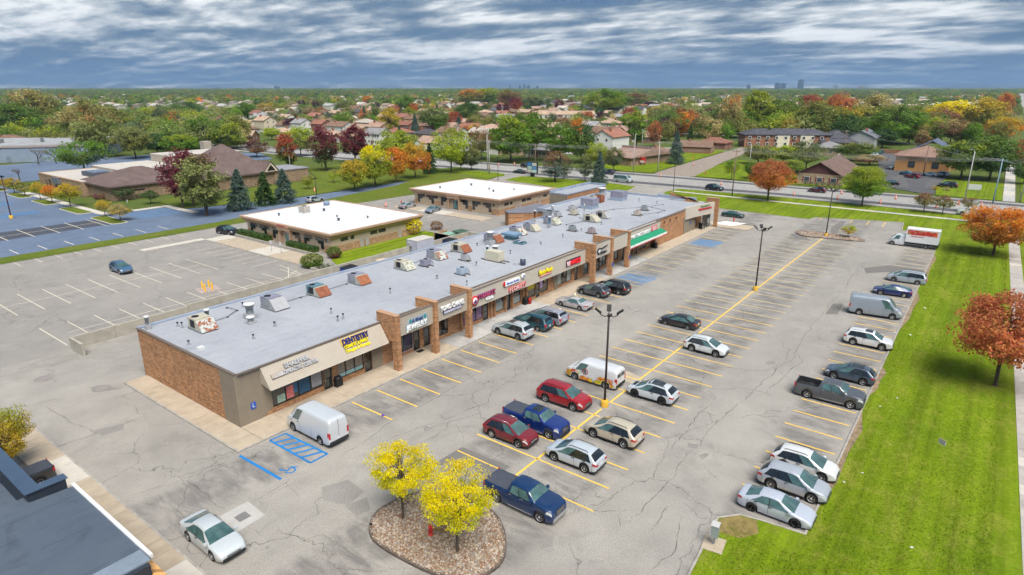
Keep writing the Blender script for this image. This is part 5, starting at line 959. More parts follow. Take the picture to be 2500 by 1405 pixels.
# timber-clad bank like building on the right
o = thing('cedar_building', 'orange cedar-clad building with brown hip roof beside the dark asphalt lot', 'building', (268, 21, 0)); OCC.append((272, 20, 20)); CED = siding('cedar_siding', (.46, .235, .085), True, .3, .1)
MB().box(-7, 9, -8, 8, 0, 5.2).build('wall', CED, o); b = MB(); hiproof(b, -7, 9, -8, 8, 5.3, 8.4, .9); b.build('roof', shingle('russet_shingle', False, (.25, .16, .125)), o); MB().box(8, 24, -9, 7, 0, 5).build('wall', CED, o); b = MB(); gableroof(b, 8, 24, -9, 7, 5, 9.5, .6, 'x'); b.build('roof', shingle('blue_shingle', False, (.10, .125, .175)), o)
for y in (-4, 3):
    w = MB().box(-7.1, -7, y - 1, y + 1, 1.4, 3.6).build('window', FRAME, o); MB().box(-7.12, -7.105, y - .85, y + .85, 1.5, 3.5).build('pane', HGL, w)
LOT2 = sheet('far_parking_lot', [(206, 14), (215, 25), (246, 31), (300, 40), (335, 48), (340, 30), (262, 29), (260, 13), (248, 12.5), (222, 13.3), (209, 12.2)], .02, ROADK)
for i in range(7): line(LOT2, 219 + i * 4.2, 24.2 + i * .6, 219 + i * 4.2, 19.8 + i * .6, .16, WHTL, .03)
for i in range(6): line(LOT2, 222 + i * 4.2, 15.9, 222 + i * 4.2, 13.6, .16, WHTL, .03)
o = thing('brick_garden_wall', 'low red brick wall round the far parking lot', 'wall', (300, 40, 0)); MB().box(-10, 38, -12.5, -12.2, 0, 1.6).build('wall_run', BR2, o); MB().box(28, 28.4, -12, 16, 0, 1.6).build('wall_run', BR2, o)
# long pale building far left, behind the church lot
A_, B_ = G(-120, 402), G(232, 392); d_ = (B_ - A_); o = thing('pale_warehouse', 'long pale blue-grey low building behind the church parking lot', 'building', A_, math.atan2(d_.y, d_.x)); L_ = d_.length
MB().box(0, L_, 0, 45, 0, 5.6).build('wall', M('pale_wall', (.20, .25, .32), .8, .1, .3), o); MB().box(-.3, L_ + .3, -.3, 45.3, 5.6, 6.3).build('fascia', M('fascia_umber', (.30, .25, .23), .8), o); MB().box(.5, L_ - .5, .5, 44.5, 6.3, 6.5).build('roof', M('pale_roof', (.30, .31, .32), .8, .2, .3), o)
for i in range(4): MB().box(L_ * .2 + i * 14, L_ * .2 + i * 14 + 3, 12, 16, 6.5, 8.2).build('roof_unit', LGREY, o)
for i in range(5): MB().box(L_ * .15 + i * 11, L_ * .15 + i * 11 + 1.4, -.06, 0, .2, 2.4).build('door', M('door_slate', (.16, .19, .24), .6), o)
OCC.append((A_.x + d_.x * .7, A_.y + d_.y * .7, 40))
# long white two-storey terrace
g = G(1375, 297); o = thing('white_terrace', 'long white two-storey terrace with tan roof in the middle distance', 'building', g, R(-50)); OCC.append((g.x, g.y, 30)); MB().box(-26, 26, -6, 6, 0, 6).build('wall', WALLH, o, color=WALLC_['white']); b = MB(); gableroof(b, -26, 26, -6, 6, 6, 8.6, .5); b.build('roof', SHG, o, color=ROOFC_['tan'])
for i in range(12): MB().box(-24.5 + i * 4.2, -23 + i * 4.2, -6.08, -6, 3.6, 5).build('window', HGL, o)
# rows of houses
rows = random.Random(3)
WK = ['white', 'brick', 'tan brick', 'cream', 'grey', 'red brick', 'white', 'tan brick']; RK = ['brown', 'tan', 'tan', 'pink', 'grey', 'dark', 'pink', 'pale', 'brown', 'rust']
NH = 0
for r, X in enumerate((226, 262, 322, 360, 424, 462, 528, 566, 634, 672, 745, 783, 860)):
    y = 132 + rows.uniform(0, 8) if X < 300 else (112 if X < 440 else 60)
    ymax = min(X * 1.55 + 60, 620)
    while y < ymax:
        y += rows.uniform(17, 23) * (1 + max(0, X - 300) / 620)
        x = X + rows.uniform(-2.5, 2.5)
        v = Vector((x, y, -CAM_H)); sx = v.dot(_r) / v.dot(_f)
        if abs(sx) > .84 or rows.random() < .15: continue
        if sx > .25 and X > 300 and X < 560 and y < 150: continue         # the woods on the right
        if any((x - a) ** 2 + (y - b) ** 2 < (c + 7) ** 2 for a, b, c in OCC): continue
        if x < 215 + max(0, (y - 80)) * -.12: continue
        k = rows.choice(['ranch', 'hip', 'colonial', 'quad', 'two', 'hip', 'ranch', 'quad'])
        house(k, x, y, (math.pi / 2 if r % 2 else -math.pi / 2) + rows.uniform(-.05, .05), rows.choice(WK), rows.choice(RK), None, 'houses of the neighbourhood', X < 560, rows.uniform(.95, 1.15)); OCC.append((x, y, 8)); NH += 1
        if X > 300 and X < 1000 and r % 2 == 0 and rows.random() < .0: pass
# beyond those the roofs can no longer be counted: one mass of small gabled houses
fr = random.Random(6); mb = MB(); RT = [M('far_roof_%d' % i, c, .9, .15, .05) for i, c in enumerate(((.40, .33, .27), (.30, .22, .18), (.34, .33, .33), (.46, .42, .38), (.22, .17, .15)))] + [M('far_wall', (.52, .48, .42), .9, .2, .05)]
for _ in range(620):
    d = 820 * (2.6 ** fr.random()); s_ = fr.uniform(-.84, .80); x = d * math.cos(YAW) + s_ * d * math.sin(YAW); y = d * math.sin(YAW) - s_ * d * math.cos(YAW)
    if -46 < y < 0 or x < 300: continue
    w, dd, h = fr.uniform(5, 8), fr.uniform(4, 5.5), fr.choice((3, 3, 5.5)); t_ = h + fr.uniform(2, 2.8); k = fr.randrange(5)
    mb.box(x - dd, x + dd, y - w, y + w, -.1, h, 5); mb.add([(x - dd - .5, y - w - .5, h - .1), (x - dd - .5, y + w + .5, h - .1), (x, y + w + .5, t_), (x, y - w - .5, t_), (x + dd + .5, y - w - .5, h - .1), (x + dd + .5, y + w + .5, h - .1)], [(0, 3, 2, 1), (3, 4, 5, 2), (0, 4, 3), (1, 2, 5)], k); OCC.append((x, y, 7))
mb.build('distant_houses', RT, None, kind='stuff', label='pale roofs of far suburban houses scattered through the canopy', cat='houses')
for X in (244, 292, 392, 496, 600, 709, 822, 945): sheet('residential_street', [(X - 4, 100), (X + 4, 100), (X + 4, 1200), (X - 4, 1200)], -.05, ROADM)
# ------------------------------------------------------------------ vehicles
CP, _t, _b = newmat('car_paint'); _o = objc(_t); _c = nd(_t, 'ObjectInfo').outputs['Color']
_d = ramp(_t, nd(_t, 'SeparateXYZ', {0: _o}).outputs[2], [(.20, 1), (.62, 0)])
_g = math_(_t, 'MULTIPLY', math_(_t, 'MULTIPLY', _d, noise(_t, _o, 2.2, 5, .7)), .4)
setb(_t, _b, col=mixc(_t, _g, _c, (.20, .19, .175)), metal=.25, rough=.33, coat=.9); _b.inputs['Coat Roughness'].default_value = .05
CLAD = M('car_cladding', (.022, .023, .025), .6, .2, 5, world=False); TYRE = M('tyre_rubber', (.016, .016, .016), .85, .2, 9, world=False); RIMM = M('alloy_rim', (.46, .46, .47), .35, .1, 5, metal=.5, world=False); RIMK = M('black_rim', (.018, .018, .02), .4, .1, 5, world=False)
HEADL = M('headlight_lens', (.55, .57, .58), .15, .2, 8, world=False, spec=.7); TAILL = M('taillight_lens', (.42, .012, .015), .25, .15, 8, world=False, spec=.6); PLATE = M('plate_white', (.55, .57, .60), .5, .1, 8, world=False); CHROME = M('chrome_trim', (.55, .56, .58), .2, .05, 5, metal=.8, world=False); GRIL = M('grille_black', (.016, .016, .018), .45, .1, 8, world=False); TONN = M('tonneau_vinyl', (.055, .062, .082), .6, .15, 3, world=False); AMBER = M('amber_lens', (.5, .2, .03), .3, world=False)
def plin(P, x):
    if x <= P[0][0]: return P[0][1]
    for (a, b), (c, d) in zip(P[:-1], P[1:]):
        if a <= x <= c: return b + (d - b) * ((x - a) / (c - a) if c > a else 0)
    return P[-1][1]
SPEC = {
 'sedan': dict(L=4.85, W=1.84, belt=.93, R=.335, xf=1.42, xr=-1.42, A=(1.32, .30), C=(-1.95, -1.05), wr=.58, T=[(-2.42, .70), (-2.40, .99), (-2.25, 1.05), (-1.95, 1.07), (-1.45, 1.28), (-1.05, 1.42), (-.45, 1.50), (.0, 1.49), (.30, 1.43), (.85, 1.20), (1.32, .99), (1.75, .92), (2.15, .80), (2.36, .68), (2.42, .55)], win=[(.10, .50), (.53, .97)]),
 'oldsedan': dict(L=5.05, W=1.87, belt=.92, R=.32, xf=1.55, xr=-1.42, A=(1.05, .30), C=(-1.55, -1.0), wr=.60, T=[(-2.52, .66), (-2.50, .95), (-2.3, 1.0), (-1.55, 1.0), (-1.25, 1.22), (-1.0, 1.38), (-.4, 1.42), (.1, 1.41), (.3, 1.37), (.7, 1.18), (1.05, .98), (1.8, .90), (2.4, .80), (2.5, .70), (2.52, .55)], win=[(.08, .46), (.49, .96)]),
 'fastback': dict(L=4.75, W=1.86, belt=.92, R=.345, xf=1.42, xr=-1.44, A=(1.35, .25), C=(-2.05, -.75), wr=.54, T=[(-2.37, .72), (-2.35, .98), (-2.05, 1.08), (-1.4, 1.30), (-.75, 1.43), (-.3, 1.46), (.0, 1.45), (.25, 1.41), (.8, 1.17), (1.35, .95), (1.9, .84), (2.25, .72), (2.37, .55)], win=[(.16, .50), (.53, .97)]),
 'suv': dict(L=4.65, W=1.87, belt=1.02, R=.37, xf=1.38, xr=-1.34, A=(1.42, .36), C=(-2.20, -1.70), wr=.62, T=[(-2.32, .75), (-2.30, 1.04), (-2.20, 1.15), (-1.98, 1.36), (-1.70, 1.58), (-1.3, 1.66), (-.6, 1.71), (.0, 1.71), (.36, 1.63), (.9, 1.34), (1.42, 1.09), (1.8, 1.03), (2.12, .93), (2.28, .77), (2.32, .58)], win=[(.07, .30), (.325, .635), (.655, .985)], rails=True, clad=True),
 'bigsuv': dict(L=5.05, W=1.98, belt=1.10, R=.385, xf=1.50, xr=-1.48, A=(1.45, .50), C=(-2.40, -2.05), wr=.68, T=[(-2.52, .8), (-2.50, 1.15), (-2.40, 1.25), (-2.24, 1.50), (-2.05, 1.70), (-1.6, 1.78), (-.6, 1.80), (.2, 1.79), (.5, 1.72), (1.0, 1.42), (1.45, 1.16), (1.95, 1.10), (2.3, 1.02), (2.48, .86), (2.52, .6)], win=[(.05, .30), (.34, .62), (.65, .97)], rails=True, clad=True),
 'minivan': dict(L=5.12, W=1.98, belt=1.02, R=.345, xf=1.58, xr=-1.46, A=(1.75, .72), C=(-2.42, -2.18), wr=.70, T=[(-2.56, .7), (-2.54, 1.12), (-2.42, 1.25), (-2.30, 1.48), (-2.18, 1.66), (-1.6, 1.74), (-.5, 1.76), (.4, 1.73), (.72, 1.64), (1.25, 1.36), (1.75, 1.09), (2.15, .98), (2.42, .86), (2.53, .72), (2.56, .55)], win=[(.03, .30), (.33, .63), (.66, .97)], rails=True),
 'pickup': dict(L=5.90, W=2.03, belt=1.28, R=.41, xf=1.92, xr=-1.76, A=(1.52, .85), C=(-.78, -.70), wr=.72, T=[(-2.95, .9), (-2.94, 1.33), (-.84, 1.33), (-.80, 1.36), (-.74, 1.60), (-.70, 1.86), (-.3, 1.94), (.5, 1.93), (.85, 1.85), (1.2, 1.60), (1.52, 1.36), (2.3, 1.29), (2.75, 1.20), (2.92, 1.05), (2.95, .7)], win=[(.06, .44), (.48, .95)], bed=(-2.84, -.92)),
 'van': dict(L=5.95, W=2.06, belt=1.32, R=.36, xf=1.95, xr=-1.75, A=(2.25, 1.42), C=(-2.97, -2.95), wr=.86, T=[(-2.98, 1.2), (-2.96, 2.25), (-2.9, 2.42), (-2.7, 2.50), (0, 2.55), (1.1, 2.52), (1.42, 2.42), (1.8, 2.02), (2.25, 1.48), (2.6, 1.27), (2.88, 1.10), (2.96, .95), (2.98, .55)], win=[(.80, .99)], norear=True, lowclad=True),
 'express': dict(L=5.70, W=2.01, belt=1.18, R=.37, xf=1.75, xr=-1.68, A=(2.0, 1.32), C=(-2.84, -2.80), wr=.84, T=[(-2.85, 1.0), (-2.83, 1.80), (-2.78, 1.95), (-2.6, 2.05), (0, 2.10), (1.0, 2.09), (1.32, 2.02), (1.65, 1.70), (2.0, 1.34), (2.5, 1.20), (2.75, 1.08), (2.83, .9), (2.85, .5)], win=[(.76, .985)], norear=True),
 'minibus': dict(L=5.95, W=2.06, belt=1.32, R=.36, xf=1.95, xr=-1.75, A=(2.25, 1.42), C=(-2.97, -2.95), wr=.86, T=[(-2.98, 1.2), (-2.96, 2.1), (-2.9, 2.26), (-2.7, 2.33), (0, 2.38), (1.1, 2.36), (1.42, 2.28), (1.8, 1.95), (2.25, 1.48), (2.6, 1.27), (2.88, 1.10), (2.96, .95), (2.98, .55)], win=[(.03, .20), (.22, .40), (.42, .58), (.60, .77), (.80, .99)], norear=True),
 'boxcab': dict(L=2.5, W=2.01, belt=1.18, R=.37, xf=.72, xr=None, A=(.95, .28), C=(-1.2, -1.15), wr=.84, T=[(-1.25, 1.0), (-1.23, 2.0), (-.6, 2.08), (0, 2.08), (.28, 2.0), (.6, 1.70), (.95, 1.36), (1.05, 1.30), (1.15, 1.18), (1.2, .9), (1.25, .5)], win=[(.42, .95)], norear=True),
}
class Loft:
    def __init__(s, k):
        q = s.q = SPEC[k]; s.L, s.W = q['L'], q['W']; s.zr = max(z for _, z in q['T'])
    def sec(s, x):
        q = s.q; h = s.L / 2; W2 = s.W / 2; zt = plin(q['T'], x)
        if -h + .16 < x < h - .04 and not q.get('bed'): zt = .5 * zt + .25 * (plin(q['T'], x - .1) + plin(q['T'], x + .1))
        tf = max(0, (x - (h - .75)) / .75); tr = max(0, (-(x) - (h - .45)) / .45)
        f = 1 - .17 * tf ** 2.2 - .09 * tr ** 2.5
        if q.get('norear') and x < 0: f = 1 - .03 * tr ** 2
        belt = min(q['belt'] + .03 * (-x / h), zt - .07); k = max(0, min(1, (zt - q['belt'] - .05) / (s.zr - q['belt'] - .05)))
        low = .22 + .12 * tf ** 2 + .12 * tr ** 2; zl = low
        for xw in (q['xf'], q['xr']):
            if xw is None: continue
            Ra = q['R'] + .07; dx = abs(x - xw)
            if dx < Ra: zl = max(zl, q['R'] + math.sqrt(Ra * Ra - dx * dx))
        zl = min(zl, belt - .16); arch = zl > low + .02
        wb = W2 * .965 * f; wr = wb * .95 + (q['wr'] - W2 * .965 * .95) * k if k > 0 else wb * .95
        wr = min(wr, wb * .97); zm = max(zl + .16, .62 * belt + .05); zm = min(zm, belt - .05)
        P = [(0, .30), (W2 * .60 * f, zl if arch else low), (W2 * .955 * f, zl), (W2 * .985 * f, min(zl + .13, zm - .02)), (W2 * f, zm), (wb, belt), (wr, zt - .03 - .06 * k), (wr * .84, zt), (0, zt + .022 + .012 * k)]
        bd = q.get('bed')
        if bd and q.get('open') and bd[0] <= x <= bd[1]: P[6] = (wb * .97, zt); P[7] = (wb * .90, zt - .02); P[8] = (0, .80); P.insert(8, (wb * .89, .80))
        elif bd and q.get('open'): P.insert(8, (wr * .8, zt))
        return P
    def stations(s):
        q = s.q; h = s.L / 2; X = {-h, h, -h + .02, h - .03, h - .1, h - .2, -h + .1, -h + .25}
        for x, _ in q['T']: X.add(x)
        for xw in (q['xf'], q['xr']):
            if xw is None: continue
            Ra = q['R'] + .07
            for i in range(9): X.add(xw + Ra * math.cos(math.pi * i / 8) * .999)
            X.add(xw - Ra - .01); X.add(xw + Ra + .01)
        if q.get('bed'): X |= {q['bed'][0], q['bed'][1], q['bed'][0] - .012, q['bed'][1] + .012}
        x = -h
        while x < h: X.add(x); x += .15
        X = sorted(v for v in X if -h <= v <= h); out = [X[0]]
        for v in X[1:]:
            if v - out[-1] > .004: out.append(v)
        return out
    def body(s):
        b = MB(); X = s.stations(); n = len(s.sec(0)); m = 2 * n - 2; q = s.q
        rnd = not q.get('open')
        if rnd: n += 3; m = 2 * n - 2
        for i, x in enumerate(X):
            P = s.sec(x)
            if rnd:
                Q = []
                for j, c in enumerate(P):
                    if j in (5, 6, 7): Q += [tuple(c[k] * .72 + P[j - 1][k] * .28 for k in (0, 1)), tuple(c[k] * .78 + P[j + 1][k] * .22 for k in (0, 1))]
                    else: Q.append(c)
                P = Q
            if i == 0 or i == len(X) - 1:
                zc = (P[2][1] + P[-1][1]) / 2; P = [(y * .95, zc + (z - zc) * .94) for y, z in P]
            b.v += [(x, y, z) for y, z in P] + [(x, -y, z) for y, z in P[-2:0:-1]]
        for i in range(len(X) - 1):
            for j in range(m):
                a, c = i * m + j, i * m + (j + 1) % m; k = min(j, m - 1 - j)
                mi = 0
                if k in (0, 1): mi = 1
                if k == 2 and (q.get('clad') or q.get('lowclad')): mi = 1
                if q.get('open') and q['bed'][0] - .02 < (X[i] + X[i + 1]) / 2 < q['bed'][1] + .02 and k >= 7: mi = 1
                b.f.append((a, a + m, c + m, c)); b.m.append(mi); b.sm.append(True)
        b.f += [tuple(range(m - 1, -1, -1)), tuple(range((len(X) - 1) * m, len(X) * m))]; b.m += [0, 0]; b.sm += [False, False]
        b.f = [f[::-1] for f in b.f]; me = b.mesh('body', [CP, CLAD]); me.set_sharp_from_angle(angle=R(55)); return me
    def at(s, x, a):
        P = s.sec(x); i = min(int(a), len(P) - 2); t = a - i; return (P[i][0] + (P[i + 1][0] - P[i][0]) * t, P[i][1] + (P[i + 1][1] - P[i][1]) * t)
    def side(s, xs0, xs1, a0, a1, side, off=.012, nx=6):      # patch on the flank; xs0/xs1 = (x start, x end) at a0 and at a1
        b = MB(); vs = []
        for j, a in enumerate((a0, (a0 + a1) / 2, a1)):
            t = j / 2; p, q = xs0[0] + (xs1[0] - xs0[0]) * t, xs0[1] + (xs1[1] - xs0[1]) * t
            for i in range(nx + 1): x = p + (q - p) * i / nx; y, z = s.at(x, a); vs.append((x, side * (y + off), z + off * .3))
        k = nx + 1; F = [(j * k + i, j * k + i + 1, (j + 1) * k + i + 1, (j + 1) * k + i) for j in range(2) for i in range(nx)]
        b.add(vs, F if side < 0 else [f[::-1] for f in F], 0, True); return b
    def top(s, x0, x1, a0, off=.012, nx=4, dx=0., amax=8):
        b = MB(); vs = []; A = [a0, 7, amax]
        if a0 >= 7: A = [a0, (a0 + amax) / 2, amax]
        for i in range(nx + 1):
            x = x0 + (x1 - x0) * i / nx; row = [s.at(x, a) for a in A]
            row = [(x + dx, y, z + off) for y, z in row] + [(x + dx, -y, z + off) for y, z in row[-2::-1]]; vs += row
        k = len(A) * 2 - 1; b.add(vs, [(i * k + j, i * k + j + 1, (i + 1) * k + j + 1, (i + 1) * k + j) for i in range(nx) for j in range(k - 1)], 0, True); b.f = [f[::-1] for f in b.f]; return b
_vm = {}
def wheel_mesh(r, black):
    k = ('wheel', r, black)
    if k not in _vm:
        b = MB(); b.lathe([(r * .66, -.10), (r * .93, -.105), (r, -.07), (r, .07), (r * .93, .105), (r * .66, .10), (r * .66, -.10)], n=20, axis='y'); ty = b.mesh('tyre', TYRE)
        b = MB(); b.lathe([(r * .67, -.09), (r * .62, -.085), (r * .60, -.02), (0, -.02)], n=16, mi=1, axis='y'); b.lathe([(r * .68, -.10), (r * .60, -.098), (r * .60, -.07)], n=16, axis='y')
        for i in range(5):
            a = i * 1.2566; c, s_ = math.cos(a), math.sin(a); w = r * .11; b.add([(c * r * .08 - s_ * w, -.06, s_ * r * .08 + c * w), (c * r * .64 - s_ * w * .8, -.095, s_ * r * .64 + c * w * .8), (c * r * .64 + s_ * w * .8, -.095, s_ * r * .64 - c * w * .8), (c * r * .08 + s_ * w, -.06, s_ * r * .08 - c * w)], [(0, 1, 2, 3), (3, 2, 1, 0)])
        b.lathe([(r * .18, -.05), (r * .16, -.1), (0, -.105)], n=10, axis='y'); _vm[k] = (ty, b.mesh('rim', [RIMK if black else RIMM, GRIL]))
    return _vm[k]
def veh_meshes(kind, opt):
    key = (kind, tuple(sorted(opt.items())))
    if key in _vm: return _vm[key]
    if opt.get('open'): SPEC[kind]['open'] = True
    else: SPEC[kind].pop('open', None)
    l = Loft(kind); q = l.q; h = l.L / 2; D = []; (xA, xAt), (xC, xCt) = q['A'], q['C']
    D.append(('body', l.body(), True))
    D.append(('windshield', l.top(xA - .05, xAt + .04, 6.12, .014, 5, .012).mesh('windshield', CGLASS), False))
    if not q.get('norear'): D.append(('rear_window', l.top(xC + .03, xCt - .02, 6.15, .014, 4, -.012).mesh('rear_window', CGLASSD if kind not in ('sedan', 'oldsedan', 'fastback') else CGLASS), False))
    xb0, xb1 = xC + .12, xA - .20; xt0, xt1 = xCt + .06, xAt - .10
    if kind == 'pickup': xb0, xt0 = xC + .1, xCt + .1
    if kind not in ('van', 'express', 'boxcab'):
        for sd in (-1, 1): D.append(('window_surround', l.side((xb0 + (xb1 - xb0) * (q['win'][0][0] - .012), xb1 + .02), (xt0 + (xt1 - xt0) * (q['win'][0][0] - .012), xt1 + .02), 5.02, 5.965, sd, .007, 8).mesh('window_surround', GRIL), False))
    for i, (u0, u1) in enumerate(q['win']):
        for sd in (-1, 1):
            D.append(('window', l.side((xb0 + (xb1 - xb0) * u0, xb0 + (xb1 - xb0) * u1), (xt0 + (xt1 - xt0) * u0, xt0 + (xt1 - xt0) * u1), 5.05, 5.94, sd).mesh('window', CGLASSD if (kind in ('suv', 'bigsuv', 'minivan') and u1 < .64) else CGLASS), False))
            if u0 > .3 and kind != 'minibus': pass
    for sd in (-1, 1):
        D.append(('headlight', l.side((h - .52, h - .06), (h - .42, h - .08), 4.35, 4.92, sd, .014).mesh('headlight', HEADL), False))
        if kind in ('van', 'express', 'minibus', 'minivan', 'pickup'): D.append(('taillight', l.side((-h + .02, -h + .16), (-h + .02, -h + .16), 4.4, 5.12, sd, .014).mesh('taillight', TAILL), False)); y = l.at(-h + .05, 4.7)[0]; D.append(('taillight', MB().box(-h - .02, -h + .02, min(sd * y, sd * (y - .16)), max(sd * y, sd * (y - .16)), q['belt'] - .42, q['belt'] + .12).mesh('taillight', TAILL), False))
        elif kind != 'boxcab': D.append(('taillight', l.side((-h + .03, -h + .34), (-h + .03, -h + .26), 4.5, 4.98, sd, .014).mesh('taillight', TAILL), False)); y = l.at(-h + .02, 4.7)[0]; D.append(('taillight', MB().box(-h - .012, -h + .03, min(sd * y, sd * (y - .3)), max(sd * y, sd * (y - .3)), q['belt'] - .22, q['belt'] - .06).mesh('taillight', TAILL), False))
        b = MB(); yy = l.at(xA - .3, 5.2)[0]; s_ = (1.5 if kind in ('van', 'minibus', 'express', 'boxcab', 'pickup') else 1.0); b.prism([(xA - .38, sd * yy), (xA - .16, sd * yy), (xA - .20, sd * (yy + .20)), (xA - .36, sd * (yy + .22))][::(1 if sd > 0 else -1)], q['belt'] + .02, q['belt'] + .02 + .15 * s_); D.append(('mirror', b.mesh('mirror', [CP]), True))
        b = MB(); xm = xb0 + (xb1 - xb0) * .5
        for x in ((xm + .12, xm - .85) if kind not in ('van', 'express', 'minibus', 'boxcab') else (xb0 + (xb1 - xb0) * .82,)):
            y, z = l.at(x, 4.8); b.box(x - .11, x + .11, min(sd * y, sd * (y + .035)), max(sd * y, sd * (y + .035)), z - .02, z + .02)
        D.append(('door_handle', b.mesh('door_handle', CHROME if kind == 'pickup' else CLAD), False))
        b = MB()                                    # shut lines of the doors
        for u in ([.02, .5, .985] if kind not in ('van', 'express', 'minibus', 'boxcab') else [.45, .76, .99]):
            x = xb0 + (xb1 - xb0) * u; t = l.side((x, x + .018), (x, x + .018), 3.0, 4.98, sd, .006, 1); b.add(t.v, t.f)
        D.append(('door_seam', b.mesh('door_seam', GRIL), False))
        if q.get('rails') and not opt.get('norails'):
            b = MB(); y = q['wr'] * .90; pts = [(xCt + .25, sd * y, l.zr - .07), (xCt + .4, sd * y, l.zr + .015), (0, sd * y, l.zr + .045), (xAt - .25, sd * y, l.zr + .0), (xAt - .1, sd * y, l.zr - .08)]; b.tube(pts, .022, 5); D.append(('roof_rail', b.mesh('roof_rail', CLAD if opt.get('rail') != 'chrome' else CHROME), False))
    y = l.at(h - .02, 4)[0]; zf = plin(q['T'], h - .1)
    g0, g1 = (.52, .80) if kind in ('pickup',) else (.50, zf - .12 if kind not in ('van', 'minibus', 'express', 'boxcab') else .95)
    b = MB(); b.box(h - .06, h + .012, -y * .55, y * .55, g0 if kind != 'pickup' else .68, g1 if kind != 'pickup' else 1.08); gm = b.mesh('grille', GRIL); D.append(('grille', gm, False))
    b = MB(); [b.box(h - .03, h + .018, -y * .53, y * .53, z, z + .025) for z in np.linspace((g0 if kind != 'pickup' else .68) + .05, (g1 if kind != 'pickup' else 1.08) - .05, 4)]; D.append(('grille_bar', b.mesh('grille_bar', CHROME), False))
    b = MB(); b.box(h - .22, h + .02, -y * .93, y * .93, .30, .46 if kind != 'pickup' else .60); D.append(('front_bumper', b.mesh('front_bumper', CHROME if kind == 'pickup' and not opt.get('painted') else CLAD), False))
    if kind != 'boxcab':
        yr = l.at(-h + .05, 4)[0]; b = MB(); b.box(-h - .03, -h + .2, -yr * .93, yr * .93, .33, .50 if kind not in ('pickup', 'van', 'express') else .62); D.append(('rear_bumper', b.mesh('rear_bumper', CLAD), False)); D.append(('license_plate', MB().box(-h - .035, -h - .0, -.16, .16, .66, .82).mesh('license_plate', PLATE), False))
    if q.get('norear') and kind != 'boxcab':
        for sd in (-1, 1): D.append(('rear_window', MB().box(-h - .012, -h + .01, min(sd * .1, sd * .72), max(sd * .1, sd * .72), q['belt'] + .12, q['belt'] + (.62 if kind != 'express' else .5)).mesh('rear_window', CGLASSD), False)) if (kind != 'van') else None
        D.append(('door_seam', MB().box(-h - .008, -h + .01, -.012, .012, .6, l.zr - .15).mesh('door_seam', GRIL), False))
    if opt.get('sunroof'): D.append(('sunroof', l.top(xAt - .95, xAt - .18, 7.12, .012).mesh('sunroof', CGLASSD), False))
    if opt.get('hoodpatch'): D.append(('hood_decal', l.top(xA + .1, h - .45, 7.35, .008).mesh('hood_decal', CLAD), False))
    if opt.get('blackroof'): D.append(('roof_panel', l.top(xCt + .5, xAt - .1, 7.08, .008).mesh('roof_panel', CGLASSD), False))
    if q.get('bed') and not opt.get('open'): D.append(('tonneau_cover', l.top(q['bed'][0], q['bed'][1], 6.3, .03).mesh('tonneau_cover', TONN), False))
    if kind == 'pickup': b = MB(); [b.box(-.7, 1.3, sd * .98 - .06, sd * .98 + .06, .33, .38) for sd in (-1, 1)]; D.append(('side_step', b.mesh('side_step', CHROME), False)); D.append(('tailgate', MB().box(-h - .02, -h + .0, -.78, .78, .72, 1.28).mesh('tailgate', [CP]), True))
    _vm[key] = (l, D); return _vm[key]
def vehicle(kind, color, label, cat, f=None, r=None, head=None, mid=None, group='cars parked in the front lot', scale=1.0, name=None, black=False, z=0.0, near=True, **opt):
    l, D = veh_meshes(kind, opt); q = l.q; wb = ((q['xf'] - (q['xr'] if q['xr'] is not None else -.9))) * scale; hw = (l.W / 2 - .08) * scale
    if f and r: F, K = G(*f), G(*r); d = F - K; ang = math.atan2(d.y, d.x); c = (F + K) / 2
    elif mid is not None: ang = head; c = Vector((mid[0], mid[1], 0))
    else:
        ang = head; d = Vector((math.cos(ang), math.sin(ang), 0)); c = (G(*f) - d * wb / 2) if f else (G(*r) + d * wb / 2)
    for t in (-math.pi / 2, math.pi / 2, 0, math.pi):
        dd = (ang - t + math.pi) % (2 * math.pi) - math.pi
        if abs(dd) < .12: ang = t + dd * .35
    if mid is None:
        nrm = Vector((-math.sin(ang), math.cos(ang), 0))
        if nrm.dot(c) < 0: nrm = -nrm
        c = c + nrm * hw
    xm = (q['xf'] + (q['xr'] if q['xr'] is not None else q['xf'] - wb / scale)) / 2 * scale
    o = thing(name or {'van': 'cargo_van', 'express': 'cargo_van', 'pickup': 'pickup_truck', 'minivan': 'minivan', 'suv': 'suv', 'bigsuv': 'suv', 'minibus': 'passenger_van'}.get(kind, 'car'), label, cat, (c.x - math.cos(ang) * xm, c.y - math.sin(ang) * xm, z), ang, group); o.scale = (scale, scale, scale)
    for n_, me, painted in D: link(n_, me, o, color=color if painted else None)
    ty, rm = wheel_mesh(q['R'], black)
    for xw in (q['xf'], q['xr']):
        if xw is None: continue
        for sd in (-1, 1):
            w = link('wheel', ty, o, (xw, sd * (l.W / 2 - .125), q['R']), 0 if sd < 0 else math.pi); link('rim', rm, w)
    return o
UP, DN = math.pi / 2, -math.pi / 2
WHT, SIL, LSIL, BLK, GRY = (.72, .73, .74), (.40, .42, .45), (.52, .55, .60), (.010, .011, .014), (.075, .08, .09)
vehicle('van', (.58, .61, .64), 'white high-roof cargo van parked beside the blue hatched bay', 'van', (717, 1052), (784.7, 1088))
vehicle('bigsuv', (.46, .50, .52), 'silver-white suv with sunroof parked nose to the storefront walk', 'suv', (1214.6, 816.7), (1265.5, 832.7), sunroof=True, rail='chrome')
vehicle('minivan', (.012, .075, .105), 'dark teal minivan between the silver-white suv and lilac minivan', 'minivan', None, (1313, 809.6), UP)
vehicle('minivan', (.30, .31, .37), 'lilac-grey minivan with chrome roof rails beside the teal minivan', 'minivan', None, (1349.8, 795.4), UP, rail='chrome')
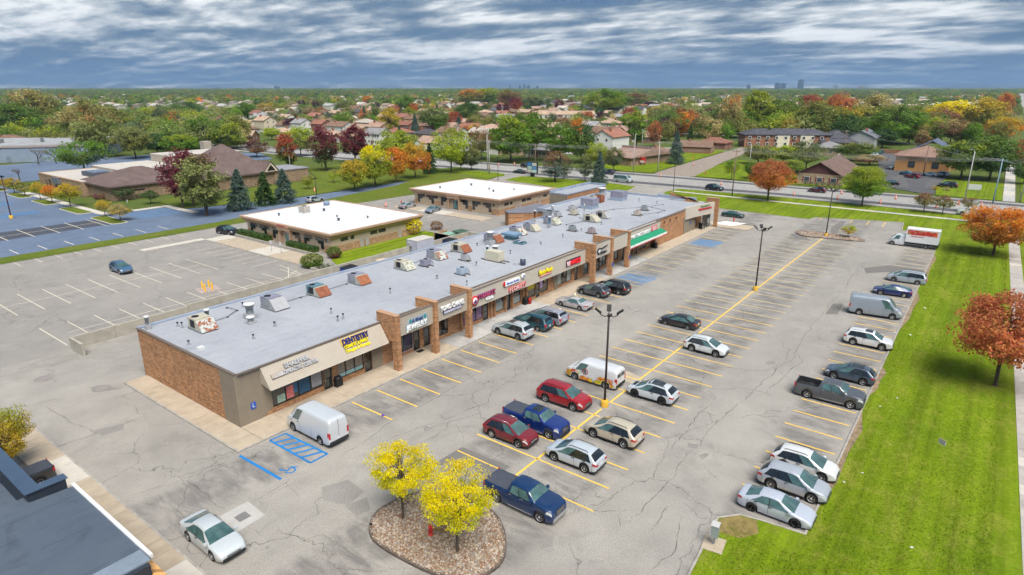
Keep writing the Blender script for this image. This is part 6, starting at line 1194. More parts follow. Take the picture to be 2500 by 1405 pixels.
ts = vehicle('oldsedan', (.47, .46, .49), 'old silver sedan with a cream roof sign at the pizza shop', 'car', (1369.4, 747), (1414.6, 760.1))
vehicle('suv', (.085, .095, .115), 'dark grey crossover beside the black suv near the brick columns', 'suv', (1418.5, 718.5), (1462.6, 729.2), rail='chrome'); vehicle('bigsuv', BLK, 'black suv parked next to the faded blue bays', 'suv', None, (1510, 721), UP)
fv = vehicle('express', (.70, .71, .73), 'white cargo van wrapped in fruit and bread pictures', 'van', (1402, 926.3), (1478.6, 949.5))
vehicle('bigsuv', (.34, .008, .016), 'bright red suv parked beside the nearest lamp post', 'suv', (1399.6, 1004.6), (1330.2, 982.2)); vehicle('pickup', (.006, .028, .17), 'royal blue pickup with grey bed cover and sunroof beside dark red suv', 'pickup', (1338.8, 1072.2), None, DN, sunroof=True, painted=True)
vehicle('suv', (.19, .012, .020), 'dark red suv parked between blue pickup and empty bay', 'suv', (1266, 1093.6), (1200, 1069.8), norails=False, rail='chrome'); vehicle('pickup', (.004, .030, .105), 'dark blue pickup with chrome grille beside the tree island', 'pickup', (1316.7, 1276.2), None, DN)
vehicle('sedan', (.016, .016, .022), 'black sedan parked alone behind the yellow centre line', 'car', (1623, 794), (1679.7, 806.4)); vehicle('suv', (.66, .69, .72), 'white crossover parked alone on the yellow centre line', 'suv', (1747.3, 873.3), (1686.8, 858)); vehicle('suv', (.56, .60, .64), 'pale silver suv with black wheels, black roof and hood patch', 'suv', (1549, 971), (1614.6, 989), black=True, blackroof=True, hoodpatch=True)
vehicle('suv', (.52, .46, .36), 'beige suv parked across the centre line from the blue pickup', 'suv', (1446.6, 1067.6), (1522, 1095.4), scale=1.03); vehicle('suv', (.50, .55, .60), 'dusty silver suv across from the dark red suv', 'suv', (1351.6, 1126.7), (1427, 1154))
vehicle('minivan', (.36, .41, .46), 'silver minivan with roof crossbars, backed to the lawn below the box truck', 'minivan', (2180.7, 688), (2238.3, 696.5)); vehicle('fastback', (.004, .016, .115), 'deep blue fastback sedan backed to the lawn', 'car', (2148.2, 720), (2206.3, 727.8)); vehicle('van', (.27, .31, .36), 'silver grey high-roof cargo van nosed up to the lawn', 'van', (2176.7, 781.6), (2095.8, 769.4))
vehicle('bigsuv', (.70, .70, .71), 'white suv with sunroof nosed up to the lawn below the silver van', 'suv', (2152.3, 856.6), (2079.5, 842.6), sunroof=True, rail='chrome', scale=.97); vehicle('suv', (.055, .085, .125), 'grey-blue crossover backed to the lawn beside grey pickup', 'suv', (2032.4, 924.6), (2106.3, 942), blackroof=True, scale=.96); vehicle('pickup', (.085, .09, .10), 'dark grey pickup with open black bed nosed up to the lawn', 'pickup', (2072.7, 997.8), (1969.8, 973), open=True)
vehicle('suv', (.70, .70, .70), 'white crossover, farthest of the three at the near end of the lawn row', 'suv', (2003, 1178.6), None, DN); vehicle('suv', (.38, .41, .46), 'silver crossover between the white crossover and pale sedan', 'suv', (1978, 1230), (1880, 1193), norails=True, scale=1.02); vehicle('sedan', (.46, .50, .58), 'pale lilac-silver sedan with black wheels at the grass corner', 'car', (1938.6, 1289), (1833.6, 1248.7), black=True)
vehicle('sedan', (.54, .58, .60), 'silver sedan driving past the dark-roofed building', 'car', (517.6, 1367.3), (463.7, 1323.4), group=None, scale=1.04)
vehicle('oldsedan', (.008, .055, .05), 'dark green sedan parked on the far drive by the lawn', 'car', (1802.8, 534), (1770.7, 529.7), group=None, scale=.96)
RG = 'cars in the rear lots'
vehicle('suv', (.055, .13, .24), 'blue crossover parked alone in the middle of the rear lot', 'suv', (293, 671), (273.7, 664), group=RG); vehicle('suv', BLK, 'black crossover parked beside the long hedge of near office', 'suv', (557.2, 574.8), (538.7, 572.4), group=RG)
vehicle('sedan', (.38, .38, .42), 'silver sedan parked nose-in at the farther office', 'car', (1012, 507), (992, 511), group=RG); vehicle('sedan', (.20, .24, .29), 'blue-grey sedan parked between the two offices', 'car', (1054, 522.3), (1075.3, 515.5), group=RG); vehicle('suv', (.42, .47, .53), 'silver hatchback on the church drive behind the white roof', 'car', mid=G(770, 494)[:2], head=0., group=RG)
AG = 'cars in the alley behind the strip'
for x, col, k, l_ in ((36.5, WHT, 'sedan', 'white car roof showing over the parapet in the alley, nearest'), (41.5, BLK, 'sedan', 'black car in the alley next to the white one'), (47.5, (.03, .035, .05), 'sedan', 'dark car in the alley seen between hooded units'), (53.5, LSIL, 'sedan', 'silver car in the alley near the blue dumpster')): vehicle(k, col, l_, 'car', mid=(x, 75.0), head=0., group=AG)
RD = 'vehicles on the cross road'
vehicle('sedan', BLK, 'black sedan on the near lane of the cross road', 'car', mid=G(1268, 424)[:2], head=UP, group=RD); vehicle('suv', (.05, .022, .03), 'dark plum suv on the far lane of the cross road', 'suv', mid=G(1286, 410)[:2], head=DN, group=RD); vehicle('minibus', (.38, .43, .46), 'silver passenger van on the cross road near the blue spruce', 'van', mid=G(1522, 446)[:2], head=DN, group=RD)
vehicle('suv', (.02, .025, .06), 'dark blue car half hidden behind the roadside spruce', 'car', mid=G(1484, 426)[:2], head=UP, group=RD); vehicle('suv', (.008, .014, .035), 'navy suv on the near lane beyond the far entrance', 'suv', mid=G(1744, 465)[:2], head=DN, group=RD, scale=1.05); vehicle('suv', (.09, .008, .022), 'maroon crossover on the far lane of the cross road', 'suv', mid=G(1994, 470)[:2], head=UP, group=RD); vehicle('pickup', (.60, .63, .66), 'white pickup on the cross road behind the stone sign', 'pickup', mid=G(2372, 527)[:2], head=UP, group=RD)
BG = 'cars in the far parking lot'
for px, col, k, hd, l_ in (((2185, 414), (.50, .52, .50), 'suv', 2.3, 'silver suv beside the brown-roofed office'), ((2145, 376), (.02, .13, .15), 'suv', 2.6, 'teal suv far back in the dark lot'), ((2131, 382), (.6, .65, .7), 'sedan', 2.6, 'pale sedan next to the teal suv'), ((2214, 381), BLK, 'pickup', 2.4, 'black pickup by the far brick wall'), ((2213, 428), (.03, .12, .20), 'sedan', 1.0, 'small blue car in front of the cedar building'), ((2226, 435), (.22, .015, .03), 'suv', 1.2, 'dark red car in front of the cedar building'), ((2270, 431), (.35, .45, .56), 'sedan', 1.2, 'pale blue car right of the red one'), ((2297, 431), (.6, .66, .68), 'suv', 1.2, 'white car beneath the big green tree'), ((2173, 452), (.008, .01, .02), 'sedan', 1.6, 'black sedan at the near edge of the dark lot'), ((2312, 458), (.01, .013, .03), 'bigsuv', 1.6, 'black suv nearest the stone-edged lawn')): vehicle(k, col, l_, 'car', mid=G(*px)[:2], head=hd, group=BG)
for i in range(7): vehicle(('sedan', 'suv')[i % 2], [WHT, BLK, GRY, (.2, .02, .02), SIL][i % 5], ('white', 'black', 'grey', 'red', 'silver', 'white', 'black')[i] + (' sedan' if i % 2 == 0 else ' suv') + ' far away on the straight main road', 'car', mid=(640 + i * 120, -18 - (i % 3) * 6), head=0 if i % 2 else math.pi, group='cars far off on the main road')
# cream rooftop sign on the old sedan
o = thing('car_roof_sign', 'cream delivery sign standing on the old sedan roof', 'sign', (ts.location.x, ts.location.y - .1, 1.43)); MB().prism([(-.18, -.3), (.18, -.3), (.18, .3), (-.18, .3)], 0, .12).build('base', CREAM, o); b = MB(); b.lathe([(.0, .12), (.12, .14), (.15, .3), (.1, .45), (0, .5)], n=10); b.build('figure', M('cream_plastic', (.72, .66, .46), .5), o)
b = MB()
# fruit wrap on the van: scattered rounds of colour in bands along its flank
l = Loft('express'); ORG = M('wrap_orange', (.70, .22, .03), .5, .3, 9, world=False); LIM = M('wrap_lime', (.24, .48, .03), .5, .3, 9, world=False); YW = M('wrap_yellow', (.80, .52, .02), .5, .25, 7, world=False); RW = M('wrap_red', (.55, .05, .03), .5, .3, 9, world=False); BWN = M('wrap_brown', (.34, .16, .09), .5, .4, 12, world=False); SKN = M('wrap_peach', (.70, .45, .33), .5, .2, 5, world=False); PUP = M('wrap_plum', (.05, .04, .12), .5, .2, 9, world=False)
rr = random.Random(5)
for sd in (1, -1):
    def blob(x, a, w, mat, e=.016, ha=.3):
        t = MB(); n = 10; vs = []
        for i in range(n):
            an = 6.283 * i / n; xx = max(-2.82, min(2.8, x + math.cos(an) * w)); y, z = l.at(xx, max(2.1, min(5.0, a + math.sin(an) * ha))); vs.append((xx, sd * (y + e), z))
        t.add(vs, [tuple(range(n)) if sd < 0 else tuple(range(n - 1, -1, -1))]); t.build('wrap_picture', mat, fv)
    for i in range(64):
        x = rr.uniform(-2.6, 2.7); lim = 3.5 + 1.2 * (x > 1.2) + .9 * (x < -1.0)
        if abs(x - 1.75) < .5 or abs(x + 1.68) < .5: lo = 4.0
        else: lo = 2.6
        blob(x, rr.uniform(lo, max(lo + .2, lim)), rr.uniform(.14, .32), rr.choice([ORG, LIM, YW, RW, BWN, ORG, LIM, SKN]), .012 + .0006 * i, rr.uniform(.25, .6))
    for i in range(10): blob(2.62 - (i % 5) * .17, 3.4 + (i // 5) * .75, .17, (ORG, ORG, LIM, ORG, YW)[i % 5], .04 + .0005 * i, .5)
    for i in range(8): blob(-.9 - i * .13, 3.0 + .5 * math.sin(i * .6), .3, YW, .045 + .0005 * i, .5)
    for i in range(7):
        for j in range(4): blob(-2.45 + j * .22, 3.1 + i * .27, .09, rr.choice([RW, BWN, SKN, RW]), .052 + .0004 * (i + j), .09)
    t = MB(); vs = []
    for i in range(25):
        an = 6.283 * i / 24
        for k in (.32, .23): y, z = l.at(.55 + math.cos(an) * k, 4.25); vs.append((.55 + math.cos(an) * k, sd * (l.at(.55, 4.6)[0] + .03), 1.2 + math.sin(an) * k))
    t.add(vs, [(2 * i, 2 * i + 1, 2 * i + 3, 2 * i + 2) for i in range(24)]); t.add(vs, [(2 * i + 2, 2 * i + 3, 2 * i + 1, 2 * i) for i in range(24)]); t.build('ring_logo', RW, fv); t = MB(); t.xzprism([(.43, 1.08), (.55, 1.02), (.67, 1.08), (.70, 1.22), (.55, 1.4), (.42, 1.22)], sd * (l.at(.55, 4.6)[0] + .02), sd * (l.at(.55, 4.6)[0] + .034)); t.build('logo_leaf', M('logo_slate', (.12, .14, .17), .5), fv)
# box truck
g0, g1 = G(2198.5, 602.6), G(2269, 609.7)
bt = thing('box_truck', 'white box truck with red sweets picture on its box, by the far lawn corner', 'truck', (g1.x + .95, (g0.y + g1.y) / 2, 0), UP)
lc, DC = veh_meshes('boxcab', {}); 
for n_, me, pt in DC: link(n_, me, bt, (3.05, 0, 0), color=(.66, .68, .70) if pt else None)
TRB = M('truck_box', (.64, .65, .66), .5, .05, .6); b = MB(); b.box(-3.4, 1.75, -1.22, 1.22, .95, 3.35); b.build('cargo_box', TRB, bt); b = MB(); b.box(-3.42, 1.77, -1.24, 1.24, 3.35, 3.41); b.build('box_roof', M('box_roof', (.60, .61, .62), .6, .15, 1.5), bt); b = MB(); b.box(-3.45, -3.35, -1.25, 1.25, .5, 1.0); b.box(-3.3, 2.2, -.45, -.35, .5, .75); b.box(-3.3, 2.2, .35, .45, .5, .75); b.build('chassis', CLAD, bt)
SW = newmat('sweets_print'); _t, _b = SW[1], SW[2]; v_ = nd(_t, 'TexVoronoi', {'Vector': objc(_t), 'Scale': 2.2}); h_ = nd(_t, 'SeparateXYZ', {0: v_.outputs['Color']}); setb(_t, _b, col=mixc(_t, ramp(_t, v_.outputs['Distance'], [(.35, 0), (.6, 1)]), ramp(_t, h_.outputs[0], [(0, (.55, .03, .03)), (.3, (.62, .16, .05)), (.5, (.60, .10, .14)), (.7, (.35, .18, .07)), (.9, (.66, .30, .26)), (1, (.12, .05, .2))], 'CONSTANT'), (.42, .03, .02)), rough=.5)
for sd in (1, -1):
    MB().box(-3.05, 1.55, min(sd * 1.22, sd * 1.235), max(sd * 1.22, sd * 1.235), 2.35, 3.2).build('sweets_picture', SW[0], bt)
    t = text("Antonio's", (1.0 if sd > 0 else -1.3, sd * 1.226, 1.95), .42, M('letter_maroon', (.42, .02, .03), .4), bt, 90, 180 if sd > 0 else 0, .004, .01, .2, width=2.1)
ty, rm = wheel_mesh(.37, False)
for x, y in ((3.77, .86), (3.77, -.86), (-1.6, .95), (-1.6, -.95)): w = link('wheel', ty, bt, (x, y, .37), 0 if y < 0 else math.pi); link('rim', rm, w)
# pickup seen under the near yellow tree
vehicle('pickup', (.016, .017, .02), 'dark pickup mostly hidden under the yellow tree near the walk', 'pickup', mid=(9.2, 52.5), head=math.pi, group=None, scale=.9)
# roof crossbars of the silver minivan are carried by its rails; the white van has green door lettering
# ------------------------------------------------------------------ trees and shrubs
def leafmat(name, inst=False):
    m = bpy.data.materials.new(name); m.use_nodes = True; t = m.node_tree; t.nodes.clear(); o = nd(t, 'OutputMaterial')
    g = nd(t, 'NewGeometry'); rnd = g.outputs['Random Per Island']
    if inst: base = nd(t, 'Attribute', attribute_type='INSTANCER', attribute_name='tcol').outputs['Color']
    else:
        c1 = nd(t, 'ObjectInfo').outputs['Color']; c2 = nd(t, 'Attribute', attribute_type='OBJECT', attribute_name='turn').outputs['Color']
        gen = nd(t, 'TexCoord').outputs['Generated']; amt = nd(t, 'Attribute', attribute_type='OBJECT', attribute_name='turned').outputs['Fac']
        hz = nd(t, 'SeparateXYZ', {0: gen}).outputs[2]
        f = math_(t, 'ADD', math_(t, 'MULTIPLY', hz, .55), math_(t, 'MULTIPLY', noise(t, gen, 3.2, 4, .6), .9))
        base = mixc(t, math_(t, 'MULTIPLY_ADD', math_(t, 'SUBTRACT', f, math_(t, 'SUBTRACT', 1.25, amt)), 4.0, .5, True), c1, c2)
    hs = nd(t, 'HueSaturation', {'Hue': math_(t, 'MULTIPLY_ADD', rnd, .045, .4775), 'Saturation': 1.0, 'Value': math_(t, 'MULTIPLY_ADD', math_(t, 'FRACT', math_(t, 'MULTIPLY', rnd, 17.3)), .5, .75), 'Color': base}).outputs[0]
    d = nd(t, 'BsdfDiffuse', {'Color': hs}); tr = nd(t, 'BsdfTranslucent', {'Color': hs}); mx = nd(t, 'MixShader', {0: .42, 1: d.outputs[0], 2: tr.outputs[0]}); t.links.new(mx.outputs[0], o.inputs[0]); MATS[name] = m; return m
LEAF = leafmat('leaves'); LEAFI = leafmat('leaves_far', True); BARK = M('bark', (.085, .066, .052), .95, .3, 4, world=False)
def quads(name, C, S, up=.35, mat=LEAF, aspect=.62, rng=RNG, outward=None):
    n = len(C); N = rng.normal(size=(n, 3)); N[:, 2] = np.abs(N[:, 2]) + up
    if outward is not None: N += outward * .8
    N /= np.linalg.norm(N, axis=1)[:, None]; U = np.cross(N, rng.normal(size=(n, 3))); U /= np.linalg.norm(U, axis=1)[:, None]; V = np.cross(N, U); S = np.asarray(S).reshape(-1, 1)
    P = np.stack([C - U * S, C + V * S * aspect, C + U * S, C - V * S * aspect], 1).reshape(-1, 3)
    me = bpy.data.meshes.new(name); me.vertices.add(4 * n); me.vertices.foreach_set('co', P.astype(np.float32).ravel()); me.loops.add(4 * n); me.loops.foreach_set('vertex_index', np.arange(4 * n, dtype=np.int32)); me.polygons.add(n); me.polygons.foreach_set('loop_start', np.arange(0, 4 * n, 4, dtype=np.int32)); me.polygons.foreach_set('loop_total', np.full(n, 4, np.int32)); me.materials.append(mat); me.update(calc_edges=True); return me
def broadleaf(seed, ncl, nl, size, rx=.46, zc=.60, rz=.40, flat=.6, crad=.2, bottom=.2, limbs=True, droop=0, thin=1.0):
    """unit tree (height 1, crown radius about rx): tapered trunk with limbs; crown of leaf clumps with gaps"""
    r = np.random.default_rng(seed); cl = []
    while len(cl) < ncl:
        p = r.normal(size=3); p /= np.linalg.norm(p); k = r.uniform(.35, 1) ** .45; q = p * k
        w = 1 + .16 * math.sin(3 * math.atan2(p[1], p[0]) + seed) + .10 * math.sin(5 * math.atan2(p[1], p[0]) + 2 * seed) + r.normal() * .05
        c = np.array([q[0] * rx * w, q[1] * rx * w, zc + q[2] * rz * (1 if q[2] > 0 else .85)])
        if c[2] > bottom: cl.append(c)
    cl = np.array(cl); per = nl // ncl; C = []; O = []
    for c in cl:
        s = crad * r.uniform(.55, 1.25) * rx * 2; d = r.normal(size=(int(per * r.uniform(.6, 1.4)), 3)); d /= (np.linalg.norm(d, axis=1)[:, None] + 1e-6); d *= (r.uniform(.15, 1, size=(len(d), 1)) ** .5) * s; d[:, 2] *= flat; d[:, 2] -= droop * (d[:, 0] ** 2 + d[:, 1] ** 2) / (s + .01)
        C.append(c + d); O.append(np.tile((c - np.array([0, 0, zc])) / rx, (len(d), 1)))
    C = np.concatenate(C); O = np.concatenate(O)
    crown = quads('crown', C, size * r.uniform(.6, 1.35, len(C)) * thin, .35, LEAF, .62, r, O * .6)
    b = MB(); tr = .022; fork = zc - rz * .62
    pts = [(0, 0, -.01, tr * 1.5), (0, 0, .03, tr * 1.05), (r.normal() * .006, r.normal() * .006, fork * .6, tr * .9), (r.normal() * .01, r.normal() * .01, fork, tr * .8), (r.normal() * .02, r.normal() * .02, zc, tr * .5), (r.normal() * .03, r.normal() * .03, zc + rz * .6, tr * .2)]
    for a, c in zip(pts[:-1], pts[1:]): b.cyl(a[:3], c[:3], a[3], c[3], 8, 0, False)
    if limbs:
        for c in cl[:min(len(cl), 34)]:
            z0 = r.uniform(fork * .85, zc); a = np.array([0, 0, z0]); m = a + (c - a) * .5 + np.array([0, 0, -.03]); b.cyl(a, m, tr * .38, tr * .25, 5, 0, False); b.cyl(m, c, tr * .25, tr * .06, 5, 0, False)
    return b.mesh('trunk', BARK), crown
def conifer(seed, nwh, nbr, nq, size, rad=.26, base=.10, droop=.35):
    r = np.random.default_rng(seed); C = []
    for i in range(nwh):
        t = i / (nwh - 1); z = base + (1 - base) * t ** .92; R_ = rad * (1 - t) ** .85 * r.uniform(.82, 1.15) + .012
        for j in range(max(4, int(nbr * (1 - t * .6)))):
            a = r.uniform(0, 6.283); L = R_ * r.uniform(.65, 1.15); k = r.uniform(.25, 1, nq) ** .7
            P = np.stack([np.cos(a) * L * k + r.normal(size=nq) * .012, np.sin(a) * L * k + r.normal(size=nq) * .012, z - droop * L * k ** 1.3 + .03 + r.normal(size=nq) * .010], 1); C.append(P)
    C = np.concatenate(C); C = C[C[:, 2] > .03]; b = MB(); b.cyl((0, 0, -.01), (0, 0, .25), .02, .016, 8, 0, False); b.cyl((0, 0, .25), (0, 0, .97), .016, .003, 6, 0, False)
    return b.mesh('trunk', BARK), quads('crown', C, size * r.uniform(.6, 1.3, len(C)), .1, LEAF, .45, r)
def baretree(seed):
    r = random.Random(seed); b = MB()
    def grow(p, d, L, w, k):
        q = p + d * L; b.cyl(p, q, w, w * .65, 5, 0, False)
        if k:
            for _ in range(3 if k > 1 else 4): e = (d + Vector((r.gauss(0, .5), r.gauss(0, .5), r.gauss(.05, .25)))).normalized(); grow(p + d * L * r.uniform(.7, 1), e, L * r.uniform(.55, .8), w * .55, k - 1)
    grow(Vector((0, 0, 0)), Vector((0, 0, 1)), .32, .022, 4); me = b.mesh('trunk', BARK)
    C = np.array([v.co[:] for v in me.vertices]); C = C[C[:, 2] > .55][::3]; return me, quads('crown', C + RNG.normal(size=C.shape) * .01, .010 * np.ones(len(C)), .3)
PROTO = {}
def proto(k):
    if k in PROTO: return PROTO[k]
    P = {'near_locust': lambda: broadleaf(11, 100, 14500, .0112, .50, .70, .30, .34, .16, .40), 'near_locust2': lambda: broadleaf(23, 110, 16000, .0105, .52, .68, .31, .34, .155, .36),
         'near_maple': lambda: broadleaf(5, 120, 17000, .015, .50, .64, .37, .6, .17, .24), 'near_maple2': lambda: broadleaf(9, 120, 17000, .015, .50, .60, .40, .6, .17, .17), 'small': lambda: broadleaf(31, 60, 3200, .024, .47, .66, .33, .55, .2, .30),
         'round': lambda: broadleaf(3, 90, 6200, .0245, .47, .58, .42, .62, .19, .13), 'round2': lambda: broadleaf(14, 90, 6200, .024, .48, .60, .40, .6, .18, .16), 'round3': lambda: broadleaf(27, 80, 6000, .0255, .46, .57, .43, .65, .2, .10), 'oval': lambda: broadleaf(8, 90, 5600, .019, .32, .55, .46, .8, .17, .08), 'oval2': lambda: broadleaf(19, 95, 5600, .019, .34, .56, .45, .8, .17, .10), 'wide': lambda: broadleaf(40, 100, 5600, .024, .62, .62, .36, .55, .16, .2), 'forest': lambda: broadleaf(51, 60, 3400, .03, .46, .55, .45, .7, .2, .05, False), 'forest2': lambda: broadleaf(52, 55, 3200, .031, .48, .54, .46, .7, .22, .05, False), 'forest3': lambda: broadleaf(53, 60, 3400, .029, .40, .55, .45, .8, .2, .05, False),
         'spruce': lambda: conifer(2, 26, 20, 26, .020, .27, .08), 'spruce2': lambda: conifer(6, 24, 19, 26, .021, .30, .07, .25), 'pine': lambda: broadleaf(61, 70, 5200, .017, .40, .55, .44, .5, .16, .12), 'bare': lambda: baretree(4), 'bare2': lambda: baretree(9)}[k]()
    PROTO[k] = P; return P
PAL = {'yellow': (.44, .365, .006), 'gold': (.28, .205, .026), 'orange': (.36, .135, .022), 'rust': (.25, .095, .042), 'red': (.215, .055, .032), 'crimson': (.105, .026, .034), 'plum': (.055, .022, .035), 'lime': (.215, .26, .022), 'ygreen': (.17, .195, .022), 'green': (.082, .145, .020), 'mgreen': (.074, .115, .026), 'dgreen': (.042, .076, .026), 'olive': (.125, .128, .036), 'sage': (.14, .155, .055), 'blue': (.070, .105, .085), 'tan': (.245, .20, .085), 'brown': (.15, .085, .045), 'grgreen': (.075, .095, .05)}
for k in PAL: PAL[k] = tuple(c * 1.85 for c in PAL[k])
GT = 'trees'
def tree(kind, p, h, w, col, label, turn=None, amt=.0, group=None, rz=None, name=None, z=0.0):
    t, c = proto(kind); o = thing(name or ('spruce_tree' if 'spruce' in kind else 'pine_tree' if kind == 'pine' else 'bare_tree' if 'bare' in kind else 'tree'), label, 'tree', (p[0], p[1], z), random.uniform(0, 6.28) if rz is None else rz, group)
    base = {'spruce': .27, 'spruce2': .30, 'oval': .34, 'oval2': .36, 'wide': .64, 'pine': .42, 'forest3': .42, 'near_locust': .54, 'near_locust2': .56, 'near_maple': .54, 'near_maple2': .54, 'bare': .4, 'bare2': .4}.get(kind, .49)
    s = w / 2 / base; o.scale = (s, s, h); link('trunk', t, o); cr = link('crown', c, o, color=PAL[col] if isinstance(col, str) else col)
    tc = PAL[turn] if turn else PAL[col] if isinstance(col, str) else col; cr['turn'] = (float(tc[0]), float(tc[1]), float(tc[2])); cr['turned'] = float(amt); return o
def tpx(kind, px, py, ytop, wpx, col, label, turn=None, amt=.55, group=None, **k):
    g = G(px, py); OCC.append((g.x, g.y, 3.0)); return tree(kind, g, max(1.2, height_at(g, ytop)), wpx * mpp(g), col, label, turn, amt if turn else 0, group, **k)
# the near trees
tpx('near_locust', 985, 1270, 1088, 156, (.54, .54, .02), 'bright yellow honey locust on the gravel island, farther of two', 'yellow', .6); tpx('near_locust2', 1117, 1350, 1133, 188, (.52, .54, .02), 'bright yellow honey locust on the gravel island, nearer of two', 'yellow', .6)
tree('near_maple2', (9.9, 55.6), 5.2, 4.0, 'gold', 'yellow-orange tree half hidden behind the dark parapet', 'ygreen', .35)
tpx('near_maple', 2428.8, 943.7, 722, 225, (.60, .215, .09), 'large rust-red maple on the lawn, nearest to the camera', 'rust', .45); tpx('near_maple2', 2423.6, 624.7, 506, 145, (.34, .17, .06), 'brown-orange maple on the lawn beyond the red one', 'orange', .55); tpx('near_maple', 1874.4, 491.7, 393, 104, 'orange', 'orange-red maple on the verge behind the far entrance', 'rust', .6)
tpx('near_maple2', 2103.5, 504, 408, 98, 'green', 'rounded green tree on the verge right of the orange maple', 'ygreen', .5); tpx('small', 2069, 581, 551, 34, 'gold', 'tiny yellow tree on the far gravel island', 'lime', .5)
for (x, y, yt, w, l) in ((2254.5, 520, 472, 50, 'left'), (2300, 524, 479, 44, 'middle'), (2361, 517, 484, 38, 'right')): tpx('small', x, y, yt, w, 'olive', 'small leaning olive roadside tree, %s one of three' % l, 'brown', .5)
# church side
tpx('oval', 505, 527, 378, 118, 'sage', 'tall olive-green maple with red flecks in front of the church', 'crimson', .26); tpx('oval2', 447, 508, 364, 80, 'brown', 'crimson-topped maple just left of the olive maple', 'crimson', .75); tpx('oval', 474, 505, 368, 62, 'rust', 'pink-red maple squeezed between its two neighbours', 'crimson', .9)
tpx('spruce', 588, 513, 418, 68, 'blue', 'dark blue spruce, nearest the red maple of three spruces'); tpx('spruce2', 649, 502, 424, 58, 'dgreen', 'dark green spruce, middle of three by the church'); tpx('spruce2', 697, 496, 417, 62, 'blue', 'blue-grey spruce, right one of three by the church')
for i, (x, y, yt, w, c, t) in enumerate(((1, 464, 438, 36, 'tan', 'gold'), (36, 473, 435, 38, 'olive', 'gold'), (62, 479.5, 446, 36, 'tan', 'olive'), (100, 489, 445, 36, 'ygreen', 'gold'), (128.7, 496, 453, 42, 'gold', 'orange'), (173, 506, 449, 60, 'ygreen', 'gold'), (257.5, 529, 489, 38, 'tan', 'gold'), (295, 540, 500, 50, 'gold', 'tan'))): tpx('small', x, y, yt, w, c, 'small %s island tree in the church lot, number %s counted from the left edge' % ({'tan': 'tan', 'olive': 'olive', 'ygreen': 'yellow-green', 'gold': 'golden'}[c], ['one', 'two', 'three', 'four', 'five', 'six', 'seven', 'eight'][i]), t, .6, 'island trees in the church lot')
tpx('bare', 95, 402, 350, 55, 'brown', 'bare tree left of the broad green tree'); tpx('bare2', 138, 400, 352, 40, 'brown', 'bare multi-stemmed tree beside the broad green tree'); tpx('bare', 48, 440, 402, 50, 'brown', 'small bare tree behind the island trees'); tpx('bare2', 175, 395, 345, 45, 'brown', 'bare tree behind the broad green tree')
tpx('wide', 207, 422, 345, 128, 'mgreen', 'broad green tree beside the cream church roof', 'green', .5); tpx('small', 301, 489, 458, 50, 'dgreen', 'dark bushy tree against the church wall, left one'); tpx('small', 369, 498, 466, 38, 'dgreen', 'dark bushy tree against the church wall, right one')
# lawn row between church and road
for k, x, y, yt, w, c, t, a, l in (('round', 866.6, 467, 389, 68, 'ygreen', 'gold', .55, 'yellow-green round tree, first of the lawn row'), ('round2', 917, 457, 358, 82, 'ygreen', 'yellow', .4, 'larger yellow-green round tree, second of the lawn row'), ('round3', 966.7, 446, 361, 54, 'gold', 'orange', .6, 'golden tree, third of the lawn row'), ('round', 1014, 436.6, 346, 68, 'orange', 'gold', .5, 'bright orange tree, fourth of the lawn row'), ('spruce', 1049.7, 425, 354, 40, 'dgreen', None, 0, 'dark spruce behind the bright orange tree'), ('wide', 1102, 422, 313, 95, 'lime', 'olive', .35, 'broad yellow-green tree beside the road'), ('round', 1124.6, 415, 372, 32, 'olive', None, 0, 'small olive tree behind the broad yellow-green one'), ('round2', 1150.8, 417, 362, 46, 'grgreen', 'olive', .5, 'dull green tree at the road bend'),
    ('oval', 705, 418, 326, 56, 'mgreen', 'red', .6, 'red-topped maple, first of three behind the church'), ('oval2', 797, 418, 307, 68, 'dgreen', 'crimson', .62, 'red-topped maple, second of three behind the church'), ('oval', 868, 396, 306, 68, 'mgreen', 'crimson', .8, 'crimson maple, third of three behind the church'), ('round', 735, 382, 308, 62, 'sage', 'lime', .5, 'pale green tree between two red maples'), ('wide', 628, 384, 345, 60, 'brown', 'plum', .5, 'low brownish-purple spreading tree behind the church apex'), ('round', 970, 402, 316, 82, 'lime', 'ygreen', .5, 'yellow-green tree behind the lawn row'), ('oval', 950, 332, 264, 58, 'ygreen', 'gold', .55, 'tall yellow-tinged tree behind the lawn row'), ('wide', 753, 462, 428, 30, 'ygreen', 'tan', .4, 'small round lawn tree near the lamp post'), ('small', 815, 447, 415, 26, 'lime', 'tan', .4, 'tiny lawn tree left of the row')): tpx(k, x, y, yt, w, c, l, t, a)
